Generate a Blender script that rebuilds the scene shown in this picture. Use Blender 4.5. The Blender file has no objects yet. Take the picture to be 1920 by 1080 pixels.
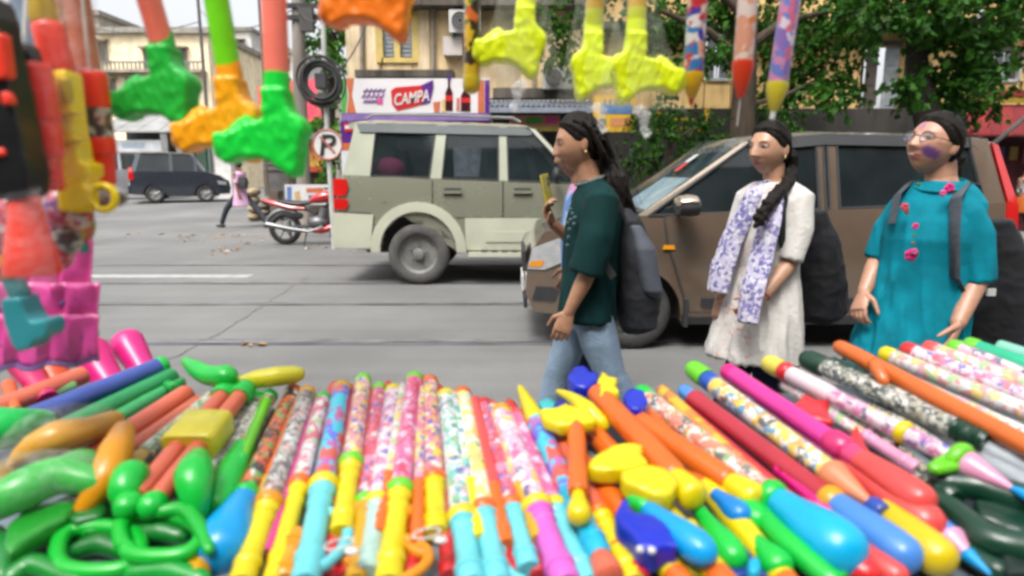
import bpy, bmesh, math, random
import numpy as np
from mathutils import Vector, Matrix, noise as mnoise

random.seed(7); np.random.seed(7)
scn = bpy.context.scene
COL = scn.collection
R = math.radians

# ---------------------------------------------------------------- camera
CAM = Vector((0.0, 0.0, 1.30))
FPX = 1200.0                       # focal length in pixels of a 1920 px wide frame
PITCH = math.atan(212.0 / FPX)
cam_d = bpy.data.cameras.new('camera')
cam_d.sensor_width = 36.0
cam_d.lens = 36.0 * FPX / 1920.0
cam_d.clip_start = 0.05
cam_d.clip_end = 2000.0
cam_d.dof.use_dof = True
cam_d.dof.focus_distance = 3.5
cam_d.dof.aperture_fstop = 1.8
cam = bpy.data.objects.new('camera', cam_d)
COL.objects.link(cam)
cam.location = CAM
cam.rotation_euler = (math.pi / 2 - PITCH, 0, 0)
scn.camera = cam

# ---------------------------------------------------------------- world, sun, exposure
SUN_EL, SUN_AZ = R(60), R(205)     # azimuth clockwise from +Y: behind the camera, a little to the left
world = bpy.data.worlds.new('World')
scn.world = world
world.use_nodes = True
wt = world.node_tree
wt.nodes.clear()
w_out = wt.nodes.new('ShaderNodeOutputWorld')
w_bg = wt.nodes.new('ShaderNodeBackground')
w_sky = wt.nodes.new('ShaderNodeTexSky')
w_sky.sky_type = 'NISHITA'
w_sky.sun_disc = False
w_sky.sun_elevation = SUN_EL
w_sky.sun_rotation = SUN_AZ
w_sky.air_density = 1.0
w_sky.dust_density = 6.0
w_sky.ozone_density = 1.0
w_hs = wt.nodes.new('ShaderNodeHueSaturation')
w_hs.inputs['Saturation'].default_value = 0.16      # thin even cloud: almost no blue left
wt.links.new(w_sky.outputs[0], w_hs.inputs['Color'])
wt.links.new(w_hs.outputs[0], w_bg.inputs['Color'])
w_bg.inputs['Strength'].default_value = 0.15
wt.links.new(w_bg.outputs[0], w_out.inputs[0])

sun_d = bpy.data.lights.new('sun', 'SUN')
sun_d.energy = 1.0
sun_d.angle = R(18)
sun_d.color = (1.0, 0.965, 0.92)
sun = bpy.data.objects.new('sun', sun_d)
COL.objects.link(sun)
sdir = Vector((math.sin(SUN_AZ) * math.cos(SUN_EL), math.cos(SUN_AZ) * math.cos(SUN_EL), math.sin(SUN_EL)))
sun.rotation_euler = sdir.to_track_quat('Z', 'Y').to_euler()
sun.location = sdir * 30

scn.view_settings.view_transform = 'Standard'
scn.view_settings.look = 'None'
scn.view_settings.exposure = 1.15
scn.view_settings.gamma = 1.0
scn.view_settings.use_curve_mapping = False
scn.render.engine = 'CYCLES'
scn.cycles.use_denoising = True
scn.cycles.filter_width = 2.9
scn.cycles.max_bounces = 8
scn.cycles.transparent_max_bounces = 16

# ---------------------------------------------------------------- pixel -> place helpers
_cp, _sp = math.cos(PITCH), math.sin(PITCH)
def ray(px, py):
    x = (px - 960.0) / FPX
    y = (540.0 - py) / FPX
    return Vector((x, _cp + y * _sp, -_sp + y * _cp))
def at(px, py, Y):
    d = ray(px, py)
    return CAM + d * (Y / d.y)
def ground(px, py, z=0.0):
    d = ray(px, py)
    return CAM + d * ((z - CAM.z) / d.z)
TZ0, TY0, TSL = 0.62, 0.95, 0.15     # slanted sales table: height 0.62 at Y 0.95, rising to the back
def table_z(Y): return TZ0 + TSL * (Y - TY0)
def on_table(px, py, h=0.0):
    d = ray(px, py)
    # CAM.z + t dz = TZ0 + TSL (t dy - TY0) + h
    t = (TZ0 - TSL * TY0 + h - CAM.z) / (d.z - TSL * d.y)
    return CAM + d * t

# ---------------------------------------------------------------- materials
def lin(c):
    c = c / 255.0
    return c / 12.92 if c <= 0.04045 else ((c + 0.055) / 1.055) ** 2.4
KALB = 0.62
def rgb(r, g, b, k=KALB):
    return (lin(r) * k, lin(g) * k, lin(b) * k, 1.0)
_mc = {}
def newmat(name):
    m = bpy.data.materials.new(name)
    m.use_nodes = True
    nt = m.node_tree
    return m, nt, nt.nodes['Principled BSDF']
def _coords(nt, scale=(1, 1, 1)):
    tc = nt.nodes.new('ShaderNodeTexCoord')
    mp = nt.nodes.new('ShaderNodeMapping')
    mp.inputs['Scale'].default_value = scale
    nt.links.new(tc.outputs['Object'], mp.inputs['Vector'])
    return mp.outputs[0]
def _noise(nt, vec, scale, detail=4, rough=0.55):
    n = nt.nodes.new('ShaderNodeTexNoise')
    n.inputs['Scale'].default_value = scale
    n.inputs['Detail'].default_value = detail
    n.inputs['Roughness'].default_value = rough
    nt.links.new(vec, n.inputs['Vector'])
    return n
def _ramp(nt, fac, stops, interp='LINEAR'):
    r = nt.nodes.new('ShaderNodeValToRGB')
    r.color_ramp.interpolation = interp
    e = r.color_ramp.elements
    e[0].position, e[0].color = stops[0]
    e[1].position, e[1].color = stops[-1]
    for p, c in stops[1:-1]:
        k = e.new(p); k.color = c
    nt.links.new(fac, r.inputs[0])
    return r
def pm(col, rough=0.45, var=0.10, scale=6.0, bump=0.0, bscale=60.0, metal=0.0, coat=0.0, trans=0.0, alpha=1.0, stretch=(1, 1, 1), spec=0.5, sss=0.0, sheen=0.0):
    """plain surface with uneven colour, fine relief and uneven gloss"""
    key = (tuple(col), rough, var, scale, bump, bscale, metal, coat, trans, alpha, stretch, spec, sss, sheen)
    if key in _mc: return _mc[key]
    m, nt, b = newmat('surface_%d' % len(_mc))
    vec = _coords(nt, stretch)
    n = _noise(nt, vec, scale)
    c0 = tuple(max(0, c * (1 - var * 1.6)) for c in col[:3]) + (1,)
    c1 = tuple(min(1, c * (1 + var)) for c in col[:3]) + (1,)
    r = _ramp(nt, n.outputs[0], [(0.3, c0), (0.7, c1)])
    nt.links.new(r.outputs[0], b.inputs['Base Color'])
    rr = nt.nodes.new('ShaderNodeMapRange')
    rr.inputs['To Min'].default_value = max(0.02, rough - 0.08)
    rr.inputs['To Max'].default_value = min(1, rough + 0.08)
    n2 = _noise(nt, vec, scale * 3.1)
    nt.links.new(n2.outputs[0], rr.inputs[0])
    nt.links.new(rr.outputs[0], b.inputs['Roughness'])
    b.inputs['Metallic'].default_value = metal
    b.inputs['Coat Weight'].default_value = coat
    b.inputs['Coat Roughness'].default_value = 0.08
    b.inputs['Specular IOR Level'].default_value = spec
    b.inputs['Transmission Weight'].default_value = trans
    b.inputs['Alpha'].default_value = alpha
    if sheen: b.inputs['Sheen Weight'].default_value = sheen
    if sss:
        b.inputs['Subsurface Weight'].default_value = sss
        b.inputs['Subsurface Radius'].default_value = (0.02, 0.008, 0.004)
        b.inputs['Subsurface Scale'].default_value = 0.5
    if bump:
        n3 = _noise(nt, vec, bscale, 6)
        bp = nt.nodes.new('ShaderNodeBump')
        bp.inputs['Strength'].default_value = bump
        bp.inputs['Distance'].default_value = 0.02
        nt.links.new(n3.outputs[0], bp.inputs['Height'])
        nt.links.new(bp.outputs[0], b.inputs['Normal'])
    _mc[key] = m
    return m
def plastic(r, g, b_, rough=0.28, k=KALB):
    return pm(rgb(r, g, b_, k), rough + .06, 0.07, 9, 0.10, 25, coat=0.15)
def print_mat(base, palette, scale=42.0, cover=0.55, seed=0.0, coat=0.5):
    scale *= 1.45
    """printed paper sleeve under clear film: flat coloured blotches and flecks on a base colour"""
    key = ('print', base, tuple(palette), scale, cover, seed)
    if key in _mc: return _mc[key]
    m, nt, b = newmat('printed_sleeve_%d' % len(_mc))
    tc = nt.nodes.new('ShaderNodeTexCoord')
    mp = nt.nodes.new('ShaderNodeMapping')
    mp.inputs['Location'].default_value = (seed * 1.7, seed * 0.9, seed * 2.3)
    nt.links.new(tc.outputs['Object'], mp.inputs['Vector'])
    nz = _noise(nt, mp.outputs[0], scale * 0.9, 3)
    mx = nt.nodes.new('ShaderNodeVectorMath'); mx.operation = 'MULTIPLY_ADD'
    nt.links.new(nz.outputs['Color'], mx.inputs[0])
    mx.inputs[1].default_value = (0.022, 0.022, 0.022)
    nt.links.new(mp.outputs[0], mx.inputs[2])
    vo = nt.nodes.new('ShaderNodeTexVoronoi')
    vo.inputs['Scale'].default_value = scale
    nt.links.new(mx.outputs[0], vo.inputs['Vector'])
    sep = nt.nodes.new('ShaderNodeSeparateColor')
    nt.links.new(vo.outputs['Color'], sep.inputs[0])
    k = len(palette)
    stops = [(0.0, rgb(*base))]
    for i, p in enumerate(palette):
        stops.append(((1 - cover) + cover * i / k, rgb(*p)))
    r = _ramp(nt, sep.outputs[0], stops, 'CONSTANT')
    # finer second layer of flecks
    vo2 = nt.nodes.new('ShaderNodeTexVoronoi'); vo2.inputs['Scale'].default_value = scale * 2.6
    nt.links.new(mx.outputs[0], vo2.inputs['Vector'])
    sep2 = nt.nodes.new('ShaderNodeSeparateColor'); nt.links.new(vo2.outputs['Color'], sep2.inputs[0])
    r2 = _ramp(nt, sep2.outputs[1], [(0, (0, 0, 0, 1)), (0.80, (1, 1, 1, 1))], 'CONSTANT')
    mix = nt.nodes.new('ShaderNodeMix'); mix.data_type = 'RGBA'
    nt.links.new(r2.outputs[0], mix.inputs[0])
    nt.links.new(r.outputs[0], mix.inputs[6])
    mix.inputs[7].default_value = rgb(*palette[0])
    nt.links.new(mix.outputs[2], b.inputs['Base Color'])
    b.inputs['Roughness'].default_value = 0.32
    b.inputs['Coat Weight'].default_value = coat
    b.inputs['Coat Roughness'].default_value = 0.06
    n3 = _noise(nt, mp.outputs[0], 55, 2)
    bp = nt.nodes.new('ShaderNodeBump'); bp.inputs['Strength'].default_value = 0.25; bp.inputs['Distance'].default_value = 0.01
    nt.links.new(n3.outputs[0], bp.inputs['Height']); nt.links.new(bp.outputs[0], b.inputs['Coat Normal'])
    _mc[key] = m
    return m
def clear_film(tint=(1, 1, 1), alpha=0.22):
    key = ('film', tint, alpha)
    if key in _mc: return _mc[key]
    m, nt, b = newmat('clear_film_%d' % len(_mc))
    b.inputs['Base Color'].default_value = (*tint, 1)
    b.inputs['Roughness'].default_value = 0.12
    vec = _coords(nt)
    n = _noise(nt, vec, 38, 3)
    n.inputs['Distortion'].default_value = 1.2
    r = _ramp(nt, n.outputs[0], [(0.35, (alpha * 0.35,) * 3 + (1,)), (0.72, (min(1, alpha * 2.0),) * 3 + (1,))])
    nt.links.new(r.outputs[0], b.inputs['Alpha'])
    bp = nt.nodes.new('ShaderNodeBump'); bp.inputs['Strength'].default_value = 0.6; bp.inputs['Distance'].default_value = 0.01
    nt.links.new(n.outputs[0], bp.inputs['Height']); nt.links.new(bp.outputs[0], b.inputs['Normal'])
    _mc[key] = m
    return m
def glass_mat(tint=(0.012, 0.016, 0.018), rough=0.04, coat=.35, alpha=.66):
    """dark tinted car glass, mirror-like at a glancing angle"""
    key = ('glass', tint, rough, coat, alpha)
    if key in _mc: return _mc[key]
    m, nt, b = newmat('tinted_glass_%d' % len(_mc))
    vec = _coords(nt)
    n = _noise(nt, vec, 3.0, 3)
    r = _ramp(nt, n.outputs[0], [(0.3, (*[t * 0.7 for t in tint], 1)), (0.75, (*[t * 1.6 for t in tint], 1))])
    nt.links.new(r.outputs[0], b.inputs['Base Color'])
    b.inputs['Roughness'].default_value = rough
    b.inputs['Coat Weight'].default_value = coat
    if coat >= 1: b.inputs['Coat IOR'].default_value = 2.3
    b.inputs['Specular IOR Level'].default_value = 0.4
    b.inputs['Alpha'].default_value = alpha
    _mc[key] = m
    return m

# ---------------------------------------------------------------- mesh builder
class MB:
    def __init__(s):
        s.v = []; s.f = []; s.m = []
    def add(s, vs, fs, mi=0):
        o = len(s.v)
        s.v.extend([tuple(p) for p in vs])
        for f in fs:
            s.f.append([i + o for i in f]); s.m.append(mi)
        return s
    def box(s, c, size, mi=0, rz=0.0, ry=0.0, rx=0.0):
        hx, hy, hz = size[0] / 2, size[1] / 2, size[2] / 2
        M = Matrix.Translation(Vector(c)) @ Matrix.Rotation(rz, 4, 'Z') @ Matrix.Rotation(ry, 4, 'Y') @ Matrix.Rotation(rx, 4, 'X')
        vs = [M @ Vector((x, y, z)) for x in (-hx, hx) for y in (-hy, hy) for z in (-hz, hz)]
        return s.add(vs, [(0, 1, 3, 2), (4, 6, 7, 5), (0, 4, 5, 1), (2, 3, 7, 6), (0, 2, 6, 4), (1, 5, 7, 3)], mi)
    def bbox(s, lo, hi, mi=0):
        return s.box([(a + b) / 2 for a, b in zip(lo, hi)], [abs(b - a) for a, b in zip(lo, hi)], mi)
    def loft(s, rings, n=16, mi=0, cap=True, mod=None, power=2.0):
        """rings: (centre, u, v) closed elliptical rings joined in order"""
        vs, fs = [], []
        for k, (c, u, v) in enumerate(rings):
            c, u, v = Vector(c), Vector(u), Vector(v)
            for i in range(n):
                a = 2 * math.pi * i / n
                ca, sa = math.cos(a), math.sin(a)
                if power != 2.0:
                    ca = math.copysign(abs(ca) ** (2 / power), ca); sa = math.copysign(abs(sa) ** (2 / power), sa)
                q = 1.0 if mod is None else mod(k, a)
                vs.append(c + (u * ca + v * sa) * q)
        for k in range(len(rings) - 1):
            for i in range(n):
                j = (i + 1) % n
                fs.append((k * n + i, k * n + j, (k + 1) * n + j, (k + 1) * n + i))
        if cap:
            fs.append(tuple(range(n - 1, -1, -1)))
            b = (len(rings) - 1) * n
            fs.append(tuple(b + i for i in range(n)))
        return s.add(vs, fs, mi)
    def tube(s, pts, rad, n=12, mi=0, cap=True, flat=None, up=None, round_ends=False):
        pts = [Vector(p) for p in pts]
        if not hasattr(rad, '__len__'): rad = [rad] * len(pts)
        rad = list(rad)
        if round_ends:
            d0 = (pts[0] - pts[1]).normalized(); d1 = (pts[-1] - pts[-2]).normalized()
            r0, r1 = rad[0], rad[-1]
            pts = [pts[0] + d0 * r0 * 0.98, pts[0] + d0 * r0 * 0.75] + pts + [pts[-1] + d1 * r1 * 0.75, pts[-1] + d1 * r1 * 0.98]
            rad = [r0 * 0.2, r0 * 0.66] + rad + [r1 * 0.66, r1 * 0.2]
        rings = []
        T = []
        for i in range(len(pts)):
            a = pts[max(0, i - 1)]; b = pts[min(len(pts) - 1, i + 1)]
            t = (b - a)
            T.append(t.normalized() if t.length > 1e-9 else Vector((0, 0, 1)))
        ref = Vector(up) if up is not None else (Vector((0, 0, 1)) if abs(T[0].z) < 0.9 else Vector((1, 0, 0)))
        for p, t, r in zip(pts, T, rad):
            u = ref - t * ref.dot(t)
            if u.length < 1e-6: u = t.orthogonal()
            u.normalize(); ref = u
            v = t.cross(u)
            f = flat or (1, 1)
            rings.append((p, u * r * f[0], v * r * f[1]))
        return s.loft(rings, n, mi, cap)
    def lathe(s, a, b, prof, n=16, mi=0, cap=True):
        """prof: (t, r) along a->b"""
        a, b = Vector(a), Vector(b)
        d = (b - a).normalized()
        u = d.orthogonal().normalized(); v = d.cross(u)
        L = (b - a).length
        return s.loft([(a + d * (t * L), u * max(r, 1e-4), v * max(r, 1e-4)) for t, r in prof], n, mi, cap)
    def ellipsoid(s, c, r, n=16, m=10, mi=0, M=None):
        c = Vector(c); vs, fs = [], []
        vs.append(Vector((0, 0, r[2])))
        for j in range(1, m):
            th = math.pi * j / m
            for i in range(n):
                ph = 2 * math.pi * i / n
                vs.append(Vector((r[0] * math.sin(th) * math.cos(ph), r[1] * math.sin(th) * math.sin(ph), r[2] * math.cos(th))))
        vs.append(Vector((0, 0, -r[2])))
        for i in range(n): fs.append((0, 1 + i, 1 + (i + 1) % n))
        for j in range(m - 2):
            for i in range(n):
                fs.append((1 + j * n + i, 1 + (j + 1) * n + i, 1 + (j + 1) * n + (i + 1) % n, 1 + j * n + (i + 1) % n))
        e = len(vs) - 1
        for i in range(n): fs.append((e, e - n + (i + 1) % n, e - n + i))
        if M is not None: vs = [M @ p for p in vs]
        return s.add([p + c for p in vs], fs, mi)
    def prism(s, poly, frame, d0, d1, mi=0):
        """poly: 2-D outline; frame: (origin, ux, uy, un)"""
        o, ux, uy, un = [Vector(q) for q in frame]
        n = len(poly)
        vs = [o + ux * x + uy * y + un * d0 for x, y in poly] + [o + ux * x + uy * y + un * d1 for x, y in poly]
        fs = [tuple(range(n)), tuple(range(2 * n - 1, n - 1, -1))]
        for i in range(n):
            j = (i + 1) % n
            fs.append((i, i + n, j + n, j))
        return s.add(vs, fs, mi)
    def torus(s, c, axis, R_, r, n=24, m=10, mi=0, a0=0.0, a1=2 * math.pi, u=None, sx=1.0, sy=1.0):
        axis = Vector(axis).normalized()
        u = Vector(u).normalized() if u is not None else axis.orthogonal().normalized()
        v = axis.cross(u); c = Vector(c)
        full = abs(a1 - a0 - 2 * math.pi) < 1e-6
        K = n if full else n + 1
        vs, fs = [], []
        for i in range(K):
            a = a0 + (a1 - a0) * i / n
            d = u * math.cos(a) * sx + v * math.sin(a) * sy
            dn = d.normalized()
            for j in range(m):
                b = 2 * math.pi * j / m
                vs.append(c + d * R_ + dn * (r * math.cos(b)) + axis * (r * math.sin(b)))
        for i in range(n if full else n):
            i2 = (i + 1) % K
            for j in range(m):
                j2 = (j + 1) % m
                fs.append((i * m + j, i2 * m + j, i2 * m + j2, i * m + j2))
        if not full:
            fs.append(tuple(range(m - 1, -1, -1)))
            fs.append(tuple((K - 1) * m + j for j in range(m)))
        return s.add(vs, fs, mi)
    def mesh(s, name, mats, off=Vector((0, 0, 0)), smooth=True, angle=40):
        me = bpy.data.meshes.new(name)
        me.from_pydata([(x - off[0], y - off[1], z - off[2]) for x, y, z in s.v], [], s.f)
        if not isinstance(mats, (list, tuple)): mats = [mats]
        for m in mats: me.materials.append(m)
        if len(mats) > 1: me.polygons.foreach_set('material_index', s.m)
        bm = bmesh.new(); bm.from_mesh(me)
        bmesh.ops.recalc_face_normals(bm, faces=bm.faces[:])
        bm.to_mesh(me); bm.free()
        if smooth:
            me.polygons.foreach_set('use_smooth', [True] * len(me.polygons))
            me.set_sharp_from_angle(angle=R(angle))
        me.update()
        return me
    def build(s, name, mats, parent=None, smooth=True, angle=40):
        off = wloc(parent) if parent is not None else Vector((0, 0, 0))
        return link(name, s.mesh(name, mats, off, smooth, angle), parent)
_W = {}
def wloc(o): return _W.get(o.name, Vector((0, 0, 0)))
def link(name, me, parent=None):
    o = bpy.data.objects.new(name, me)
    COL.objects.link(o)
    if parent is not None: o.parent = parent
    _W[o.name] = wloc(parent) if parent is not None else Vector((0, 0, 0))
    return o
def tag(o, label=None, cat=None, group=None, kind=None):
    if label: o['label'] = label
    if cat: o['category'] = cat
    if group: o['group'] = group
    if kind: o['kind'] = kind
    return o
def thing(name, label, cat, loc=(0, 0, 0), group=None):
    o = bpy.data.objects.new(name, None)
    o.empty_display_size = 0.1
    COL.objects.link(o)
    o.location = loc
    _W[o.name] = Vector(loc)
    return tag(o, label, cat, group)
def copy_tree(o, parent=None, loc=None, keep=True):
    c = o.copy(); COL.objects.link(c)
    c.parent = parent
    if loc is not None: c.location = loc
    for ch in o.children: copy_tree(ch, c)
    return c
def remesh(mb, name, voxel, mats, smooth_it=4, off=Vector((0, 0, 0)), fac=0.5):
    """closed overlapping shapes -> one continuous skin"""
    me = bpy.data.meshes.new('tmp')
    me.from_pydata([(x - off[0], y - off[1], z - off[2]) for x, y, z in mb.v], [], mb.f)
    bm = bmesh.new(); bm.from_mesh(me); bmesh.ops.recalc_face_normals(bm, faces=bm.faces[:]); bm.to_mesh(me); bm.free()
    o = bpy.data.objects.new('tmp', me); COL.objects.link(o)
    r = o.modifiers.new('r', 'REMESH'); r.mode = 'VOXEL'; r.voxel_size = voxel; r.use_smooth_shade = True
    if smooth_it:
        s = o.modifiers.new('s', 'SMOOTH'); s.factor = fac; s.iterations = smooth_it
    dg = bpy.context.evaluated_depsgraph_get()
    out = bpy.data.meshes.new_from_object(o.evaluated_get(dg))
    bpy.data.objects.remove(o); bpy.data.meshes.remove(me)
    out.name = name
    out.materials.clear()
    for m in (mats if isinstance(mats, (list, tuple)) else [mats]): out.materials.append(m)
    out.polygons.foreach_set('use_smooth', [True] * len(out.polygons))
    out.polygons.foreach_set('material_index', [0] * len(out.polygons))
    return out
def mesh_co(me):
    a = np.empty(len(me.vertices) * 3, np.float32); me.vertices.foreach_get('co', a)
    return a.reshape(-1, 3)
def set_co(me, a):
    me.vertices.foreach_set('co', a.astype(np.float32).ravel()); me.update()
def vcol(me, cols):
    ca = me.color_attributes.new('tone', 'FLOAT_COLOR', 'POINT')
    full = np.ones((len(cols), 4), np.float32); full[:, :3] = cols
    ca.data.foreach_set('color', full.ravel())
def outline_blob(poly, thick, voxel=0.004, it=6, name='blob'):
    """an outline given thickness and rounded all over (local x right, z up, y depth)"""
    mb = MB()
    mb.prism(poly, ((0, 0, 0), (1, 0, 0), (0, 0, 1), (0, 1, 0)), -thick / 2, thick / 2)
    return remesh(mb, name, voxel, [], it)
# ================================================================ SETTING
def gz(Y):                                   # the side street climbs a little
    return 0.0 if Y < 14 else min(0.36, (Y - 14) * 0.036)

def road_mat():
    m, nt, b = newmat('worn_concrete_road')
    vec = _coords(nt)
    big = _noise(nt, vec, 0.45, 5)
    r1 = _ramp(nt, big.outputs[0], [(0.3, (0.112, 0.111, 0.107, 1)), (0.7, (0.198, 0.196, 0.190, 1))])
    fine = _noise(nt, vec, 55, 4, 0.7)
    r2 = _ramp(nt, fine.outputs[0], [(0.25, (0.78, 0.78, 0.78, 1)), (0.75, (1.08, 1.08, 1.08, 1))])
    mx = nt.nodes.new('ShaderNodeMix'); mx.data_type = 'RGBA'; mx.blend_type = 'MULTIPLY'; mx.inputs[0].default_value = 1
    nt.links.new(r1.outputs[0], mx.inputs[6]); nt.links.new(r2.outputs[0], mx.inputs[7])
    # long streaks along the traffic
    tc = nt.nodes.new('ShaderNodeTexCoord'); mp = nt.nodes.new('ShaderNodeMapping')
    mp.inputs['Scale'].default_value = (0.12, 3.2, 1)
    nt.links.new(tc.outputs['Object'], mp.inputs[0])
    st = _noise(nt, mp.outputs[0], 1.4, 5)
    r3 = _ramp(nt, st.outputs[0], [(0.36, (0.74, 0.74, 0.75, 1)), (0.58, (1, 1, 1, 1))])
    mx2 = nt.nodes.new('ShaderNodeMix'); mx2.data_type = 'RGBA'; mx2.blend_type = 'MULTIPLY'; mx2.inputs[0].default_value = 0.4
    nt.links.new(mx.outputs[2], mx2.inputs[6]); nt.links.new(r3.outputs[0], mx2.inputs[7])
    nt.links.new(mx2.outputs[2], b.inputs['Base Color'])
    b.inputs['Roughness'].default_value = 0.8
    bp = nt.nodes.new('ShaderNodeBump'); bp.inputs['Strength'].default_value = 0.35; bp.inputs['Distance'].default_value = 0.01
    nt.links.new(fine.outputs[0], bp.inputs['Height']); nt.links.new(bp.outputs[0], b.inputs['Normal'])
    return m
M_road = road_mat()
def plaster(r, g, b_, stain=0.5, seed=0.0, k=.74):
    key = ('plaster', r, g, b_, stain, seed, k)
    if key in _mc: return _mc[key]
    m, nt, b = newmat('stained_plaster_%d' % len(_mc))
    tc = nt.nodes.new('ShaderNodeTexCoord'); mp = nt.nodes.new('ShaderNodeMapping')
    mp.inputs['Scale'].default_value = (1.6, 1.6, 0.22); mp.inputs['Location'].default_value = (seed, seed, seed)
    nt.links.new(tc.outputs['Object'], mp.inputs[0])
    st = _noise(nt, mp.outputs[0], 1.5, 7, 0.65)
    c = rgb(r, g, b_, k)
    d = tuple(x * (1 - stain) for x in c[:3]) + (1,)
    r1 = _ramp(nt, st.outputs[0], [(0.36, d), (0.56, c)])
    vec = _coords(nt)
    n2 = _noise(nt, vec, 2.2, 6)
    r2 = _ramp(nt, n2.outputs[0], [(0.3, (0.72, 0.70, 0.68, 1)), (0.62, (1.05, 1.05, 1.05, 1))])
    mx = nt.nodes.new('ShaderNodeMix'); mx.data_type = 'RGBA'; mx.blend_type = 'MULTIPLY'; mx.inputs[0].default_value = 0.85
    nt.links.new(r1.outputs[0], mx.inputs[6]); nt.links.new(r2.outputs[0], mx.inputs[7])
    nt.links.new(mx.outputs[2], b.inputs['Base Color'])
    b.inputs['Roughness'].default_value = 0.9
    n3 = _noise(nt, vec, 30, 5)
    bp = nt.nodes.new('ShaderNodeBump'); bp.inputs['Strength'].default_value = 0.4; bp.inputs['Distance'].default_value = 0.02
    nt.links.new(n3.outputs[0], bp.inputs['Height']); nt.links.new(bp.outputs[0], b.inputs['Normal'])
    _mc[key] = m
    return m

M_steel = pm((0.34, 0.36, 0.40, 1), 0.35, 0.25, 3, metal=0.85)
M_groove = pm((0.07, 0.07, 0.07, 1), 0.9, 0.3, 5)
M_black = pm((0.015, 0.015, 0.016, 1), 0.5, 0.2, 6)
M_dark = pm((0.03, 0.03, 0.033, 1), 0.8, 0.3, 4)
M_white = pm(rgb(245, 245, 240), 0.5, 0.06, 3)
M_wire = pm((0.03, 0.03, 0.03, 1), 0.6)
M_grey = pm(rgb(150, 150, 148), 0.7, 0.15, 3)
M_wood = pm(rgb(120, 100, 82), 0.8, 0.3, 3, 0.5, 40, stretch=(1, 1, 0.15))

def groundsheet():
    ys = [-6, 0, 3, 6, 9, 12, 14] + [14 + i for i in range(1, 11)] + [30, 45, 80, 200, 700]
    xs = [-700, -120, -40, -20, -10, -5, 0, 5, 10, 20, 40, 120, 700]
    mb = MB()
    vs = [(x, y, gz(y)) for y in ys for x in xs]
    W = len(xs)
    fs = [(j * W + i, j * W + i + 1, (j + 1) * W + i + 1, (j + 1) * W + i) for j in range(len(ys) - 1) for i in range(W - 1)]
    mb.add(vs, fs)
    return tag(mb.build('road', M_road), kind='structure')
groundsheet()

# tram rails sunk in the road: steel head with a groove beside it
for py in (642, 570, 531, 497):
    Y = ground(960, py).y
    mb = MB(); mb.bbox((-40, Y - 0.028, -0.05), (40, Y + 0.028, 0.006))
    o = tag(mb.build('tram_rail', M_steel), kind='structure')
    mb = MB(); mb.bbox((-40, Y - 0.085, -0.05), (40, Y - 0.031, 0.004))
    mb.build('rail_groove', pm((0.085, 0.085, 0.088, 1), 0.9, 0.4, 2), o)
    mb = MB(); mb.bbox((-40, Y + 0.031, -0.05), (40, Y + 0.085, 0.004))
    mb.build('rail_groove', pm((0.13, 0.13, 0.13, 1), 0.9, 0.3, 5), o)

def paint_mat():
    m, nt, b = newmat('worn_road_paint')
    vec = _coords(nt)
    n = _noise(nt, vec, 7, 6, 0.7)
    r = _ramp(nt, n.outputs[0], [(0.36, (0.21, 0.21, 0.205, 1)), (0.50, (0.33, 0.33, 0.325, 1))])
    nt.links.new(r.outputs[0], b.inputs['Base Color']); b.inputs['Roughness'].default_value = 0.7
    return m
M_paint = paint_mat()
Yl = ground(300, 518).y
a, b_ = ground(-500, 518), ground(470, 518)
mb = MB(); mb.bbox((a.x, Yl - 0.12, -0.02), (b_.x, Yl + 0.12, 0.0045))
tag(mb.build('road_marking', M_paint), kind='structure')
# cracks and joint lines in the concrete
def crack(p, seed):
    rnd = random.Random(seed)
    pts = [ground(*q) for q in p]
    out = []
    for i in range(len(pts) - 1):
        for k in range(8):
            t = k / 8
            q = pts[i].lerp(pts[i + 1], t)
            out.append(Vector((q.x + rnd.uniform(-.02, .02), q.y + rnd.uniform(-.02, .02), 0.0035)))
    mb = MB()
    vs, fs = [], []
    for i, q in enumerate(out):
        d = (out[min(i + 1, len(out) - 1)] - out[max(i - 1, 0)]).normalized()
        nrm = Vector((-d.y, d.x, 0)) * rnd.uniform(0.003, 0.007)
        vs += [q + nrm, q - nrm]
        if i: fs.append((2 * i - 2, 2 * i - 1, 2 * i + 1, 2 * i))
    mb.add(vs, fs)
    return tag(mb.build('road_crack', pm((.11, .108, .10, 1), .9, .3, 9)), kind='structure')
crack([(408, 628), (480, 582), (590, 512)], 1)
crack([(408, 628), (330, 668), (250, 700)], 2)

# fallen leaves and litter
rnd = random.Random(5)
mb = MB(); 
spots = [(430, 468, 3), (470, 455, 2), (455, 440, 3), (360, 450, 1), (300, 440, 1), (345, 445, 2), (590, 465, 2), (245, 442, 1), (400, 438, 2), (420, 475, 2), (480, 651, 1)]
for px, py, k in spots:
    for _ in range(k * 3):
        q = ground(px + rnd.uniform(-22, 22), py + rnd.uniform(-5, 5))
        s_ = rnd.uniform(0.03, 0.085); a_ = rnd.uniform(0, 6.3)
        u = Vector((math.cos(a_), math.sin(a_), 0)) * s_; v = Vector((-u.y, u.x, 0)) * 0.55
        z = Vector((0, 0, 0.012))
        mb.add([q - u + z, q - v * 1 + z * 2.4, q + u + z, q + v + z * 2.0], [(0, 1, 2, 3)], rnd.choice([0, 0, 1, 2]))
tag(mb.build('fallen_leaves', [pm(rgb(205, 160, 80), 0.8), pm(rgb(140, 110, 80), 0.8), pm(rgb(225, 225, 220), 0.7)], smooth=False), 'scattered dry leaves and litter on the road', 'leaves', kind='stuff')
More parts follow.
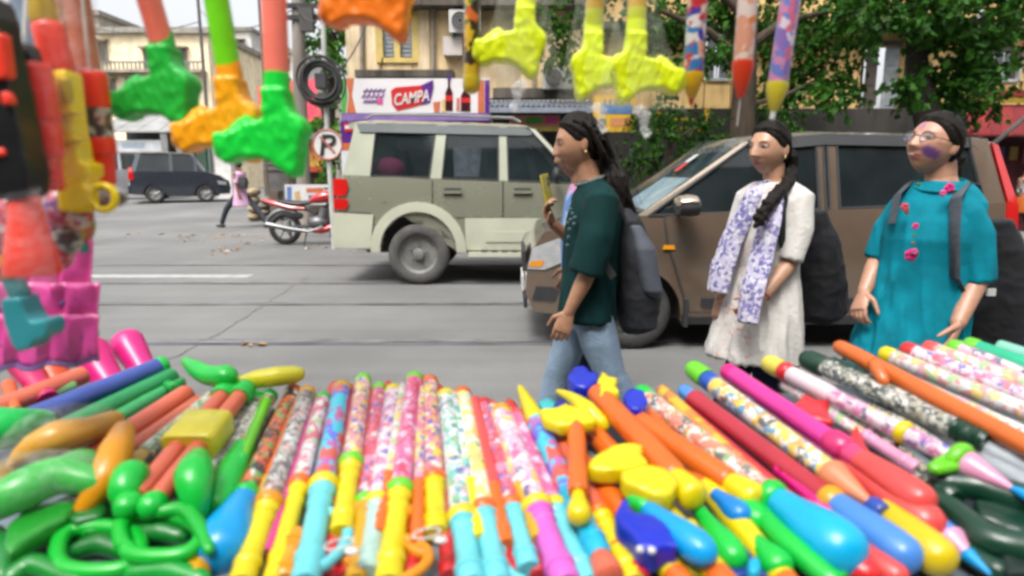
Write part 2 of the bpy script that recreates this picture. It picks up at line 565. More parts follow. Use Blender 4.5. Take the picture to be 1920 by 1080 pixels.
# brown earth and dust swept together near the motorbike
mb = MB()
for i in range(90):
    q = ground(rnd.gauss(470, 55), rnd.gauss(433, 9), 0.0)
    mb.ellipsoid((q.x, q.y, 0.0), (rnd.uniform(.03, .16), rnd.uniform(.05, .3), rnd.uniform(.004, .014)), 7, 4)
tag(mb.build('dirt_patch', pm(rgb(150, 130, 112), 0.95, 0.3, 8, 0.5, 60)), 'brown dust heaped on the road behind the motorbike', 'dirt', kind='stuff')

# far pavement with kerb, right of the side street
mb = MB(); mb.bbox((-2.7, 10.9, -0.1), (45, 30, 0.13))
pav = tag(mb.build('pavement', pm((0.17, 0.165, 0.155, 1), 0.9, 0.25, 2, 0.4, 20)), kind='structure')
for i in range(14):
    mb = MB(); mb.bbox((-2.7 + i * 1.0 + 0.006, 10.7, -0.1), (-1.706 + i * 1.0, 10.897, 0.15))
    mb.build('kerb_stone', pm((0.24, 0.235, 0.22, 1), 0.9, 0.2, 3), pav)

# ---------------------------------------------------------------- cream house with yellow window (centre)
FY = 13.6
def rect(px0, py0, px1, py1, Y):
    a = at(px0, py1, Y); b = at(px1, py0, Y)
    return a.x, a.z, b.x, b.z
def slab(mb, px0, py0, px1, py1, Y, d0, d1, mi=0):
    """box whose front shows the pixel rectangle at depth Y; from Y+d0 (front) to Y+d1 (back)"""
    x0, z0, x1, z1 = rect(px0, py0, px1, py1, Y)
    mb.bbox((x0, Y + d0, z0), (x1, Y + d1, z1), mi)
    return mb
M_cream = plaster(240, 212, 164, 0.38, 0., .86)
M_cream2 = plaster(222, 186, 124, 0.5, 3.0, .9)
house = thing('plaster_house', 'stained cream plaster house with one yellow framed window above the drinks signboard', 'house', (-1.0, FY, 0))
def wall_with_holes(mb, px0, py0, px1, py1, Y, th, holes):
    xs = sorted(set([px0, px1] + [h[0] for h in holes] + [h[2] for h in holes]))
    ys = sorted(set([py0, py1] + [h[1] for h in holes] + [h[3] for h in holes]))
    for i in range(len(xs) - 1):
        for j in range(len(ys) - 1):
            cx, cy = (xs[i] + xs[i + 1]) / 2, (ys[j] + ys[j + 1]) / 2
            if any(h[0] < cx < h[2] and h[1] < cy < h[3] for h in holes): continue
            slab(mb, xs[i], ys[j], xs[i + 1], ys[j + 1], Y, 0, th)
    return mb
mb = MB(); wall_with_holes(mb, 655, -170, 1105, 184, FY, 0.35, [(716, 30, 774, 110)])
wl = mb.build('wall', M_cream, house, smooth=False)
mb = MB(); x0, z0, x1, z1 = rect(655, 184, 1105, 440, FY)
mb.bbox((x0, FY + 0.6, 0.13), (x1, FY + 0.9, z1 + 0.0))
mb.build('shop_back_wall', M_dark, house)
mb = MB(); slab(mb, 655, -190, 1112, -172, FY, -0.7, 0.5); mb.build('roof_slab', plaster(120, 112, 100, .4), house)
# window: yellow frame, two shutters each with slats
wf = MB()
for r_ in ((706, 22, 716, 118), (774, 22, 784, 118), (716, 22, 774, 31), (716, 109, 774, 118), (740, 31, 749, 109)):
    slab(wf, *r_, FY, -0.05, 0.03)
win = wf.build('window', pm(rgb(235, 205, 120), 0.6, 0.12, 4), house, smooth=False)
for (p0, p1) in ((717, 739), (750, 773)):
    mb = MB(); slab(mb, p0, 32, p1, 108, FY, 0.06, 0.10)
    mb.build('shutter', pm(rgb(150, 160, 168), 0.6, 0.15, 4), win, smooth=False)
    for k in range(9):
        mb = MB(); y0 = 36 + k * 8
        slab(mb, p0 + 3, y0, p1 - 3, y0 + 5, FY, 0.045, 0.058)
        mb.build('slat', pm(rgb(165, 175, 182), 0.6, 0.12, 4), win, smooth=False)
# weathered pilasters and ledges
for (p0, p1, w0) in ((655, 672, -0.10), (690, 700, -0.03), (786, 800, -0.04)):
    mb = MB(); slab(mb, p0, -168, p1, 182, FY, w0, 0.0); mb.build('pilaster', plaster(236, 214, 176, .42, p0 * .01, .86), house, smooth=False)
M_moss = plaster(105, 98, 88, 0.7, 1.0)
mb = MB(); slab(mb, 672, 135, 852, 148, FY, -0.30, 0.0); mb.build('ledge', M_moss, house, smooth=False)
mb = MB(); slab(mb, 760, 6, 1095, 20, FY, -0.45, 0.0); mb.build('ledge', M_moss, house, smooth=False)
mb = MB(); slab(mb, 925, 168, 1100, 186, FY, -0.25, -0.0); mb.build('ledge', M_moss, house, smooth=False)
for i, (p0, y0, p1, y1) in enumerate([(930, 28, 975, 165), (1086, 60, 1104, 184)]):
    mb = MB(); slab(mb, p0, y0, p1, y1, FY, -0.05, 0.0); mb.build('wall_panel', plaster(206, 186, 150, .5, i + 5.), house, smooth=False)
for px in (678, 812, 1001):
    mb = MB(); a = at(px, -160, FY - .08); b = at(px, 170, FY - .08); mb.tube([a, b], 0.045, 8); mb.build('drain_pipe', pm(rgb(170, 158, 140), .7, .2), house)

# air conditioner outdoor units
def ac_unit(px0, py0, px1, py1, label):
    x0, z0, x1, z1 = rect(px0, py0, px1, py1, FY - 0.45)
    t = thing('air_conditioner', label, 'air conditioner', ((x0 + x1) / 2, FY - 0.25, z0), 'outdoor air conditioners on the cream house')
    mb = MB(); mb.bbox((x0, FY - 0.45, z0), (x1, FY - 0.12, z1)); mb.build('casing', pm(rgb(232, 230, 224), .5, .08, 3), t, smooth=False)
    c = Vector((x0 + (x1 - x0) * 0.36, FY - 0.465, (z0 + z1) / 2)); r_ = (z1 - z0) * 0.40
    mb = MB(); mb.lathe(c + Vector((0, .03, 0)), c, [(0, r_), (1, r_)], 24); mb.build('fan_opening', M_dark, t)
    for k in range(3):
        mb = MB(); mb.torus(c - Vector((0, .01, 0)), (0, 1, 0), r_ * (0.35 + .32 * k), 0.012, 24, 6); mb.build('guard_ring', M_grey, t)
    for dx in (0.15, 0.85):
        mb = MB(); xx = x0 + (x1 - x0) * dx; mb.bbox((xx - .02, FY - .42, z0 - .06), (xx + .02, FY - 0.0, z0 - .003)); mb.build('bracket', M_dark, t)
    return t
ac_unit(1018, 126, 1074, 166, 'white outdoor air conditioner beside the yellow water guns')
ac_unit(842, 18, 900, 60, 'white outdoor air conditioner high up right of the yellow window')
mb = MB(); slab(mb, 834, 74, 868, 108, FY, -0.30, -0.0)
tag(mb.build('meter_box', pm(rgb(222, 212, 205), .6, .1)), 'pale square meter box below the upper air conditioner', 'meter box')

# ---------------------------------------------------------------- drinks signboard and kiosk
SY = 12.7
sgn = thing('shop_signboard', 'white drinks signboard with a red slanted badge and bottles over the kiosk', 'signboard', at(780, 215, SY))
mb = MB(); slab(mb, 640, 147, 918, 212, SY, 0, 0.12); mb.build('board', pm(rgb(250, 246, 246), .4, .03, 2), sgn, smooth=False)
def sign_piece(name, poly, mat_, Y, d0, d1, parent):
    pts = [at(x, y, Y) for x, y in poly]
    mb = MB(); mb.prism([(p.x, p.z) for p in pts], ((0, Y, 0), (1, 0, 0), (0, 0, 1), (0, 1, 0)), d0, d1)
    return mb.build(name, mat_, parent, smooth=False)
M_red = pm(rgb(225, 35, 40), .4, .06); M_purple = pm(rgb(95, 30, 140), .4, .06); M_pink = pm(rgb(235, 90, 170), .4, .06)
M_orange_p = pm(rgb(222, 120, 75), .45, .08); M_green_p = pm(rgb(90, 180, 80), .45, .08); M_cola = pm(rgb(70, 15, 22), .3, .1)
sign_piece('stripe', [(640, 147), (648, 147), (652, 180), (648, 212), (640, 212)], M_green_p, SY, -0.006, -0.002, sgn)
sign_piece('stripe', [(649, 147), (664, 147), (660, 180), (668, 212), (650, 212), (654, 180)], M_orange_p, SY, -0.007, -0.002, sgn)
sign_piece('stripe', [(896, 150), (908, 150), (908, 212), (896, 212)], M_orange_p, SY, -0.007, -0.002, sgn)
sign_piece('stripe', [(909, 150), (918, 150), (918, 212), (909, 212)], M_purple, SY, -0.006, -0.002, sgn)
sign_piece('badge', [(733, 170), (742, 164), (790, 160), (812, 152), (808, 172), (806, 190), (785, 198), (745, 208), (735, 196)], M_red, SY, -0.012, -0.002, sgn)
sign_piece('badge_swoosh', [(790, 160), (812, 150), (813, 164), (806, 192), (790, 196), (796, 180)], M_purple, SY, -0.018, -0.0125, sgn)
def letters(text, px0, py0, px1, py1, Y, mat_, parent, tilt=0.0, dep=-0.02, name='lettering'):
    cu = bpy.data.curves.new('t', 'FONT'); cu.body = text; cu.extrude = 0.004; cu.align_x = 'CENTER'; cu.align_y = 'CENTER'; cu.offset = 0.012; cu.shear = 0.15
    o = bpy.data.objects.new('t', cu); COL.objects.link(o)
    me = bpy.data.meshes.new_from_object(o.evaluated_get(bpy.context.evaluated_depsgraph_get()))
    bpy.data.objects.remove(o); bpy.data.curves.remove(cu)
    co = mesh_co(me)
    mn, mxx = co.min(0), co.max(0)
    x0, z0, x1, z1 = rect(px0, py0, px1, py1, Y)
    sx = (x1 - x0) / (mxx[0] - mn[0]); sz = (z1 - z0) / (mxx[1] - mn[1])
    X = (co[:, 0] - (mn[0] + mxx[0]) / 2) * sx; Z = (co[:, 1] - (mn[1] + mxx[1]) / 2) * sz
    Z2 = Z + X * math.tan(tilt)
    off = wloc(parent)
    out = np.stack([X + (x0 + x1) / 2 - off.x, Y + dep - co[:, 2] - off.y, Z2 + (z0 + z1) / 2 - off.z], 1)
    set_co(me, out); me.materials.clear(); me.materials.append(mat_)
    return link(name, me, parent)
letters('CAMPA', 740, 172, 805, 194, SY, M_white, sgn, R(8), -0.024)
# unreadable purple script: wavy strokes
for k, (x0, x1, y0, c) in enumerate([(682, 722, 170, M_purple), (678, 720, 180, pm(rgb(170, 110, 190), .5)), (682, 706, 190, pm(rgb(150, 100, 180), .5))]):
    pts = [at(x0 + (x1 - x0) * i / 24, y0 + 3.2 * math.sin(i * 1.25 + k), SY - 0.008) for i in range(25)]
    mb = MB(); mb.tube(pts, 0.014, 5); mb.build('script_stroke', c, sgn)
sign_piece('pink_square', [(707, 185), (718, 184), (718, 196), (707, 196)], M_pink, SY, -0.008, -0.002, sgn)
def bottle_print(px, top, bot, w, c, label_c):
    h = bot - top
    sign_piece('bottle_picture', [(px - w * .3, top), (px + w * .3, top), (px + w * .32, top + h * .22), (px + w, top + h * .42), (px + w, bot), (px - w, bot), (px - w, top + h * .42), (px - w * .32, top + h * .22)], c, SY, -0.010, -0.002, sgn)
    sign_piece('bottle_label', [(px - w * 1.02, top + h * .5), (px + w * 1.02, top + h * .5), (px + w * 1.02, top + h * .68), (px - w * 1.02, top + h * .68)], label_c, SY, -0.014, -0.0105, sgn)
bottle_print(842, 150, 208, 7, M_cola, M_red)
bottle_print(873, 158, 209, 9, M_cola, M_red)
sign_piece('cup_picture', [(812, 192), (826, 190), (824, 210), (814, 210)], M_orange_p, SY, -0.010, -0.002, sgn)
sign_piece('cup_picture', [(829, 186), (836, 186), (836, 210), (828, 210)], pm(rgb(235, 205, 130), .5), SY, -0.010, -0.002, sgn)
sign_piece('cup_picture', [(856, 184), (862, 184), (862, 208), (855, 208)], pm(rgb(225, 130, 120), .5), SY, -0.010, -0.002, sgn)
sign_piece('bottle_picture', [(840, 140), (845, 140), (846, 151), (839, 151)], M_purple, SY, -0.012, 0.05, sgn)
mb = MB(); slab(mb, 640, 212.5, 918, 226, SY, 0.0, 0.10); mb.build('lower_band', pm(rgb(150, 120, 190), .5, .15, 3), sgn, smooth=False)

kio = thing('drinks_kiosk', 'roadside kiosk with purple and white poster panels behind the silver SUV', 'kiosk', at(780, 430, SY))
mb = MB(); xk0 = at(641, 300, SY).x; xk1 = at(916, 300, SY).x; zk = at(780, 227, SY).z
mb.bbox((xk0 + .3, SY + .12, .13), (xk1, SY + .7, zk - .01)); mb.build('counter_box', M_dark, kio)
mb = MB(); slab(mb, 641, 228, 690, 268, SY, -0.03, 0.10); pp = mb.build('poster_panel', M_purple, kio, smooth=False)
sign_piece('poster_badge', [(645, 214 + 18), (676, 230), (676, 246), (648, 248)], M_red, SY, -0.045, -0.032, pp)
sign_piece('poster_stroke', [(648, 236), (672, 235), (672, 241), (648, 242)], M_white, SY, -0.052, -0.046, pp)
mb = MB(); slab(mb, 641, 268.5, 690, 282, SY, -0.03, 0.10); mb.build('poster_panel', M_orange_p, kio, smooth=False)
mb = MB(); x0, z0, x1, z1 = rect(641, 282.5, 690, 300, SY); mb.bbox((x0, SY - .03, .13), (x1, SY + .1, z1)); pp = mb.build('poster_panel', pm(rgb(232, 236, 242), .5, .05), kio, smooth=False)
sign_piece('poster_stripe', [(652, 292), (664, 284), (660, 340), (656, 420), (648, 420)], pm(rgb(232, 120, 110), .5), SY, -0.04, -0.032, pp)

# awning and small shop fronts right of the kiosk
M_awn = pm(rgb(128, 136, 148), .6, .15, 2)
t = thing('corrugated_awning', 'grey blue corrugated awning over the small shop right of the kiosk', 'awning', at(1020, 208, 12.6))
a, b_ = at(918, 199, 12.6), at(1130, 199, 12.6); ht = at(960, 188, 13.5).z
nc = 44
vs, fs = [], []
for i in range(nc + 1):
    x = a.x + (b_.x - a.x) * i / nc
    dz = 0.018 * (1 if i % 2 else -1)
    vs += [(x, 12.5, a.z + dz), (x, 13.58, ht + dz), (x, 12.5, a.z + dz - 0.012), (x, 13.58, ht + dz - 0.012)]
    if i:
        o_ = 4 * (i - 1)
        fs += [(o_, o_ + 4, o_ + 5, o_ + 1), (o_ + 2, o_ + 3, o_ + 7, o_ + 6), (o_, o_ + 2, o_ + 6, o_ + 4)]
mb = MB(); mb.add(vs, fs); mb.build('sheet', M_awn, t, smooth=False)
mb = MB(); slab(mb, 918, 202, 1130, 212, 12.6, -0.12, -0.08); mb.build('fascia', pm(rgb(150, 158, 172), .6, .15), t)
for px in (922, 1126):
    mb = MB(); q = at(px, 212, 12.55); mb.tube([(q.x, 12.55, .13), (q.x, 12.55, q.z)], .03, 8); mb.build('post', M_dark, t)
t = thing('shop_fascia', 'faded pink and green shop fascia under the grey awning', 'sign', at(1000, 245, 12.9))
mb = MB(); slab(mb, 955, 216, 1050, 246, 12.9, 0, .06); mb.build('board', pm(rgb(225, 150, 130), .6, .15, 5), t)
sign_piece('painted_patch', [(985, 220), (1018, 220), (1016, 232), (986, 233)], M_green_p, 12.9, -.006, -.002, t)
sign_piece('painted_patch', [(956, 238), (1050, 238), (1050, 245), (956, 245)], pm(rgb(200, 190, 70), .6), 12.9, -.006, -.002, t)
sign_piece('painted_patch', [(1022, 219), (1046, 220), (1044, 232), (1023, 232)], M_pink, 12.9, -.006, -.002, t)
t = thing('yellow_shop_board', 'yellow shop board with blue painted top edge behind the hanging yellow guns', 'sign', at(1150, 246, 11.8))
mb = MB(); slab(mb, 1112, 178, 1190, 247, 11.8, 0, .06); mb.build('board', pm(rgb(228, 182, 40), .5, .12, 4), t)
sign_piece('painted_patch', [(1126, 196), (1186, 197), (1186, 214), (1126, 213)], pm(rgb(70, 120, 175), .6, .2, 20), 11.8, -.006, -.002, t)
for x in (1132, 1142, 1152, 1164, 1176):
    sign_piece('painted_stroke', [(x, 186), (x + 4, 186), (x + 4, 196), (x, 196)], pm(rgb(70, 120, 175), .6, .2, 20), 11.8, -.006, -.002, t)
sign_piece('painted_patch', [(1144, 222), (1182, 221), (1182, 236), (1145, 237)], pm(rgb(215, 140, 90), .6, .2, 20), 11.8, -.006, -.002, t)
sign_piece('painted_patch', [(1124, 222), (1136, 222), (1136, 234), (1124, 234)], pm(rgb(40, 110, 80), .6, .2, 20), 11.8, -.006, -.002, t)
for px in (1116, 1186):
    mb = MB(); q = at(px, 247, 11.83); mb.tube([(q.x, 11.85, .13), (q.x, 11.85, q.z)], .03, 8); mb.build('post', M_dark, t)
t = thing('yellow_frame_rack', 'small yellow metal frame rack standing among the shrubs', 'rack', at(1285, 300, 11.9))
for r_ in ((1232, 238, 1330, 247), (1232, 205, 1241, 238), (1320, 205, 1330, 238), (1262, 222, 1300, 228)):
    mb = MB(); slab(mb, *r_, 11.9, -.02, .02); mb.build('bar', pm(rgb(226, 170, 40), .5, .15), t)
for px in (1237, 1325):
    mb = MB(); q = at(px, 247, 11.9); mb.tube([(q.x, 11.9, .13), (q.x, 11.9, q.z)], .02, 8); mb.build('leg', M_dark, t)

# ---------------------------------------------------------------- long yellow house behind the trees (right)
RY = 14.6
h2 = thing('yellow_house', 'long ochre plaster house with a grey shuttered door behind the trees', 'house', (8, RY, 0))
mb = MB(); wall_with_holes(mb, 1106, -200, 2300, 205, RY, .35, [(1618, 84, 1692, 205), (1860, 92, 1912, 152), (1320, 60, 1370, 150)])
mb.build('wall', M_cream2, h2, smooth=False)
mb = MB(); x0, z0, x1, z1 = rect(1106, 205.3, 2300, 300, RY); mb.bbox((x0, RY - .25, .13), (x1, RY + .3, z1)); mb.build('plinth', plaster(60, 56, 52, .6, 2.), h2, smooth=False)
mb = MB(); slab(mb, 1106, 50, 2300, 62, RY, -.5, -.003); mb.build('ledge', plaster(96, 88, 78, .6, 2.), h2, smooth=False)
mb = MB(); slab(mb, 1106, -215, 2300, -202, RY, -.7, .5); mb.build('roof_slab', plaster(120, 112, 100, .4), h2)
df = MB()
for r_ in ((1610, 78, 1620, 205), (1692, 78, 1700, 205), (1620, 78, 1692, 86)): slab(df, *r_, RY, -.06, .04)
d_ = df.build('door_frame', M_dark, h2, smooth=False)
for (p0, p1, c) in ((1621, 1652, (98, 88, 78)), (1655, 1691, (172, 178, 182))):
    mb = MB(); slab(mb, p0, 87, p1, 204, RY, .06, .11); mb.build('door_leaf', pm(rgb(*c), .7, .2, 5, .3, 20), d_)
    for k in range(3):
        mb = MB(); slab(mb, p0 + 5, 94 + k * 37, p1 - 5, 123 + k * 37, RY, .045, .058); mb.build('door_panel', pm(rgb(*[int(x * .9) for x in c]), .7, .2, 5, .3, 20), d_)
mb = MB(); slab(mb, 1702, 66, 1716, 204, RY, -.12, -.003); mb.build('yellow_pilaster', pm(rgb(226, 176, 70), .7, .15, 3), h2)
for (p0, y0, p1, y1, nm) in ((1858, 90, 1914, 154, 'window'), (1318, 58, 1372, 152, 'window')):
    wfm = MB()
    for r_ in ((p0, y0, p0 + 5, y1), (p1 - 5, y0, p1, y1), (p0 + 5, y0, p1 - 5, y0 + 5), (p0 + 5, y1 - 5, p1 - 5, y1), ((p0 + p1) / 2 - 2, y0 + 5, (p0 + p1) / 2 + 2, y1 - 5)):
        slab(wfm, *r_, RY, -.05, .05)
    w_ = wfm.build(nm, pm(rgb(205, 210, 212), .6, .12), h2, smooth=False)
    for q0, q1 in ((p0 + 5.3, (p0 + p1) / 2 - 2.3), ((p0 + p1) / 2 + 2.3, p1 - 5.3)):
        mb = MB(); slab(mb, q0, y0 + 5.3, q1, y1 - 5.3, RY, .0, .02); mb.build('pane', glass_mat((.05, .06, .065), .1), w_)
mb = MB(); slab(mb, 1850, 82, 1922, 90, RY, -.3, -.003); mb.build('window_hood', pm(rgb(205, 130, 95), .7, .15), h2)
for i in range(6):
    p0 = 1440 + i * 24
    mb = MB(); slab(mb, p0, 70, p0 + 9, 196, RY, -.04, -.003); mb.build('wall_strip', plaster(226, 196, 140, .5, i * 1.), h2, smooth=False)
# red shop front at the far right
t = thing('red_shop_awning', 'dark red shop awning with yellow band at the right end of the street', 'awning', at(1900, 250, 13.2))
for i in range(12):
    p0 = 1812 + i * 22
    vs = [at(p0, 252, 12.6), at(p0 + 21.6, 252, 12.6), at(p0 + 21.6, 196, 13.5), at(p0, 196, 13.5)]
    mb = MB(); vs2 = [v + Vector((0, .0, -.03)) for v in vs]
    mb.add(vs + vs2, [(0, 1, 2, 3), (7, 6, 5, 4), (0, 4, 5, 1), (1, 5, 6, 2), (2, 6, 7, 3), (3, 7, 4, 0)])
    mb.build('canvas_strip', pm(rgb(*((150, 24, 32) if i % 2 else (128, 18, 26))), .8, .2, 3), t, smooth=False)
mb = MB(); slab(mb, 1812, 182, 2080, 194, 13.5, -.1, -.06); mb.build('band', pm(rgb(170, 140, 30), .7, .2), t)
mb = MB(); slab(mb, 1812, 170, 2080, 181.5, 13.5, -.12, -.06); mb.build('band', pm(rgb(140, 26, 30), .7, .2), t)
mb = MB(); x0, z0, x1, z1 = rect(1815, 256, 2080, 300, 13.6); mb.bbox((x0, 13.55, .13), (x1, 13.7, z1)); mb.build('shop_interior', pm(rgb(84, 22, 28), .9, .4, 4), t)
for i, (px, c) in enumerate(((1840, (160, 60, 40)), (1868, (60, 60, 120)), (1892, (150, 120, 50)), (1915, (120, 30, 40)))):
    mb = MB(); slab(mb, px, 275, px + 18, 300 + 6 * (i % 2), 13.4, 0, .04); mb.build('goods_panel', pm(rgb(*c), .7, .2, 6), t)
mb = MB(); a = at(1790, 330, 12.4); b_ = at(1925, 218, 12.4)
mb.tube([a, b_], .045, 8); tag(mb.build('leaning_pole', pm(rgb(96, 92, 88), .8, .2)), 'grey pole leaning in front of the red shop', 'pole')

# ---------------------------------------------------------------- the camera's own side of the street: terrace behind the stall
mb = MB()
for i in range(9):
    h_ = (9.5, 11, 8.5, 12, 10)[i % 5]
    mb.bbox((-36 + i * 8, -14, 0), (-28.1 + i * 8, -6.5, h_))
nt_ = tag(mb.build('near_side_terrace', plaster(150, 130, 108, .5, 7.), smooth=False), kind='structure')
mb = MB(); mb.bbox((-40, -6.5, -.1), (40, -2.2, .12)); tag(mb.build('near_pavement', pm((0.17, 0.165, 0.155, 1), 0.9, 0.25, 2, 0.4, 20)), kind='structure')
# ================================================================ LEFT STREET, FAR HOUSES
def far_block(name, label, px0, py0, px1, Y, depth, mat_, wins, roof=True, grp=None, winmat=None):
    a = at(px0, py0, Y); b = at(px1, py0, Y)
    t = thing(name, label, 'building', ((a.x + b.x) / 2, Y, gz(Y)), grp)
    mb = MB(); mb.bbox((a.x, Y, gz(Y) - .5), (b.x, Y + depth, a.z)); mb.build('wall', mat_, t, smooth=False)
    if roof:
        mb = MB(); mb.bbox((a.x - .3, Y - .35, a.z + .003), (b.x + .3, Y + depth + .3, a.z + .35)); mb.build('parapet', plaster(170, 165, 155, .4), t, smooth=False)
    for (x0, y0, x1, y1) in wins:
        w = MB()
        fr = 0.06
        X0, Z0, X1, Z1 = rect(x0, y0, x1, y1, Y)
        w.bbox((X0, Y - .08, Z0), (X0 + .12, Y - .003, Z1)); w.bbox((X1 - .12, Y - .08, Z0), (X1, Y - .003, Z1))
        w.bbox((X0 + .12, Y - .08, Z1 - .12), (X1 - .12, Y - .003, Z1)); w.bbox((X0 + .12, Y - .08, Z0), (X1 - .12, Y - .003, Z0 + .12))
        o = w.build('window', pm(rgb(150, 140, 125), .7, .15), t, smooth=False)
        mb = MB(); mb.bbox((X0 + .123, Y - .05, Z0 + .123), (X1 - .123, Y - .004, Z1 - .123)); mb.build('pane', winmat or glass_mat((.06, .065, .07), .15), o)
        mb = MB(); mb.bbox((X0 - .15, Y - .45, Z1 + .02), (X1 + .15, Y - .003, Z1 + .12)); mb.build('hood', plaster(190, 175, 150, .4), o)
    return t
M_far1 = plaster(252, 234, 198, .15, 4., .95)
lh = far_block('cream_house', 'two storey cream house with dark windows at the end of the side street', 186, 64, 388, 42, 10, M_far1,
          [(186, 78, 200, 118), (272, 92, 294, 132), (330, 92, 350, 132), (196, 150, 216, 190), (240, 146, 262, 186), (310, 150, 330, 190)])
mb = MB(); slab(mb, 186, 134, 388, 139, 42, -.9, -.003); mb.build('balcony_slab', plaster(190, 180, 160, .4), lh)
for i in range(26):
    px = 192 + i * 7.6
    mb = MB(); slab(mb, px, 122, px + 1.4, 133.8, 42, -.86, -.8); mb.build('balustrade_bar', M_grey, lh)
mb = MB(); slab(mb, 186, 119, 388, 121.8, 42, -.9, -.78); mb.build('handrail', M_grey, lh)
far_block('pale_block', 'pale grey multi storey block far down the side street', 372, 58, 470, 75, 12, plaster(232, 230, 224, .22, 2.),  # pale grey wall colour with distance haze painted into it
          [(380 + 22 * i, 75 + 40 * j, 392 + 22 * i, 97 + 40 * j) for i in range(4) for j in range(4)])
far_block('white_block', 'white narrow block rising behind the red tarpaulin stall', 470, 100, 560, 66, 12, plaster(238, 236, 232, .2, 8.),
          [(480 + 24 * i, 112 + 36 * j, 494 + 24 * i, 132 + 36 * j) for i in range(3) for j in range(4)])
far_block('grey_house', 'grey brown old house at the left frame edge behind the toy bags', -160, 30, 184, 50, 10, plaster(206, 200, 190, .3, 6.),
          [(40 + 44 * i, 70 + 60 * j, 66 + 44 * i, 108 + 60 * j) for i in range(3) for j in range(3)])
# closing rows so that the street has an end
far_block('far_terrace', 'long low terrace closing the view behind the stalls', 380, 180, 700, 60, 8, plaster(180, 172, 160, .4, 9.),
          [(400 + 40 * i, 200, 420 + 40 * i, 235) for i in range(6)])

# left market row: grey roof sheet, dark shop, white board, green doors
LY = 33
t = thing('market_shed', 'open fronted market shed with a grey sheet roof behind the parked cars', 'shed', at(300, 370, LY))
xa, xb = at(180, 300, LY).x, at(402, 300, LY).x
z_lo, z_hi = at(300, 246, LY).z, at(300, 212, LY + 3).z
for i in range(11):
    x0 = xa + (xb - xa) * i / 11; x1 = xa + (xb - xa) * (i + .985) / 11
    dz = 0.02 * (i % 2)
    mb = MB(); mb.add([(x0, LY, z_lo + dz), (x1, LY, z_lo + dz), (x1, LY + 3, z_hi + dz), (x0, LY + 3, z_hi + dz), (x0, LY, z_lo - .06), (x1, LY, z_lo - .06), (x1, LY + 3, z_hi - .06), (x0, LY + 3, z_hi - .06)],
       [(0, 1, 2, 3), (7, 6, 5, 4), (0, 4, 5, 1), (1, 5, 6, 2), (2, 6, 7, 3), (3, 7, 4, 0)])
    mb.build('roof_sheet', pm(rgb(168, 168, 165), .7, .2, 1), t, smooth=False)
mb = MB(); mb.bbox((xa, LY + 2.8, gz(LY) - .1), (xb, LY + 3.1, z_hi - .08)); mb.build('back_wall', M_dark, t)
mb = MB(); slab(mb, 206, 262, 304, 284, LY, .3, .4); mb.build('name_board', pm(rgb(225, 228, 230), .5, .1, 2), t)
sign_piece('board_mark', [(228, 268), (272, 267), (270, 276), (230, 277)], pm(rgb(170, 185, 200), .5), LY + .3, -.02, -.004, t)
for (p0, p1, c) in ((338, 356, (70, 150, 130)), (358, 378, (60, 90, 75)), (381, 394, (80, 160, 140))):
    mb = MB(); x0, z0, x1, z1 = rect(p0, 258, p1, 330, LY); mb.bbox((x0, LY + .5, gz(LY)), (x1, LY + .6, z1)); mb.build('door_panel', pm(rgb(*c), .6, .15, 2), t)
for p0 in (182, 306, 334, 398):
    mb = MB(); x0, z0, x1, z1 = rect(p0, 250, p0 + 5, 330, LY); mb.bbox((x0, LY + .05, gz(LY)), (x1, LY + .2, z_lo - .07)); mb.build('post', M_grey, t)
t = thing('white_pillar', 'white square pillar at the corner behind the walking person in pink', 'pillar', ground(418, 378, .2))
q0, q1 = at(408, 372, 26), at(429, 268, 26)
mb = MB(); mb.bbox((q0.x, 26, gz(26)), (q1.x, 26.45, q1.z)); mb.build('shaft', plaster(238, 236, 232, .25), t)
mb = MB(); mb.bbox((q0.x - .06, 25.94, q1.z + .003), (q1.x + .06, 26.51, q1.z + .12)); mb.build('capital', plaster(225, 222, 216, .25), t)
# red tarpaulin stall
t = thing('tarpaulin_stall', 'market stall under a red tarpaulin with grey shutter behind the pole', 'stall', at(548, 330, 20))
vs = [at(488, 226, 19), at(604, 226, 19), at(590, 148, 21.5), at(482, 160, 21.5)]
n1, n2 = 14, 8
grid = []
for j in range(n2 + 1):
    for i in range(n1 + 1):
        u, v = i / n1, j / n2
        p = vs[0].lerp(vs[1], u).lerp(vs[3].lerp(vs[2], u), v)
        p = p + Vector((0, 0, -.22 * math.sin(u * math.pi * 3) ** 2 * math.sin(v * math.pi) - .05 * math.sin(u * 17)))
        grid.append(p)
mb = MB(); mb.add(grid, [(j * (n1 + 1) + i, j * (n1 + 1) + i + 1, (j + 1) * (n1 + 1) + i + 1, (j + 1) * (n1 + 1) + i) for j in range(n2) for i in range(n1)])
o = mb.build('tarpaulin', pm(rgb(222, 60, 82), .6, .15, 1), t)
sd = o.modifiers.new('thickness', 'SOLIDIFY'); sd.thickness = .02
mb = MB(); x0, z0, x1, z1 = rect(492, 228, 600, 330, 20.5); mb.bbox((x0, 20.6, gz(20)), (x1, 20.8, z1)); mb.build('shutter', pm(rgb(110, 106, 104), .6, .25, 3), t)
for i in range(9):
    mb = MB(); slab(mb, 493, 232 + i * 10, 599, 239 + i * 10, 20.5, .04, .09); mb.build('shutter_slat', pm(rgb(122, 118, 115), .6, .2, 3), t)
for px in (494, 598):
    mb = MB(); q = at(px, 224, 19.1); mb.tube([(q.x, 19.1, gz(19)), (q.x, 19.1, q.z)], .035, 8); mb.build('post', M_wood, t)
t = thing('snack_stall', 'orange and yellow fronted snack stall left of the no parking sign', 'stall', at(575, 380, 17.5))
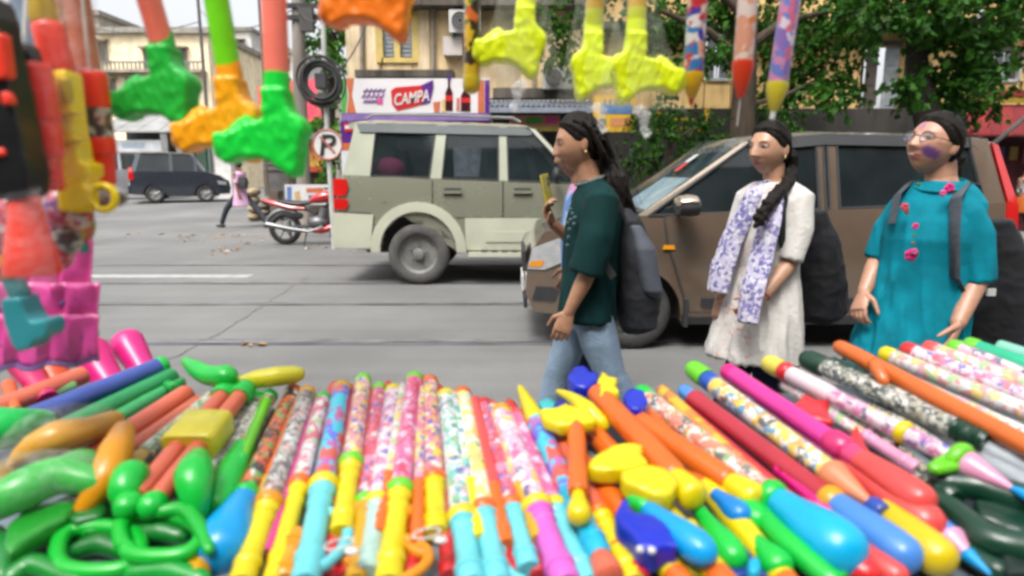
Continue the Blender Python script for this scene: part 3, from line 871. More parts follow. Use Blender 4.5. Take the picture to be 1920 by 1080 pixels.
for (y0, y1, c) in ((262, 285, (226, 120, 60)), (285.3, 303, (232, 150, 70)), (303.3, 312, (240, 190, 70)), (312.3, 322, (214, 70, 50))):
    mb = MB(); slab(mb, 538, y0, 604, y1, 17.5, 0, .08); mb.build('front_band', pm(rgb(*c), .6, .15, 3), t)
mb = MB(); x0, z0, x1, z1 = rect(542, 323, 600, 400, 17.6); mb.bbox((x0, 17.7, gz(17)), (x1, 18.4, z1)); mb.build('stall_body', pm(rgb(92, 78, 66), .8, .3, 3), t)
mb = MB(); slab(mb, 534, 250, 608, 261.5, 17.5, -.2, 1.2); mb.build('stall_roof', M_grey, t)
t = thing('display_board', 'white low display board with orange marks behind the motorbike', 'sign', at(580, 385, 13.4))
mb = MB(); slab(mb, 536, 346, 622, 384, 13.4, 0, .05); mb.build('board', pm(rgb(238, 238, 236), .5, .05), t)
sign_piece('mark', [(574, 353), (606, 352), (606, 360), (575, 361)], M_orange_p, 13.4, -.006, -.002, t)
sign_piece('mark', [(552, 360), (562, 358), (564, 378), (554, 380)], pm(rgb(225, 185, 130), .5), 13.4, -.006, -.002, t)
sign_piece('mark', [(578, 366), (588, 366), (587, 380), (580, 380)], pm(rgb(110, 100, 140), .5), 13.4, -.006, -.002, t)
sign_piece('mark', [(538, 350), (547, 350), (547, 376), (538, 376)], pm(rgb(110, 140, 205), .5), 13.4, -.006, -.002, t)
for px in (541, 617):
    mb = MB(); q = at(px, 384, 13.42); mb.bbox((q.x - .02, 13.42, 0), (q.x + .02, 13.46, q.z)); mb.build('leg', M_dark, t)
rnd = random.Random(3)
for i, (px, py, h, w, c, nm, lb) in enumerate([
    (478, 398, 60, 20, (190, 172, 140), 'stacked_sack', 'beige sack stack left of the snack stall'),
    (500, 392, 44, 20, (150, 140, 125), 'wrapped_bundle', 'grey brown wrapped bundle between sacks and stall'),
    (520, 396, 56, 16, (120, 105, 90), 'wooden_crate', 'brown wooden crate tower beside the snack stall')]):
    g0 = at(px, py, 17.0); H = h / 70
    t = thing(nm, lb, nm.split('_')[1], (g0.x, 17, gz(17)))
    for k in range(4):
        mb = MB()
        if nm == 'wooden_crate':
            for s in range(3): mb.bbox((g0.x - w / 140, 17 - .2, gz(17) + H * (k + s * .32) / 4), (g0.x + w / 140, 17 + .2, gz(17) + H * (k + s * .32 + .26) / 4))
        else:
            mb.ellipsoid((g0.x + rnd.uniform(-.03, .03), 17, gz(17) + H * (k + .5) / 4), (w / 130, .3, H / 7.2), 14, 8)
        mb.build('layer', pm(rgb(*c), .9, .25, 6, .4, 30), t)

# ---------------------------------------------------------------- poles, coil, no parking sign
PY_ = 11.4
base = ground(628, 470); base = Vector((at(626, 440, PY_).x, PY_, 0))
pl = thing('sign_pole', 'thin white pole carrying the no parking sign and the black cable coil', 'pole', base)
mb = MB(); mb.tube([base, at(619, 330, PY_), at(609, 160, PY_), at(604, -60, PY_)], [.05, .045, .045, .04], 12); mb.build('shaft', pm(rgb(214, 214, 208), .5, .15, 3), pl)
sc_ = at(614, 271, PY_ - .08)
sg = thing('no_parking_sign', 'round white no parking sign with black P and slash', 'sign', sc_)
Rm = .262
mb = MB(); mb.lathe(sc_ + Vector((0, .02, 0)), sc_, [(0, Rm), (1, Rm)], 36); mb.build('disc', pm(rgb(240, 236, 230), .5, .05), sg)
mb = MB(); mb.torus(sc_, (0, 1, 0), Rm * .96, .016, 36, 8); mb.build('red_rim', pm(rgb(205, 120, 110), .5, .2, 20), sg)
letters('P', 600, 252, 630, 292, PY_ - .08, M_black, sg, 0, -.012, 'lettering')
mb = MB(); mb.tube([sc_ + Vector((-.12, -.018, .13)), sc_ + Vector((.12, -.018, -.13))], .018, 6, flat=(1, .3)); mb.build('slash', pm(rgb(190, 110, 100), .5), sg)
cc = at(602, 152, PY_ - .1)
coil = thing('cable_coil', 'large coil of black cable hung on the white pole', 'cable coil', cc)
rnd = random.Random(12)
for k in range(16):
    mb = MB(); rr = .25 + .155 * rnd.random()
    mb.torus(cc + Vector((rnd.uniform(-.03, .03), rnd.uniform(-.07, .05), rnd.uniform(-.04, .04))), (rnd.uniform(-.12, .12), 1, rnd.uniform(-.12, .12)), rr, .017, 36, 6, sx=1, sy=1.08)
    mb.build('cable_loop', M_wire, coil)
mb = MB(); mb.bbox(cc + Vector((-.09, -.06, -.12)), cc + Vector((.09, .05, .12))); mb.build('junction_box', M_dark, coil)
mb = MB(); mb.bbox(cc + Vector((-.06, -.05, -.36)), cc + Vector((.10, .05, -.20))); mb.build('junction_box', pm(rgb(70, 70, 72), .6), coil)
b2 = Vector((at(566, 300, 15.5).x, 15.5, gz(15.5)))
mb = MB(); mb.tube([b2, at(563, 200, 15.5), at(556, -120, 15.5)], [.17, .16, .14], 12)
p2 = thing('old_utility_pole', 'thick weathered grey utility pole left of the white sign pole', 'pole', b2)
mb.build('shaft', pm(rgb(168, 158, 148), .9, .25, 2, .5, 20, stretch=(1, 1, .2)), p2)
for k, py in enumerate((12, 34)):
    mb = MB(); q = at(558, py, 15.4); mb.bbox((q.x - .6, 15.3, q.z - .05), (q.x + .6, 15.38, q.z + .05)); mb.build('cross_arm', M_dark, p2)
mb = MB(); q = at(566, 40, 15.3); mb.bbox((q.x - .0, 15.1, q.z - .25), (q.x + .3, 15.28, q.z + .25)); mb.build('transformer_box', pm(rgb(80, 78, 76), .7), p2)
# lamp post / second pole in the distance
for i, (px, Y, lab) in enumerate(((376, 30, 'slim dark pole rising beside the pale far block'), (490, 27, 'slim grey pole behind the red hanging tube'))):
    q = at(px, 60, Y); mb = MB(); mb.tube([(q.x, Y, gz(Y)), (q.x, Y, q.z + 4)], [.09, .06], 10)
    tag(mb.build('street_pole', pm(rgb(105, 100, 98), .7, .2)), lab, 'pole')
# overhead wires
for i, (p0, Y0, p1, Y1, sag, lab) in enumerate([((556, -10), 15.4, (120, -90), 30, .5, 'black overhead wire running up left of the utility pole'),
        ((558, 12), 15.4, (376, 20), 30, .6, 'black overhead wire slung between the two poles'),
        ((604, 30), 11.4, (556, 8), 15.4, .2, 'short black wire between white pole and grey pole'),
        ((376, 40), 30, (100, 24), 44, .8, 'thin far wire crossing the white sky'),
        ((604, 150), 11.4, (700, 10), 13.5, .3, 'black service wire from the coil up to the cream house')]):
    a, b = at(*p0, Y0), at(*p1, Y1)
    pts = [a.lerp(b, k / 20) - Vector((0, 0, sag * 4 * (k / 20) * (1 - k / 20))) for k in range(21)]
    mb = MB(); mb.tube(pts, .014 if Y0 < 20 else .02, 6); tag(mb.build('overhead_wire', M_wire), lab, 'wire')

# ---------------------------------------------------------------- trees
def leaf_mat(c, seed):
    m, nt, b = newmat('leaves_%d' % seed)
    g = nt.nodes.new('ShaderNodeNewGeometry')
    k = rgb(*c)
    r = _ramp(nt, g.outputs['Random Per Island'], [(0, tuple(x * .45 for x in k[:3]) + (1,)), (.5, k), (1, (min(1, k[0] * 1.7), min(1, k[1] * 1.45), k[2] * 1.1, 1))])
    nt.links.new(r.outputs[0], b.inputs['Base Color'])
    b.inputs['Roughness'].default_value = .6
    b.inputs['Specular IOR Level'].default_value = .2
    tr = nt.nodes.new('ShaderNodeBsdfTranslucent')
    nt.links.new(r.outputs[0], tr.inputs[0])
    mx = nt.nodes.new('ShaderNodeMixShader'); mx.inputs[0].default_value = .28
    nt.links.new(b.outputs[0], mx.inputs[1]); nt.links.new(tr.outputs[0], mx.inputs[2])
    nt.links.new(mx.outputs[0], nt.nodes['Material Output'].inputs[0])
    return m
def leaves(centres, seed, size=.10):
    """leaf blades scattered in drooping sprays inside each clump"""
    rn = np.random.RandomState(seed)
    V, F = [], []
    for (c, r, n) in centres:
        c = np.array(c)
        ns = max(3, int(n * 1.55) // 14)
        for s in range(ns):
            d = rn.normal(size=3); d /= np.linalg.norm(d)
            o = c + d * np.array(r) * rn.uniform(.25, 1.0)
            dirn = d + np.array([0, 0, -.5]) + rn.normal(size=3) * .3; dirn /= np.linalg.norm(dirn)
            L = rn.uniform(.2, .5)
            for q in range(14):
                p = o + dirn * L * (q / 14 - .3) + rn.normal(size=3) * .05
                a = dirn + rn.normal(size=3) * .8 + np.array([0, 0, -.35]); a /= np.linalg.norm(a)
                b = np.cross(a, rn.normal(size=3)); b /= np.linalg.norm(b) + 1e-9
                nn = np.cross(a, b)
                sz = size * rn.uniform(.6, 1.35); w = sz * .36
                i0 = len(V)
                V += [p, p + a * sz * .45 + b * w + nn * w * .3, p + a * sz, p + a * sz * .45 - b * w + nn * w * .3]
                F += [(i0, i0 + 1, i0 + 2), (i0, i0 + 2, i0 + 3)]
    return V, F
def tree(name, label, base, trunk, limbs, clumps, c, seed, size=.10, grp='street trees', cat='tree', bark=(70, 58, 48)):
    t = thing(name, label, cat, base, grp)
    mb = MB(); mb.tube([p for p, r in trunk], [r for p, r in trunk], 14)
    tr = mb.build('trunk', pm(rgb(*bark), .95, .35, 5, 1.0, 14, stretch=(1, 1, .3)), t)
    for lm in limbs:
        mb = MB(); mb.tube([p for p, r in lm], [r for p, r in lm], 9); mb.build('limb', pm(rgb(*bark), .95, .35, 5, 1.0, 14, stretch=(1, 1, .3)), t)
    V, F = leaves(clumps, seed, size)
    mb = MB(); mb.v = [tuple(v) for v in V]; mb.f = F; mb.m = [0] * len(F)
    me = bpy.data.meshes.new('crown'); off = wloc(t)
    me.from_pydata([(x - off.x, y - off.y, z - off.z) for x, y, z in V], [], F)
    me.materials.append(leaf_mat(c, seed))
    link('crown', me, t)
    return t
def cl(px, py, Y, rpx, n):
    k = Y / FPX * 1.02
    return (at(px, py, Y), (rpx * k, rpx * k * .8, rpx * k * .85), n)
rn = random.Random(21)
T1Y = 11.9
b1 = Vector((at(1386, 300, T1Y).x, T1Y, .13))
c1 = []
for (px, py, r_, n) in [(1060, 40, 55, 260), (1040, 110, 40, 150), (1180, 10, 60, 300), (1110, -20, 60, 260), (1270, 60, 50, 300), (1255, 150, 34, 160), (1330, 30, 60, 330), (1345, 110, 40, 220), (1440, 40, 60, 340), (1470, 120, 45, 260),
                     (1530, 30, 55, 300), (1540, 110, 50, 260), (1500, 180, 38, 170), (1580, 150, 40, 190), (1420, 160, 34, 130), (1330, -40, 80, 380), (1500, -50, 90, 420), (1210, 90, 36, 140), (1600, 60, 50, 220), (1480, 225, 26, 80), (1380, -10, 60, 240)]:
    c1.append(cl(px + rn.uniform(-8, 8), py + rn.uniform(-8, 8), T1Y + rn.uniform(-.7, 1.2), r_, n))
tree('street_tree', 'leafy green tree with brown trunk behind the three hanging pointed tubes', b1,
     [(b1, .26), (at(1392, 230, T1Y), .22), (at(1398, 120, T1Y), .19), (at(1402, 20, T1Y), .16), (at(1380, -80, T1Y), .12)],
     [[(at(1398, 120, T1Y), .11), (at(1330, 60, T1Y), .07), (at(1240, 20, T1Y), .04)], [(at(1400, 90, T1Y), .10), (at(1470, 40, T1Y), .07), (at(1560, 20, T1Y), .04)], [(at(1402, 30, T1Y), .1), (at(1330, -30, T1Y), .05)], [(at(1395, 200, T1Y), .06), (at(1470, 180, T1Y), .04), (at(1530, 150, T1Y), .02)]],
     c1, (60, 112, 30), 31, .12, bark=(74, 60, 46))
T2Y = 10.6
b2 = Vector((at(1748, 330, T2Y).x, T2Y, 0))
c2 = []
for (px, py, r_, n) in [(1760, 165, 50, 330), (1700, 160, 30, 110), (1830, 110, 46, 300), (1790, 90, 44, 260), (1850, 30, 60, 300), (1780, 20, 50, 260), (1650, 30, 50, 230), (1600, 10, 50, 220), (1900, 70, 40, 160), (1840, 175, 40, 210), (1780, -40, 90, 380), (1910, -20, 70, 300), (1640, -50, 80, 300), (1560, 190, 30, 90), (1870, 140, 34, 120)]:
    c2.append(cl(px + rn.uniform(-8, 8), py + rn.uniform(-8, 8), T2Y + rn.uniform(-.8, .8), r_, n))
tree('street_tree', 'leafy tree with dark forked trunk in front of the ochre house door', b2,
     [(b2, .27), (at(1745, 250, T2Y), .21), (at(1722, 150, T2Y), .17), (at(1716, 70, T2Y), .14), (at(1730, -30, T2Y), .12), (at(1740, -120, T2Y), .09)],
     [[(at(1716, 70, T2Y), .10), (at(1690, 48, T2Y), .08), (at(1640, 50, T2Y), .06), (at(1600, 20, T2Y), .04)], [(at(1722, 40, T2Y), .09), (at(1700, -20, T2Y), .06), (at(1660, -60, T2Y), .04)], [(at(1720, 110, T2Y), .08), (at(1770, 70, T2Y), .06), (at(1850, 30, T2Y), .03)], [(at(1730, 190, T2Y), .05), (at(1770, 160, T2Y), .04), (at(1830, 110, T2Y), .02)]],
     c2, (54, 106, 28), 32, .13, bark=(52, 44, 38))
T3Y = 11.2
b3 = Vector((at(1258, 330, T3Y).x, T3Y, .13))
c3 = [cl(px, py, T3Y + rn.uniform(-.4, .5), r_, n) for (px, py, r_, n) in [(1230, 250, 32, 150), (1260, 215, 30, 130), (1290, 270, 34, 170), (1210, 300, 40, 200), (1320, 225, 30, 110), (1350, 270, 28, 100), (1270, 320, 44, 200), (1200, 240, 24, 80), (1480, 215, 26, 70)]]
tree('roadside_shrub', 'green shrub at the kerb above the brown car bonnet', b3, [(b3, .06), (at(1256, 270, T3Y), .05), (at(1262, 215, T3Y), .03)],
     [[(at(1256, 270, T3Y), .03), (at(1300, 240, T3Y), .02)]], c3, (50, 92, 26), 33, .10, None, 'shrub')
T4Y = 16.2
b4 = Vector((at(618, 360, T4Y).x, T4Y, gz(T4Y)))
c4 = [cl(px, py, T4Y + rn.uniform(-.3, .3), r_, n) for (px, py, r_, n) in [(620, 40, 34, 260), (600, 80, 26, 180), (630, 110, 26, 180), (640, 70, 24, 150), (622, 180, 22, 160), (608, 230, 18, 110), (620, 290, 22, 160), (606, 330, 18, 110), (634, 240, 16, 90), (610, 140, 22, 130), (640, 20, 30, 160), (600, 0, 40, 220)]]
tree('climber_tree', 'narrow climber covered tree behind the no parking sign', b4, [(b4, .14), (at(620, 240, T4Y), .11), (at(625, 60, T4Y), .08)], [[(at(622, 150, T4Y), .05), (at(605, 70, T4Y), .03)]], c4, (90, 156, 42), 34, .11)
# ================================================================ VEHICLES
def arc(xc, zc, r, a0, a1, n=12):
    return [(xc + r * math.cos(a0 + (a1 - a0) * i / n), zc + r * math.sin(a0 + (a1 - a0) * i / n)) for i in range(n + 1)]
def lerp_line(pts, x):
    if x <= pts[0][0]: return pts[0][1]
    for (a, za), (b, zb) in zip(pts, pts[1:]):
        if x <= b: return za + (zb - za) * (x - a) / (b - a + 1e-9)
    return pts[-1][1]
class Car:
    """spec in local x (along, + to the right in the photograph), z up; near side faces the camera"""
    def __init__(s, t, x0, yn, W, L, belt, roof, Wt, g, z0=0.0, rot=0.0):
        s.t, s.x0, s.yc, s.W, s.L, s.belt, s.roof, s.Wt, s.g, s.z0, s.rot = t, x0, yn + W, W, L, belt, roof, Wt, g, z0, rot
    def P(s, x, y, z):
        p = Vector((x - s.L / 2, y, z))
        if s.rot: p = Matrix.Rotation(s.rot, 3, 'Z') @ p
        return Vector((p.x + s.x0 + s.L / 2, p.y + s.yc, p.z + s.z0))
    def _finish(s, bm, name, mat_, parent, angle=35):
        me = bpy.data.meshes.new(name)
        bmesh.ops.recalc_face_normals(bm, faces=bm.faces[:])
        bm.to_mesh(me); bm.free()
        off = wloc(parent)
        co = mesh_co(me)
        out = np.array([s.P(*c) - off for c in co.tolist()])
        set_co(me, out)
        for m in (mat_ if isinstance(mat_, list) else [mat_]): me.materials.append(m)
        me.polygons.foreach_set('use_smooth', [True] * len(me.polygons))
        me.set_sharp_from_angle(angle=R(angle))
        return link(name, me, parent)
    def _grid(s, poly, step):
        bm = bmesh.new()
        vs = [bm.verts.new((x, 0, z)) for x, z in poly]
        bm.faces.new(vs)
        bmesh.ops.triangulate(bm, faces=bm.faces[:], ngon_method='EAR_CLIP')
        xs = [p[0] for p in poly]; zs = [p[1] for p in poly]
        k = min(xs) + step * .51
        while k < max(xs):
            bmesh.ops.bisect_plane(bm, geom=bm.verts[:] + bm.edges[:] + bm.faces[:], plane_co=(k, 0, 0), plane_no=(1, 0, 0)); k += step
        k = min(zs) + step * .37
        while k < max(zs):
            bmesh.ops.bisect_plane(bm, geom=bm.verts[:] + bm.edges[:] + bm.faces[:], plane_co=(0, 0, k), plane_no=(0, 0, 1)); k += step
        bmesh.ops.dissolve_degenerate(bm, dist=1e-5, edges=bm.edges[:])
        return bm
    def hw(s, x, z):
        zb = lerp_line(s.belt, x)
        if z > zb:
            zr = lerp_line(s.roof, x)
            k = min(1, (z - zb) / max(.05, zr - zb))
            return s.W * s.g(x, zb) * (1 - k) + s.Wt * s.g(x, zb) * k
        return s.W * s.g(x, z)
    def shell(s, poly, mat_, name='body', step=.11, bevel=.045, crown=.03):
        bm = s._grid(poly, step)
        for v in bm.verts: v.co.y = -s.W
        r = bmesh.ops.extrude_face_region(bm, geom=bm.faces[:])
        for e in r['geom']:
            if isinstance(e, bmesh.types.BMVert): e.co.y = s.W
        rim = [e for e in bm.edges if len(e.link_faces) == 2 and e.calc_face_angle(0) > 1.2]
        if bevel: bmesh.ops.bevel(bm, geom=rim, offset=bevel, segments=3, profile=.55, affect='EDGES', clamp_overlap=True)
        for k in range(-3, 4):
            bmesh.ops.bisect_plane(bm, geom=bm.verts[:] + bm.edges[:] + bm.faces[:], plane_co=(0, k * s.W * .26, 0), plane_no=(0, 1, 0))
        for v in bm.verts:
            f = v.co.y / s.W
            v.co.y = f * s.W * s.g(v.co.x, v.co.z)
            v.co.z += crown * (1 - f * f) * (1 if v.co.z > .7 else 0)
        return s._finish(bm, name, mat_, s.t)
    def side(s, poly, d0, d1, mat_, name, parent=None, sides=(-1,), step=.12):
        """panel following the body side; d0..d1 = how far proud"""
        out = []
        for sd in sides:
            bm = s._grid(poly, step)
            r = bmesh.ops.extrude_face_region(bm, geom=bm.faces[:])
            new = set(e for e in r['geom'] if isinstance(e, bmesh.types.BMVert))
            for v in bm.verts:
                v.co.y = sd * (s.hw(v.co.x, v.co.z) + (d1 if v in new else d0))
            out.append(s._finish(bm, name, mat_, parent or s.t))
        return out
    def mbuild(s, mb, name, mat_, parent=None, smooth=True, angle=40):
        mb.v = [tuple(s.P(*v)) for v in mb.v]
        return mb.build(name, mat_, parent or s.t, smooth, angle)
    def roof_panel(s, x0, x1, mat_, crown=.05, th=.05, ny=12, nx=14):
        mb = MB(); vs = []; fs = []
        for i in range(nx + 1):
            x = x0 + (x1 - x0) * i / nx
            e = min(1, min(i, nx - i) / 2.0)
            for j in range(ny + 1):
                f = -1 + 2 * j / ny
                w = s.Wt * s.g(x, lerp_line(s.belt, x))
                vs.append((x, f * w, lerp_line(s.roof, x) + crown * (1 - abs(f) ** 2.6) - .03 * (1 - e) * (1 - .5 * abs(f))))
        n = len(vs)
        vs += [(x, y, z - th) for x, y, z in vs]
        Wd = ny + 1
        for i in range(nx):
            for j in range(ny):
                a = i * Wd + j
                fs += [(a, a + 1, a + Wd + 1, a + Wd), (n + a, n + a + Wd, n + a + Wd + 1, n + a + 1)]
        for i in range(nx):
            for j in (0, ny):
                a = i * Wd + j; fs.append((a, a + Wd, n + a + Wd, n + a))
        for j in range(ny):
            for i in (0, nx):
                a = i * Wd + j; fs.append((a, a + 1, n + a + 1, n + a))
        mb.add(vs, fs)
        return s.mbuild(mb, 'roof', mat_)
    def glasshouse(s, pillars, glass, sides=(-1, 1), inset=.012, seal=None):
        """pillars: (x_bottom0, x_bottom1, x_top0, x_top1, material)"""
        for (b0, b1, t0, t1, m) in pillars:
            for sd in sides:
                q = []
                for dy in (0, -.055):
                    for (x, top) in ((b0, 0), (b1, 0), (t1, 1), (t0, 1)):
                        zb, zr = lerp_line(s.belt, x), lerp_line(s.roof, x) - .01
                        z = zr if top else zb - .01
                        q.append((x, sd * ((s.Wt if top else s.W) * s.g(x, zb) + dy), z))
                mb = MB(); mb.add(q, [(0, 1, 2, 3), (7, 6, 5, 4), (0, 4, 5, 1), (1, 5, 6, 2), (2, 6, 7, 3), (3, 7, 4, 0)])
                s.mbuild(mb, 'pillar', m, smooth=False)
        for p, q_ in zip(pillars, pillars[1:]):
            for sd in sides:
                q = []
                for dy in (-inset, -inset - .006):
                    for (x, top) in ((p[1] - .005, 0), (q_[0] + .005, 0), (q_[2] + .005, 1), (p[3] - .005, 1)):
                        zb, zr = lerp_line(s.belt, x), lerp_line(s.roof, x) - .015
                        q.append((x, sd * ((s.Wt if top else s.W) * s.g(x, zb) + dy), zr if top else zb))
                mb = MB(); mb.add(q, [(0, 1, 2, 3), (7, 6, 5, 4), (0, 4, 5, 1), (1, 5, 6, 2), (2, 6, 7, 3), (3, 7, 4, 0)])
                w = s.mbuild(mb, 'side_window', glass, smooth=False)
                if seal and sd == -1:
                    ins = lambda a, b, t: a + (b - a) * t
                    c = [Vector(v) for v in q[:4]]; c = [v + Vector((0, sd * .008, 0)) for v in c]
                    mb = MB()
                    for i in range(4): mb.tube([c[i], c[(i + 1) % 4]], .012, 6)
                    s.mbuild(mb, 'window_seal', seal, w)
    def cross_glass(s, xb, xt, glass, name, n=8, bow=.06):
        """windscreen or rear window between the pillars, bowed"""
        mb = MB(); vs = []; fs = []
        sg = 1 if xt > xb else -1
        for k in range(5):
            t = k / 4
            for j in range(n + 1):
                f = -1 + 2 * j / n
                x = xb + (xt - xb) * t
                zb, zr = lerp_line(s.belt, xb), lerp_line(s.roof, xt) + .01
                w = (s.W * s.g(xb, zb) * (1 - t) + s.Wt * s.g(xt, zb) * t) - .03
                vs.append((x - sg * bow * (1 - f * f), f * w, zb + (zr - zb) * t + .02 * (1 - f * f) * t))
        n0 = len(vs); vs += [(x + sg * .008, y, z - .003) for x, y, z in vs]
        for k in range(4):
            for j in range(n):
                a = k * (n + 1) + j
                fs += [(a, a + 1, a + n + 2, a + n + 1), (n0 + a, n0 + a + n + 1, n0 + a + n + 2, n0 + a + 1)]
        mb.add(vs, fs)
        return s.mbuild(mb, name, glass)
    def wheel(s, xc, r, w, y, rim, tyre=None, spokes=5, name='wheel', cover=False):
        e = s.P(xc, y, r)
        t = bpy.data.objects.new(name, None); COL.objects.link(t); t.parent = s.t
        t.location = e - wloc(s.t); _W[t.name] = e
        ax = (s.P(xc, y - 1, r) - e).normalized()
        a, b = e + ax * w / 2, e - ax * w / 2       # a = outer face on near side
        if y > 0: a, b = b, a
        d = (a - b).normalized()
        mb = MB(); mb.lathe(b, a, [(0, .60 * r), (.02, .88 * r), (.10, .965 * r), (.22, r), (.5, r * 1.003), (.78, r), (.90, .965 * r), (.985, .88 * r), (1, .74 * r), (.96, .66 * r), (.9, .62 * r)], 40, cap=False)
        mb.build('tyre', tyre or M_tyre, t, angle=60)
        mb = MB(); c = a - d * .035
        mb.lathe(c - d * .05, c, [(0, .655 * r), (.7, .655 * r), (1, .63 * r), (.7, .58 * r), (.35, .54 * r), (.3, .1 * r)], 36)
        rm = mb.build('rim', rim, t)
        for k in range(spokes):
            an = 2 * math.pi * k / spokes + .3
            u = d.orthogonal().normalized(); v = d.cross(u)
            q = u * math.cos(an) + v * math.sin(an)
            mb = MB(); mb.tube([c - d * .012 + q * .08 * r, c - d * .004 + q * .35 * r, c - d * .012 + q * .62 * r], [.11 * r, .09 * r, .12 * r], 8, flat=(.35, 1), up=d)
            mb.build('spoke', rim, t)
        mb = MB(); mb.lathe(c - d * .03, c + d * .012, [(0, .2 * r), (.8, .18 * r), (1, .13 * r)], 20); mb.build('hub_cap', rim, t)
        for k in range(5):
            an = 2 * math.pi * k / 5
            u = d.orthogonal().normalized(); v = d.cross(u); q = u * math.cos(an) + v * math.sin(an)
            mb = MB(); mb.lathe(c - d * .01 + q * .27 * r, c + d * .006 + q * .27 * r, [(0, .035 * r), (1, .03 * r)], 8); mb.build('wheel_nut', M_dark, t)
        return t
M_tyre = pm((0.035, 0.034, 0.033, 1), .85, .3, 6, .5, 30)
M_rim = pm((.17, .17, .16, 1), .6, .2, 8, metal=.2)
M_rubber = pm((.025, .025, .027, 1), .6, .2, 5)
GL = glass_mat((.014, .020, .022), .03)
GLS = glass_mat((.014, .022, .024), .03, .35, .42)
GLW = glass_mat((.03, .045, .05), .02)
M_lampred = pm(rgb(225, 30, 28), .15, .1, 8, coat=1)
M_lampwhite = pm(rgb(235, 238, 240), .08, .1, 20, metal=.4, coat=1)
M_amber = pm(rgb(255, 165, 20), .2, .1, 8, coat=1)
def gfun(L, kf, kr, zmid, zk, xf=.55, xr=.55):
    def g(x, z):
        a = max(0, (L * (1 - xf) - x) / (L * (1 - xf))) if False else 0
        u = x / L
        f = 1.0
        if u < .22: f -= kf * ((.22 - u) / .22) ** 2.2
        if u > .80: f -= kr * ((u - .80) / .20) ** 2.2
        f -= zk * max(0, (z - zmid)) ** 2 + zk * 1.2 * max(0, (zmid - .15 - z)) ** 2
        return f
    return g

# ---------------------------------------------------------------- silver green SUV
M_suv = pm(rgb(166, 168, 148), .26, .02, 1.2, metal=.35, coat=1)
M_suvlow = pm(rgb(228, 230, 206), .42, .05, 3, metal=.15, coat=.5)
yn = 7.58
x0 = at(630, 470, yn).x
Ls = 4.45
t = thing('suv', 'pale green silver SUV with steel wheels passing on the tram tracks', 'car', (x0 + Ls / 2, yn + .9, 0))
belt = [(0, 1.30), (.12, 1.30), (2.95, 1.20), (4.45, 1.0)]
roofl = [(0, 1.90), (.25, 1.915), (2.35, 1.855), (3, 1.3)]
g = gfun(Ls, .06, .10, .85, .22)
car = Car(t, x0, yn, .90, Ls, belt, roofl, .74, g)
wr, wf_ = .365, .365
xw0 = at(785, 478, yn).x - x0; xw1 = xw0 + 2.68
outl = [(.03, .46), (0, .62), (.02, .86), (.06, 1.02), (.10, 1.30), (2.95, 1.20), (3.15, 1.15), (4.05, 1.06), (4.33, .97), (4.44, .72), (4.42, .45), (4.2, .40)] + \
       [(xw1 + .46, .40)] + arc(xw1, .40, .46, 0.05, math.pi - .05) + [(xw1 - .46, .40), (xw0 + .46, .40)] + arc(xw0, .40, .46, 0.05, math.pi - .05) + [(xw0 - .46, .40)]
car.shell(outl, M_suv, bevel=.04)
mb = MB(); mb.bbox((.3, -.62, .36), (4.2, .62, .98)); car.mbuild(mb, 'underbody', M_black)
# lower cladding, arches, bumper
cl_poly = [(xw0 + .56, .42), (xw0 + .56, .80), (xw1 - .56, .80), (xw1 - .56, .42)]
car.side(cl_poly, -.01, .022, M_suvlow, 'lower_cladding', sides=(-1, 1))
car.side([(xw0 + .80, .52), (xw0 + .84, .64), (xw0 + 1.28, .64), (xw0 + 1.22, .52)], .022, .034, M_suvlow, 'cladding_insert')
for xc, nm in ((xw0, 'wheel_arch_flare'), (xw1, 'wheel_arch_flare')):
    fl = arc(xc, .42, .57, -.05, math.pi + .05, 18) + arc(xc, .42, .455, math.pi + .05, -.05, 18)
    car.side(fl, -.01, .045, M_suvlow, nm, sides=(-1, 1))
car.side([(.0, .44), (-.04, .62), (-.02, .86), (xw0 - .52, .84), (xw0 - .575, .44)], -.03, .03, M_suvlow, 'rear_bumper', sides=(-1, 1))
mb = MB(); mb.bbox((-.05, -.80, .46), (.12, .80, .84)); car.mbuild(mb, 'bumper_bar', M_suvlow)
# doors with seams, handles
door_r = [(xw0 + .10, .95), (xw0 + .38, .81), (xw0 + .56, .60), (xw0 + .62, .46), (1.95, .46), (1.95, 1.24), (xw0 + .26, 1.295), (xw0 + .10, 1.29)]
for nm, pl_, hx in (('rear_door', [(1.22, .81), (1.98, .81), (1.98, 1.222), (1.17, 1.25)], 1.30), ('front_door', [(2.0, .81), (2.92, .81), (2.92, 1.185), (2.0, 1.22)], 2.12)):
    ex = [(x + (-.012 if x < 1.99 and nm == 'rear_door' and x < 1.5 else .0), z) for x, z in pl_]
    car.side(pl_, -.004, .010, M_suv, nm, sides=(-1, 1))
    dpar = [o for o in t.children if o.name.startswith(nm)][0]
    car.side([(hx, 1.06), (hx + .20, 1.06), (hx + .20, 1.15), (hx, 1.15)], .010, .014, M_rubber, 'handle_recess', dpar)
    car.side([(hx - .01, 1.085), (hx + .21, 1.085), (hx + .21, 1.12), (hx - .01, 1.12)], .014, .045, M_suv, 'handle', dpar)
for xx in (1.155, 1.988, 2.935):
    car.side([(xx, .80), (xx + .008, .80), (xx + .008, 1.24), (xx, 1.24)], .0, .012, M_rubber, 'door_seam')
car.side([(.10, .855), (xw0 - .55, .855), (xw0 - .55, .862), (.10, .862)], .0, .012, M_rubber, 'panel_gap')
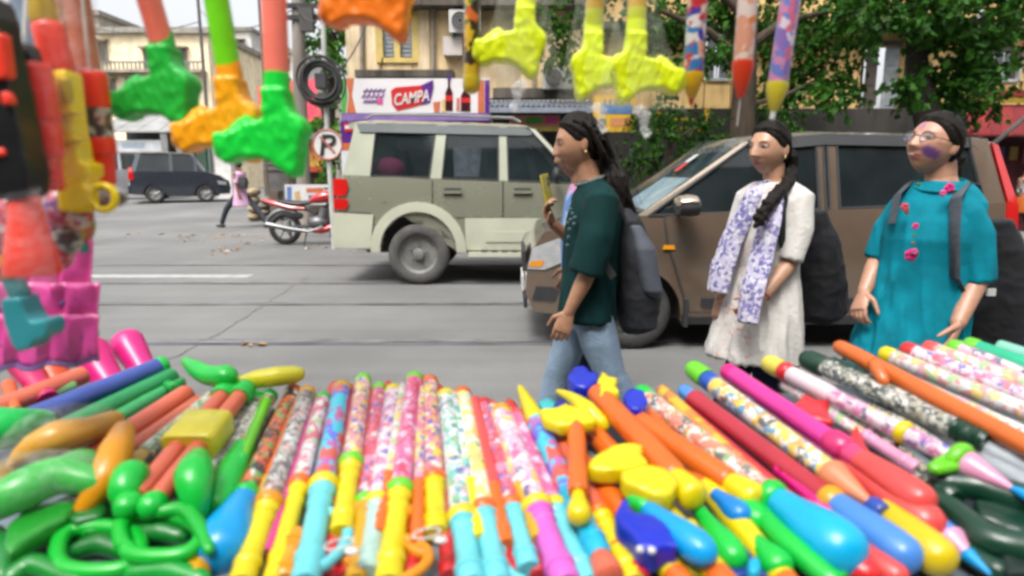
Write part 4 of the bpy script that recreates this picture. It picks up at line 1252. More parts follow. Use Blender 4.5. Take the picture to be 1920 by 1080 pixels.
# glasshouse
M_suvp = pm(rgb(190, 194, 172), .35, .04, 3, metal=.2, coat=.7)
car.glasshouse([(.10, .44, .24, .50, M_suvp), (1.12, 1.28, 1.20, 1.34, M_suvp), (1.93, 2.06, 1.93, 2.04, M_suvp), (2.88, 2.98, 2.28, 2.37, M_suvp)], GLS, seal=M_rubber)
car.cross_glass(2.96, 2.36, GLW, 'windscreen')
car.cross_glass(.11, .25, GL, 'rear_window')
car.roof_panel(.16, 2.42, pm(rgb(205, 210, 195), .3, .04, 3, metal=.2, coat=1), crown=.07, th=.06)
car.side([(.30, 1.80), (2.30, 1.755), (2.34, 1.79), (2.25, 1.845), (.26, 1.90)], -.004, .016, pm(rgb(112, 118, 118), .4, .1, 3, metal=.4), 'rain_gutter', sides=(-1, 1))
for sd in (-1, 1):
    mb = MB(); pts = [(.35, sd * .62, 1.955), (.45, sd * .62, 2.005), (1.2, sd * .62, 2.0), (2.1, sd * .62, 1.97), (2.2, sd * .62, 1.92)]
    mb.tube(pts, .016, 8); car.mbuild(mb, 'roof_rail', M_grey)
# tail lamps: two red clusters
for (z0_, z1_) in ((1.06, 1.26), (.90, 1.03)):
    car.side([(-.01, z0_), (-.01, z1_), (.15, z1_ - .01), (.17, (z0_ + z1_) / 2), (.13, z0_)], -.03, .025, M_lampred, 'tail_lamp', sides=(-1, 1))
mb = MB(); mb.bbox((xw0 + .6, -.99, .35), (xw1 - .6, -.84, .40)); car.mbuild(mb, 'side_step', M_suvlow)
mb = MB()
for k in range(9): mb.bbox((xw0 + .75 + k * .12, -.975, .401), (xw0 + .82 + k * .12, -.86, .408))
car.mbuild(mb, 'step_tread', M_rubber)
mb = MB(); mb.tube([(2.62, -.96, 1.22), (2.62, -1.0, 1.24)], .03, 8); mb.ellipsoid((2.6, -1.06, 1.30), (.05, .10, .09), 14, 8); car.mbuild(mb, 'door_mirror', M_rubber)
for sd in (-1, 1):
    car.side([(4.05, .78), (4.30, .76), (4.32, .93), (4.0, 1.0)], -.01, .02, M_lampwhite, 'head_lamp', sides=(sd,))
    for xc in (xw0, xw1): car.wheel(xc, wr, .25, sd * .80, M_rim, spokes=0, tyre=pm((.075, .072, .068, 1), .9, .25, 6, .4, 30))
# seats and passengers' bright bits seen through the glass
for xx in (.75, 1.6, 2.4):
    for yy in (-.4, .4):
        mb = MB(); mb.loft([((xx, yy, .9), (.06, 0, 0), (0, .24, 0)), ((xx - .05, yy, 1.35), (.06, 0, 0), (0, .23, 0)), ((xx - .08, yy, 1.5), (.05, 0, 0), (0, .14, 0)), ((xx - .09, yy, 1.62), (.04, 0, 0), (0, .12, 0))], 12)
        car.mbuild(mb, 'seat', pm(rgb(90, 92, 96), .9, .2))
mb = MB(); mb.ellipsoid((.62, -.62, 1.38), (.19, .10, .13), 16, 10); car.mbuild(mb, 'pink_cushion', pm(rgb(210, 60, 140), .8, .15))
mb = MB(); mb.loft([((1.55, -.70, 1.28), (.15, 0, 0), (0, .03, 0)), ((1.56, -.66, 1.62), (.17, 0, 0), (0, .02, 0))], 12); car.mbuild(mb, 'curtain', pm(rgb(205, 220, 240), .8, .2, 12))

# ---------------------------------------------------------------- brown hatchback
M_br = pm(rgb(148, 128, 110), .17, .05, 3, metal=.5, coat=1)
M_brl = pm(rgb(196, 180, 160), .28, .05, 3, metal=.5, coat=1)
yn = 4.66; Lb = 3.64
x0 = at(984, 560, yn + .35).x
t = thing('hatchback', 'tall brown hatchback with lit amber indicator passing behind the women', 'car', (x0 + Lb / 2, yn + .8, 0))
belt = [(0, .98), (.80, 1.00), (3.5, 1.10)]
roofl = [(.8, 1.1), (1.62, 1.555), (2.2, 1.60), (3.45, 1.575), (3.6, 1.5)]
g = gfun(Lb, .20, .07, .62, .30)
car = Car(t, x0, yn, .80, Lb, belt, roofl, .64, g)
xw0, xw1, wr = .80, 3.20, .288
outl = [(.06, .27), (.0, .42), (.01, .60), (.06, .76), (.14, .88), (.42, .955), (.80, 1.005), (3.54, 1.10), (3.60, .95), (3.64, .62), (3.60, .36), (3.52, .25)] + \
       [(xw1 + .36, .24)] + arc(xw1, .27, .36, 0.02, math.pi - .02) + [(xw1 - .36, .22), (xw0 + .36, .22)] + arc(xw0, .27, .36, 0.02, math.pi - .02) + [(xw0 - .36, .25)]
car.shell(outl, M_br, bevel=.05, step=.10)
mb = MB(); mb.bbox((.35, -.55, .20), (3.4, .55, .8)); car.mbuild(mb, 'underbody', M_black)
doors = (('front_door', [(1.22, .30), (2.18, .27), (2.18, 1.05), (1.02, 1.015), (1.05, .80)], 1.98), ('rear_door', [(2.205, .27), (2.78, .27), (2.86, .55), (3.02, .68), (3.06, 1.075), (2.205, 1.05)], 2.82))
for nm, pl_, hx in doors:
    car.side(pl_, -.004, .008, M_br, nm, sides=(-1, 1))
    dpar = [o for o in t.children if o.name.startswith(nm)][0]
    car.side([(hx - .02, .90), (hx + .16, .90), (hx + .16, .945), (hx - .02, .945)], .008, .035, M_br, 'handle', dpar)
    car.side([(1.30 if nm == 'front_door' else 2.22, .34), (2.16 if nm == 'front_door' else 2.78, .34), (2.16 if nm == 'front_door' else 2.78, .40), (1.30 if nm == 'front_door' else 2.22, .405)], .008, .026, M_rubber, 'side_moulding', dpar)
car.side([(2.188, .27), (2.198, .27), (2.198, 1.05), (2.188, 1.05)], .0, .009, M_rubber, 'door_seam')
car.side([(1.20, .30), (1.208, .30), (1.04, .80), (1.012, 1.012), (1.002, 1.012), (1.03, .80)], .0, .009, M_rubber, 'door_seam')
for xc in (xw0, xw1):
    fl = arc(xc, .27, .385, 0, math.pi, 16) + arc(xc, .27, .355, math.pi, 0, 16)
    car.side(fl, -.006, .012, M_br, 'wheel_arch_lip', sides=(-1, 1))
car.side([(xw0 + .40, .20), (xw1 - .40, .20), (xw1 - .40, .255), (xw0 + .40, .255)], -.02, .016, M_rubber, 'sill', sides=(-1, 1))
mb = MB(); mb.bbox((xw0 + .37, -.84, .19), (xw0 + .40, -.62, .40)); car.mbuild(mb, 'mud_flap', M_rubber)
# glasshouse
car.glasshouse([(.80, .90, 1.60, 1.68, M_brl), (2.14, 2.20, 2.14, 2.20, M_br), (2.22, 2.30, 2.22, 2.30, M_br), (3.02, 3.10, 2.98, 3.06, M_rubber), (3.36, 3.54, 3.28, 3.44, M_br)], GL, seal=M_rubber)
car.cross_glass(.82, 1.60, glass_mat((.04, .07, .08), .015, .5, .30), 'windscreen', bow=.10)
car.cross_glass(3.54, 3.43, GL, 'rear_window')
car.roof_panel(1.54, 3.50, pm(rgb(205, 196, 184), .28, .04, 3, metal=.3, coat=1), crown=.045, th=.045)  # roof paler than the brown body: bright highlight put into its colour
car.side([(1.66, 1.47), (2.2, 1.52), (3.3, 1.50), (3.3, 1.575), (2.2, 1.60), (1.64, 1.555)], -.006, .010, pm(rgb(70, 72, 74), .45, .1, 3), 'roof_gutter', sides=(-1, 1))
# windscreen dashboard shelf, stickers
mb = MB(); mb.box((1.08, 0, 1.0), (.5, 1.25, .06)); car.mbuild(mb, 'dashboard', M_dark)
mb = MB(); mb.box((1.10, 0, 1.135), (.50, 1.12, .008), ry=-R(34)); car.mbuild(mb, 'painted_reflection', pm(rgb(196, 226, 238, .95), .5, .12, 5))  # added pale slab under the glass, painted as the bright windscreen reflection
mb = MB(); mb.torus((1.42, .32, 1.08), (1, 0, .5), .17, .014, 24, 8); car.mbuild(mb, 'steering_wheel', M_dark)
for k, (zz, yy, c) in enumerate(((.62, -.40, (215, 60, 60)), (.74, -.36, (220, 220, 220)))):
    xx = .82 + .78 * zz - .095; z_ = 1.0 + .56 * zz
    mb = MB(); mb.box((xx, yy, z_ + .012), (.10, .10, .004), ry=-R(36)); car.mbuild(mb, 'windscreen_sticker', pm(rgb(*c), .6, .1, 20))
# seats, driver dark shape
for xx in (1.95, 2.8):
    for yy in (-.33, .33):
        mb = MB(); mb.loft([((xx, yy, .7), (.06, 0, 0), (0, .23, 0)), ((xx + .06, yy, 1.15), (.06, 0, 0), (0, .22, 0)), ((xx + .10, yy, 1.28), (.05, 0, 0), (0, .12, 0)), ((xx + .11, yy, 1.42), (.04, 0, 0), (0, .11, 0))], 12)
        car.mbuild(mb, 'seat', pm(rgb(70, 72, 74), .9, .2))
mb = MB()
# mirror
mb.tube([(1.10, -.80, 1.03), (1.12, -.88, 1.05)], .03, 8); mb.loft([((1.06, -.94, 1.08), (0, .10, 0), (0, 0, .055)), ((1.12, -.95, 1.085), (0, .12, 0), (0, 0, .075)), ((1.19, -.95, 1.085), (0, .115, 0), (0, 0, .07))], 16)
car.mbuild(mb, 'door_mirror', M_rubber)
mb = MB(); mb.loft([((1.055, -.95, 1.118), (0, .10, 0), (0, 0, .035)), ((1.12, -.955, 1.125), (0, .125, 0), (0, 0, .042)), ((1.17, -.955, 1.122), (0, .12, 0), (0, 0, .04))], 16); car.mbuild(mb, 'mirror_cap', M_brl)
# lamps
car.side([(.015, .60), (.05, .76), (.30, .86), (.44, .84), (.36, .70), (.14, .60)], -.03, .012, M_lampwhite, 'head_lamp', sides=(-1, 1), step=.06)
car.side([(.02, .62), (.04, .66), (.14, .67), (.12, .62)], .012, .018, M_amber, 'lamp_amber', sides=(-1, 1), step=.06)
car.side([(1.0, .765), (1.09, .765), (1.08, .795), (1.01, .795)], .0, .018, pm(rgb(255, 170, 30), .2, .05), 'indicator', sides=(-1, 1))
car.side([(3.53, .98), (3.58, .74), (3.62, .76), (3.63, 1.08), (3.515, 1.52), (3.46, 1.535), (3.545, 1.12)], -.02, .016, M_lampred, 'tail_lamp', sides=(-1, 1), step=.08)
car.side([(.05, .36), (.08, .47), (.26, .47), (.22, .36)], -.01, .010, M_rubber, 'fog_lamp_recess', sides=(-1, 1), step=.06)
for sd in (-1, 1):
    mb = MB(); mb.lathe((.10, sd * .60, .42), (.06, sd * .60, .42), [(0, .045), (1, .045)], 16); car.mbuild(mb, 'fog_lamp', M_lampwhite)
mb = MB(); mb.box((-.004, 0, .62), (.03, .80, .16)); car.mbuild(mb, 'grille', M_rubber)
mb = MB(); mb.box((-.012, 0, .42), (.02, .52, .12)); car.mbuild(mb, 'number_plate', M_white)
mb = MB(); mb.box((.006, 0, .31), (.03, 1.05, .08)); car.mbuild(mb, 'air_intake', M_rubber)
for sd in (-1, 1):
    for xc in (xw0, xw1): car.wheel(xc, wr, .18, sd * .70, pm((.09, .09, .09, 1), .4, .15, 8, metal=.5), spokes=7)

# ---------------------------------------------------------------- parked cars down the side street
def small_car(name, label, px, py, Y, L, H, W, col, rot, red=True, grp='cars parked in the side street'):
    q = at(px, py, Y)
    t = thing(name, label, 'car', (q.x, Y, gz(Y)), grp)
    k = H / 1.6
    belt = [(0, .98 * k), (L, 1.0 * k)]
    roofl = [(.2, 1.50 * k), (.5, 1.57 * k), (L * .62, 1.56 * k), (L * .8, 1.1 * k)]
    c = Car(t, q.x - L / 2, Y - W / 2, W / 2, L, belt, roofl, W / 2 * .80, gfun(L, .08, .16, .75, .12), gz(Y), rot)
    w0, w1, r = .75, L - .85, .30
    m = pm(rgb(*col), .3, .05, 3, metal=.4, coat=1)
    ol = [(.04, .30), (0, .55), (.06, .98 * k), (L * .74, 1.0 * k), (L - .35, .86 * k), (L - .05, .72), (L, .5), (L - .05, .28)] + [(w1 + .36, .26)] + arc(w1, .28, .36, .02, math.pi - .02) + [(w1 - .36, .24), (w0 + .36, .24)] + arc(w0, .28, .36, .02, math.pi - .02) + [(w0 - .36, .26)]
    c.shell(ol, m, bevel=.05, step=.18)
    mb = MB(); mb.bbox((.4, -W / 2 + .28, .2), (L - .4, W / 2 - .28, .8)); c.mbuild(mb, 'underbody', M_black)
    c.glasshouse([(.06, .22, .26, .40, m), (1.25, 1.36, 1.28, 1.37, m), (2.05, 2.13, 2.02, 2.10, m), (L * .74 - .08, L * .74, L * .60, L * .63, m)], GL)
    c.cross_glass(L * .74, L * .62, GLW, 'windscreen'); c.cross_glass(.07, .26, GL, 'rear_window')
    c.roof_panel(.2, L * .65, m, .05, .05)
    c.side([(-.02, .78), (.0, 1.10 * k), (.12, 1.12 * k), (.16, .80)], -.02, .02, M_lampred, 'tail_lamp', sides=(-1, 1), step=.1)
    c.side([(L - .40, .62), (L - .12, .60), (L - .16, .72), (L - .45, .76)], -.02, .02, M_lampwhite, 'head_lamp', sides=(-1, 1), step=.1)
    mb = MB(); mb.bbox((-.05, -W / 2 + .06, .34), (.1, W / 2 - .06, .58)); c.mbuild(mb, 'rear_bumper', m)
    mb = MB(); mb.box((-.055, 0, .66), (.02, .5, .12)); c.mbuild(mb, 'number_plate', M_white)
    for sd in (-1, 1):
        for xc in (w0, w1): c.wheel(xc, r, .18, sd * (W / 2 - .10), pm((.35, .35, .34, 1), .4, .15, 8, metal=.6), spokes=5)
    return t
small_car('parked_van', 'silver parked van with red tail lamp at the left, partly behind the toys', 248, 332, 26.0, 3.6, 1.85, 1.65, (196, 198, 202), R(38))
small_car('parked_hatchback', 'dark grey parked car in front of the market shed', 342, 338, 23.6, 3.2, 1.74, 1.62, (62, 68, 80), R(24))

# ---------------------------------------------------------------- red motorbike
MY = 12.1
bx = at(535, 430, MY).x
mo = thing('motorbike', 'red motorbike parked on its stand behind the SUV tail', 'motorbike', (bx + .6, MY, 0))
M_mred = pm(rgb(215, 30, 36), .25, .08, 5, coat=1)
M_chrome = pm((.22, .22, .22, 1), .35, .1, 6, metal=.9)
def bike_wheel(x):
    c = Vector((bx + x, MY, .31))
    e = bpy.data.objects.new('wheel', None); COL.objects.link(e); e.parent = mo; e.location = c - wloc(mo); _W[e.name] = c
    mb = MB(); mb.torus(c, (0, 1, 0), .262, .048, 36, 10); mb.build('tyre', M_tyre, e)
    mb = MB(); mb.torus(c, (0, 1, 0), .215, .018, 36, 8); mb.build('rim', pm((.1, .1, .1, 1), .4, metal=.6), e)
    for k in range(6):
        a = k * math.pi / 3
        mb = MB(); mb.tube([c, c + Vector((math.cos(a), 0, math.sin(a))) * .21], .014, 6); mb.build('spoke', M_grey, e)
    mb = MB(); mb.lathe(c + Vector((0, .07, 0)), c - Vector((0, .07, 0)), [(0, .05), (.3, .065), (.7, .065), (1, .05)], 14); mb.build('hub', M_chrome, e)
bike_wheel(0); bike_wheel(1.27)
V3 = lambda x, y, z: Vector((bx + x, MY + y, z))
def mpart(name, mat_, fn):
    mb = MB(); fn(mb); return mb.build(name, mat_, mo)
mpart('frame', M_black, lambda m: (m.tube([V3(0, .08, .31), V3(.45, .09, .36), V3(.55, .05, .55), V3(.95, .0, .85), V3(1.0, 0, .98)], .026, 8), m.tube([V3(0, -.08, .31), V3(.45, -.09, .36), V3(.8, 0, .38), V3(.98, 0, .85)], .026, 8), m.tube([V3(-.25, 0, .78), V3(.2, 0, .72), V3(.55, 0, .62)], .03, 8)))
mpart('rear_mudguard', M_chrome, lambda m: m.torus(V3(0, 0, .31), (0, 1, 0), .335, .05, 16, 8, a0=R(25), a1=R(165), u=(1, 0, 0)) if False else m.torus(V3(0, 0, .31), (0, -1, 0), .345, .045, 16, 8, a0=R(35), a1=R(170), u=(1, 0, 0)))
mpart('seat', M_black, lambda m: m.loft([(V3(-.12, 0, .80), (0, .07, 0), (0, 0, .03)), (V3(.0, 0, .80), (0, .11, 0), (0, 0, .05)), (V3(.3, 0, .77), (0, .12, 0), (0, 0, .05)), (V3(.52, 0, .80), (0, .09, 0), (0, 0, .04))], 14))
mpart('tail_panel', M_mred, lambda m: m.loft([(V3(-.40, 0, .84), (0, .03, 0), (0, 0, .02)), (V3(-.2, 0, .78), (0, .09, 0), (0, 0, .06)), (V3(.15, 0, .70), (0, .11, 0), (0, 0, .06)), (V3(.4, 0, .68), (0, .08, 0), (0, 0, .05))], 14))
mpart('fuel_tank', M_mred, lambda m: m.loft([(V3(.50, 0, .82), (0, .08, 0), (0, 0, .05)), (V3(.62, 0, .87), (0, .13, 0), (0, 0, .10)), (V3(.80, 0, .90), (0, .15, 0), (0, 0, .12)), (V3(.94, 0, .90), (0, .10, 0), (0, 0, .08))], 16))
mpart('side_panel', M_black, lambda m: m.loft([(V3(.28, -.10, .55), (.12, 0, 0), (0, 0, .07)), (V3(.30, -.14, .57), (.10, 0, 0), (0, 0, .05))], 12))
mpart('engine', pm((.16, .16, .165, 1), .45, .2, 10, metal=.6), lambda m: (m.ellipsoid(V3(.62, 0, .42), (.20, .15, .13), 14, 10), m.loft([(V3(.70, 0, .48), (.09, 0, 0), (0, .09, 0)), (V3(.76, 0, .70), (.08, 0, 0), (0, .08, 0))], 12)))
mpart('belly_cowl', M_mred, lambda m: m.loft([(V3(.52, 0, .26), (0, .05, 0), (0, 0, .04)), (V3(.70, 0, .27), (0, .12, 0), (0, 0, .07)), (V3(.90, 0, .33), (0, .10, 0), (0, 0, .07)), (V3(.98, 0, .40), (0, .04, 0), (0, 0, .04))], 14))
mpart('exhaust', M_chrome, lambda m: m.tube([V3(.75, -.14, .35), V3(.5, -.17, .26), V3(.2, -.19, .30), V3(-.28, -.20, .40)], [.02, .022, .045, .05], 12))
mpart('front_fork', M_chrome, lambda m: (m.tube([V3(1.27, -.08, .31), V3(1.03, -.08, .95)], .025, 8), m.tube([V3(1.27, .08, .31), V3(1.03, .08, .95)], .025, 8)))
mpart('front_mudguard', M_mred, lambda m: m.torus(V3(1.27, 0, .31), (0, -1, 0), .34, .05, 14, 8, a0=R(40), a1=R(150), u=(1, 0, 0)))
mpart('handlebar', M_black, lambda m: m.tube([V3(.88, -.36, 1.06), V3(.98, -.22, 1.05), V3(1.02, 0, 1.0), V3(.98, .22, 1.05), V3(.88, .36, 1.06)], .016, 8))
mpart('headlamp', M_mred, lambda m: m.ellipsoid(V3(1.12, 0, .92), (.12, .13, .14), 14, 10))
for sd in (-1, 1):
    mpart('mirror', M_black, lambda m: (m.tube([V3(.95, sd * .26, 1.06), V3(.90, sd * .30, 1.22)], .007, 6), m.ellipsoid(V3(.89, sd * .31, 1.26), (.02, .06, .04), 10, 8)))
mpart('stand', M_black, lambda m: m.tube([V3(.45, -.10, .32), V3(.42, -.26, .01)], .014, 6))
# ================================================================ PEOPLE
def skin_mat(name):
    m, nt, b = newmat(name)
    a = nt.nodes.new('ShaderNodeAttribute'); a.attribute_name = 'tone'
    vec = _coords(nt)
    n = _noise(nt, vec, 45, 4)
    r = _ramp(nt, n.outputs[0], [(.3, (.86, .86, .86, 1)), (.7, (1.06, 1.06, 1.06, 1))])
    mx = nt.nodes.new('ShaderNodeMix'); mx.data_type = 'RGBA'; mx.blend_type = 'MULTIPLY'; mx.inputs[0].default_value = 1
    nt.links.new(a.outputs['Color'], mx.inputs[6]); nt.links.new(r.outputs[0], mx.inputs[7])
    nt.links.new(mx.outputs[2], b.inputs['Base Color'])
    b.inputs['Roughness'].default_value = .42
    b.inputs['Subsurface Weight'].default_value = .12
    b.inputs['Subsurface Radius'].default_value = (.010, .004, .002)
    b.inputs['Subsurface Scale'].default_value = .6
    return m
M_skin = skin_mat('skin')
def hair_mat():
    m, nt, b = newmat('black_hair')
    vec = _coords(nt, (60, 60, 8))
    n = _noise(nt, vec, 4, 4)
    r = _ramp(nt, n.outputs[0], [(.3, (.004, .0035, .003, 1)), (.75, (.020, .015, .012, 1))])
    nt.links.new(r.outputs[0], b.inputs['Base Color'])
    b.inputs['Roughness'].default_value = .5
    b.inputs['Specular IOR Level'].default_value = .12
    b.inputs['Anisotropic'].default_value = .5
    bp = nt.nodes.new('ShaderNodeBump'); bp.inputs['Strength'].default_value = .5; bp.inputs['Distance'].default_value = .006
    nt.links.new(n.outputs[0], bp.inputs['Height']); nt.links.new(bp.outputs[0], b.inputs['Normal'])
    return m
M_hair = hair_mat()
def cloth(c, var=.10, scale=14, bump=.35, rough=.85, weave=420):
    return pm(rgb(*c), rough, var, scale, .12, 240, spec=.2)
def print_cloth(base, spots, scale=26, cover=.3, seed=0., soft=.03):
    key = ('pcloth', base, tuple(spots), scale, cover, seed)
    if key in _mc: return _mc[key]
    m, nt, b = newmat('printed_cloth_%d' % len(_mc))
    tc = nt.nodes.new('ShaderNodeTexCoord'); mp = nt.nodes.new('ShaderNodeMapping'); mp.inputs['Location'].default_value = (seed, seed * 2, seed * 3)
    nt.links.new(tc.outputs['Object'], mp.inputs[0])
    nz = _noise(nt, mp.outputs[0], scale, 3)
    mv = nt.nodes.new('ShaderNodeVectorMath'); mv.operation = 'MULTIPLY_ADD'; mv.inputs[1].default_value = (soft,) * 3
    nt.links.new(nz.outputs['Color'], mv.inputs[0]); nt.links.new(mp.outputs[0], mv.inputs[2])
    vo = nt.nodes.new('ShaderNodeTexVoronoi'); vo.inputs['Scale'].default_value = scale
    nt.links.new(mv.outputs[0], vo.inputs['Vector'])
    sep = nt.nodes.new('ShaderNodeSeparateColor'); nt.links.new(vo.outputs['Color'], sep.inputs[0])
    k = len(spots)
    r = _ramp(nt, sep.outputs[0], [(0, rgb(*base))] + [((1 - cover) + cover * i / k, rgb(*s)) for i, s in enumerate(spots)], 'CONSTANT')
    nt.links.new(r.outputs[0], b.inputs['Base Color']); b.inputs['Roughness'].default_value = .85
    n3 = _noise(nt, mp.outputs[0], 60, 5); bp = nt.nodes.new('ShaderNodeBump'); bp.inputs['Strength'].default_value = .35; bp.inputs['Distance'].default_value = .02
    nt.links.new(n3.outputs[0], bp.inputs['Height']); nt.links.new(bp.outputs[0], b.inputs['Normal'])
    _mc[key] = m
    return m

def head_points(n=72, m=52):
    """unit directions -> head surface in local axes (x = person's left, y = forward, z = up), chin at -0.112, top at +0.112"""
    D = []
    for j in range(m + 1):
        th = math.pi * j / m
        for i in range(n):
            ph = 2 * math.pi * i / n
            D.append((math.sin(th) * math.cos(ph), math.sin(th) * math.sin(ph), math.cos(th)))
    D = np.array(D)
    x, y, z = D[:, 0] * .073, D[:, 1] * .093, D[:, 2] * .114
    dn = np.clip(-D[:, 2], 0, 1); up = np.clip(D[:, 2], 0, 1)
    x = x * (1 - .30 * dn ** 1.7)
    back = D[:, 1] < 0
    y = np.where(back, y * (1 - .45 * dn ** 1.3), y * (1 - .10 * dn ** 2))
    y = np.where(~back, y * (1 - .06 * up ** 2), y)
    y = y + .006
    G = lambda u, s: np.exp(-(u / s) ** 2)
    front = np.clip((D[:, 1] - .1) / .4, 0, 1)
    ax = np.abs(x)
    disp = np.zeros_like(x)
    # nose
    t = np.clip((.018 - z) / .05, 0, 1)
    h = np.where(z > -.036, .004 + .022 * t ** 1.2, .026 * np.clip(1 - (-.036 - z) / .009, 0, 1)) * np.clip((.026 - z) / .012, 0, 1)
    disp += h * G(x, .0085 + .0075 * t)
    disp += .006 * G(ax - .013, .007) * G(z + .034, .008)           # nostril wings
    disp -= .0085 * G(ax - .033, .015) * G(z - .008, .011)           # eye sockets
    disp += .0045 * G(ax - .033, .012) * G(z - .006, .008)           # lids
    disp += .004 * G(ax - .030, .022) * G(z - .030, .008)            # brow
    disp += .0075 * G(x, .021) * G(z + .058, .0055) + .0085 * G(x, .018) * G(z + .071, .0065)
    disp -= .003 * G(x, .024) * G(z + .0645, .0022)
    disp -= .003 * G(x, .02) * G(z + .083, .006)
    disp += .006 * G(x, .020) * G(z + .098, .012)                    # chin
    disp += .004 * G(ax - .042, .018) * G(z + .028, .020)            # cheek bones
    y = y + disp * front
    V = np.stack([x, y, z], 1)
    F = []
    for j in range(m):
        for i in range(n):
            a, b = j * n + i, j * n + (i + 1) % n
            F.append((a, b, b + n, a + n))
    return D, V, F
HD, HV, HF = head_points()
def clean_quads(V, F):
    return [tuple(v) for v in V], F
def head_tone(P, skin, lips, paint=None, bindi=False):
    """colours by place on the head (local axes)"""
    x, y, z = P[:, 0], P[:, 1], P[:, 2]
    ax = np.abs(x)
    C = np.tile(np.array(skin), (len(P), 1))
    S = lambda v, w: 1 / (1 + np.exp(np.clip(v / w, -40, 40)))
    front = S(.03 - y, .004)
    def blend(mask, col):
        nonlocal C
        C = C * (1 - mask[:, None]) + np.array(col) * mask[:, None]
    blend(.25 * np.exp(-((ax - .042) / .02) ** 2 - ((z + .028) / .02) ** 2) * front, [skin[0] * 1.15, skin[1] * .85, skin[2] * .8])
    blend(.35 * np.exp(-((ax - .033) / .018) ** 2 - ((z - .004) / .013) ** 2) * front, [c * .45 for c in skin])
    lm = S(((x / .0225) ** 2 + ((z + .0645) / .0125) ** 2 - 1), .18) * front
    blend(lm, lips)
    blend(S(((x / .021) ** 2 + ((z + .0645) / .0016) ** 2 - 1), .4) * front, [c * .25 for c in lips])
    br = S(np.abs(z - (.0265 - 2.2 * (ax - .030) ** 2 / .02 * .4)) - .0032, .0012) * S(np.abs(ax - .032) - .018, .002) * front
    blend(br * .95, [.012, .009, .008])
    eye = S((((ax - .0325) / .0155) ** 2 + ((z - .0055) / .0050) ** 2 - 1), .15) * front
    blend(eye, [.17, .14, .125])
    iris = S((((ax - .0325) / .0078) ** 2 + ((z - .0055) / .0070) ** 2 - 1), .15) * front
    blend(iris, [.010, .007, .006])
    lid = S(np.abs(z - (.0125 - ((ax - .0325) / .0155) ** 2 * .006)) - .0020, .0010) * S(np.abs(ax - .0325) - .017, .002) * front
    blend(lid, [.008, .006, .006])
    if paint:
        for (px_, pz, rx, rz, col, k) in paint:
            nz = np.array([mnoise.noise(Vector((p[0] * 90, p[1] * 90, p[2] * 90))) for p in P[:1]])
            mk = S((((x - px_) / rx) ** 2 + ((z - pz) / rz) ** 2 - 1 + .5 * np.sin(x * 700 + z * 300) * np.sin(z * 800)), .2) * front * k
            blend(mk, col)
    return C
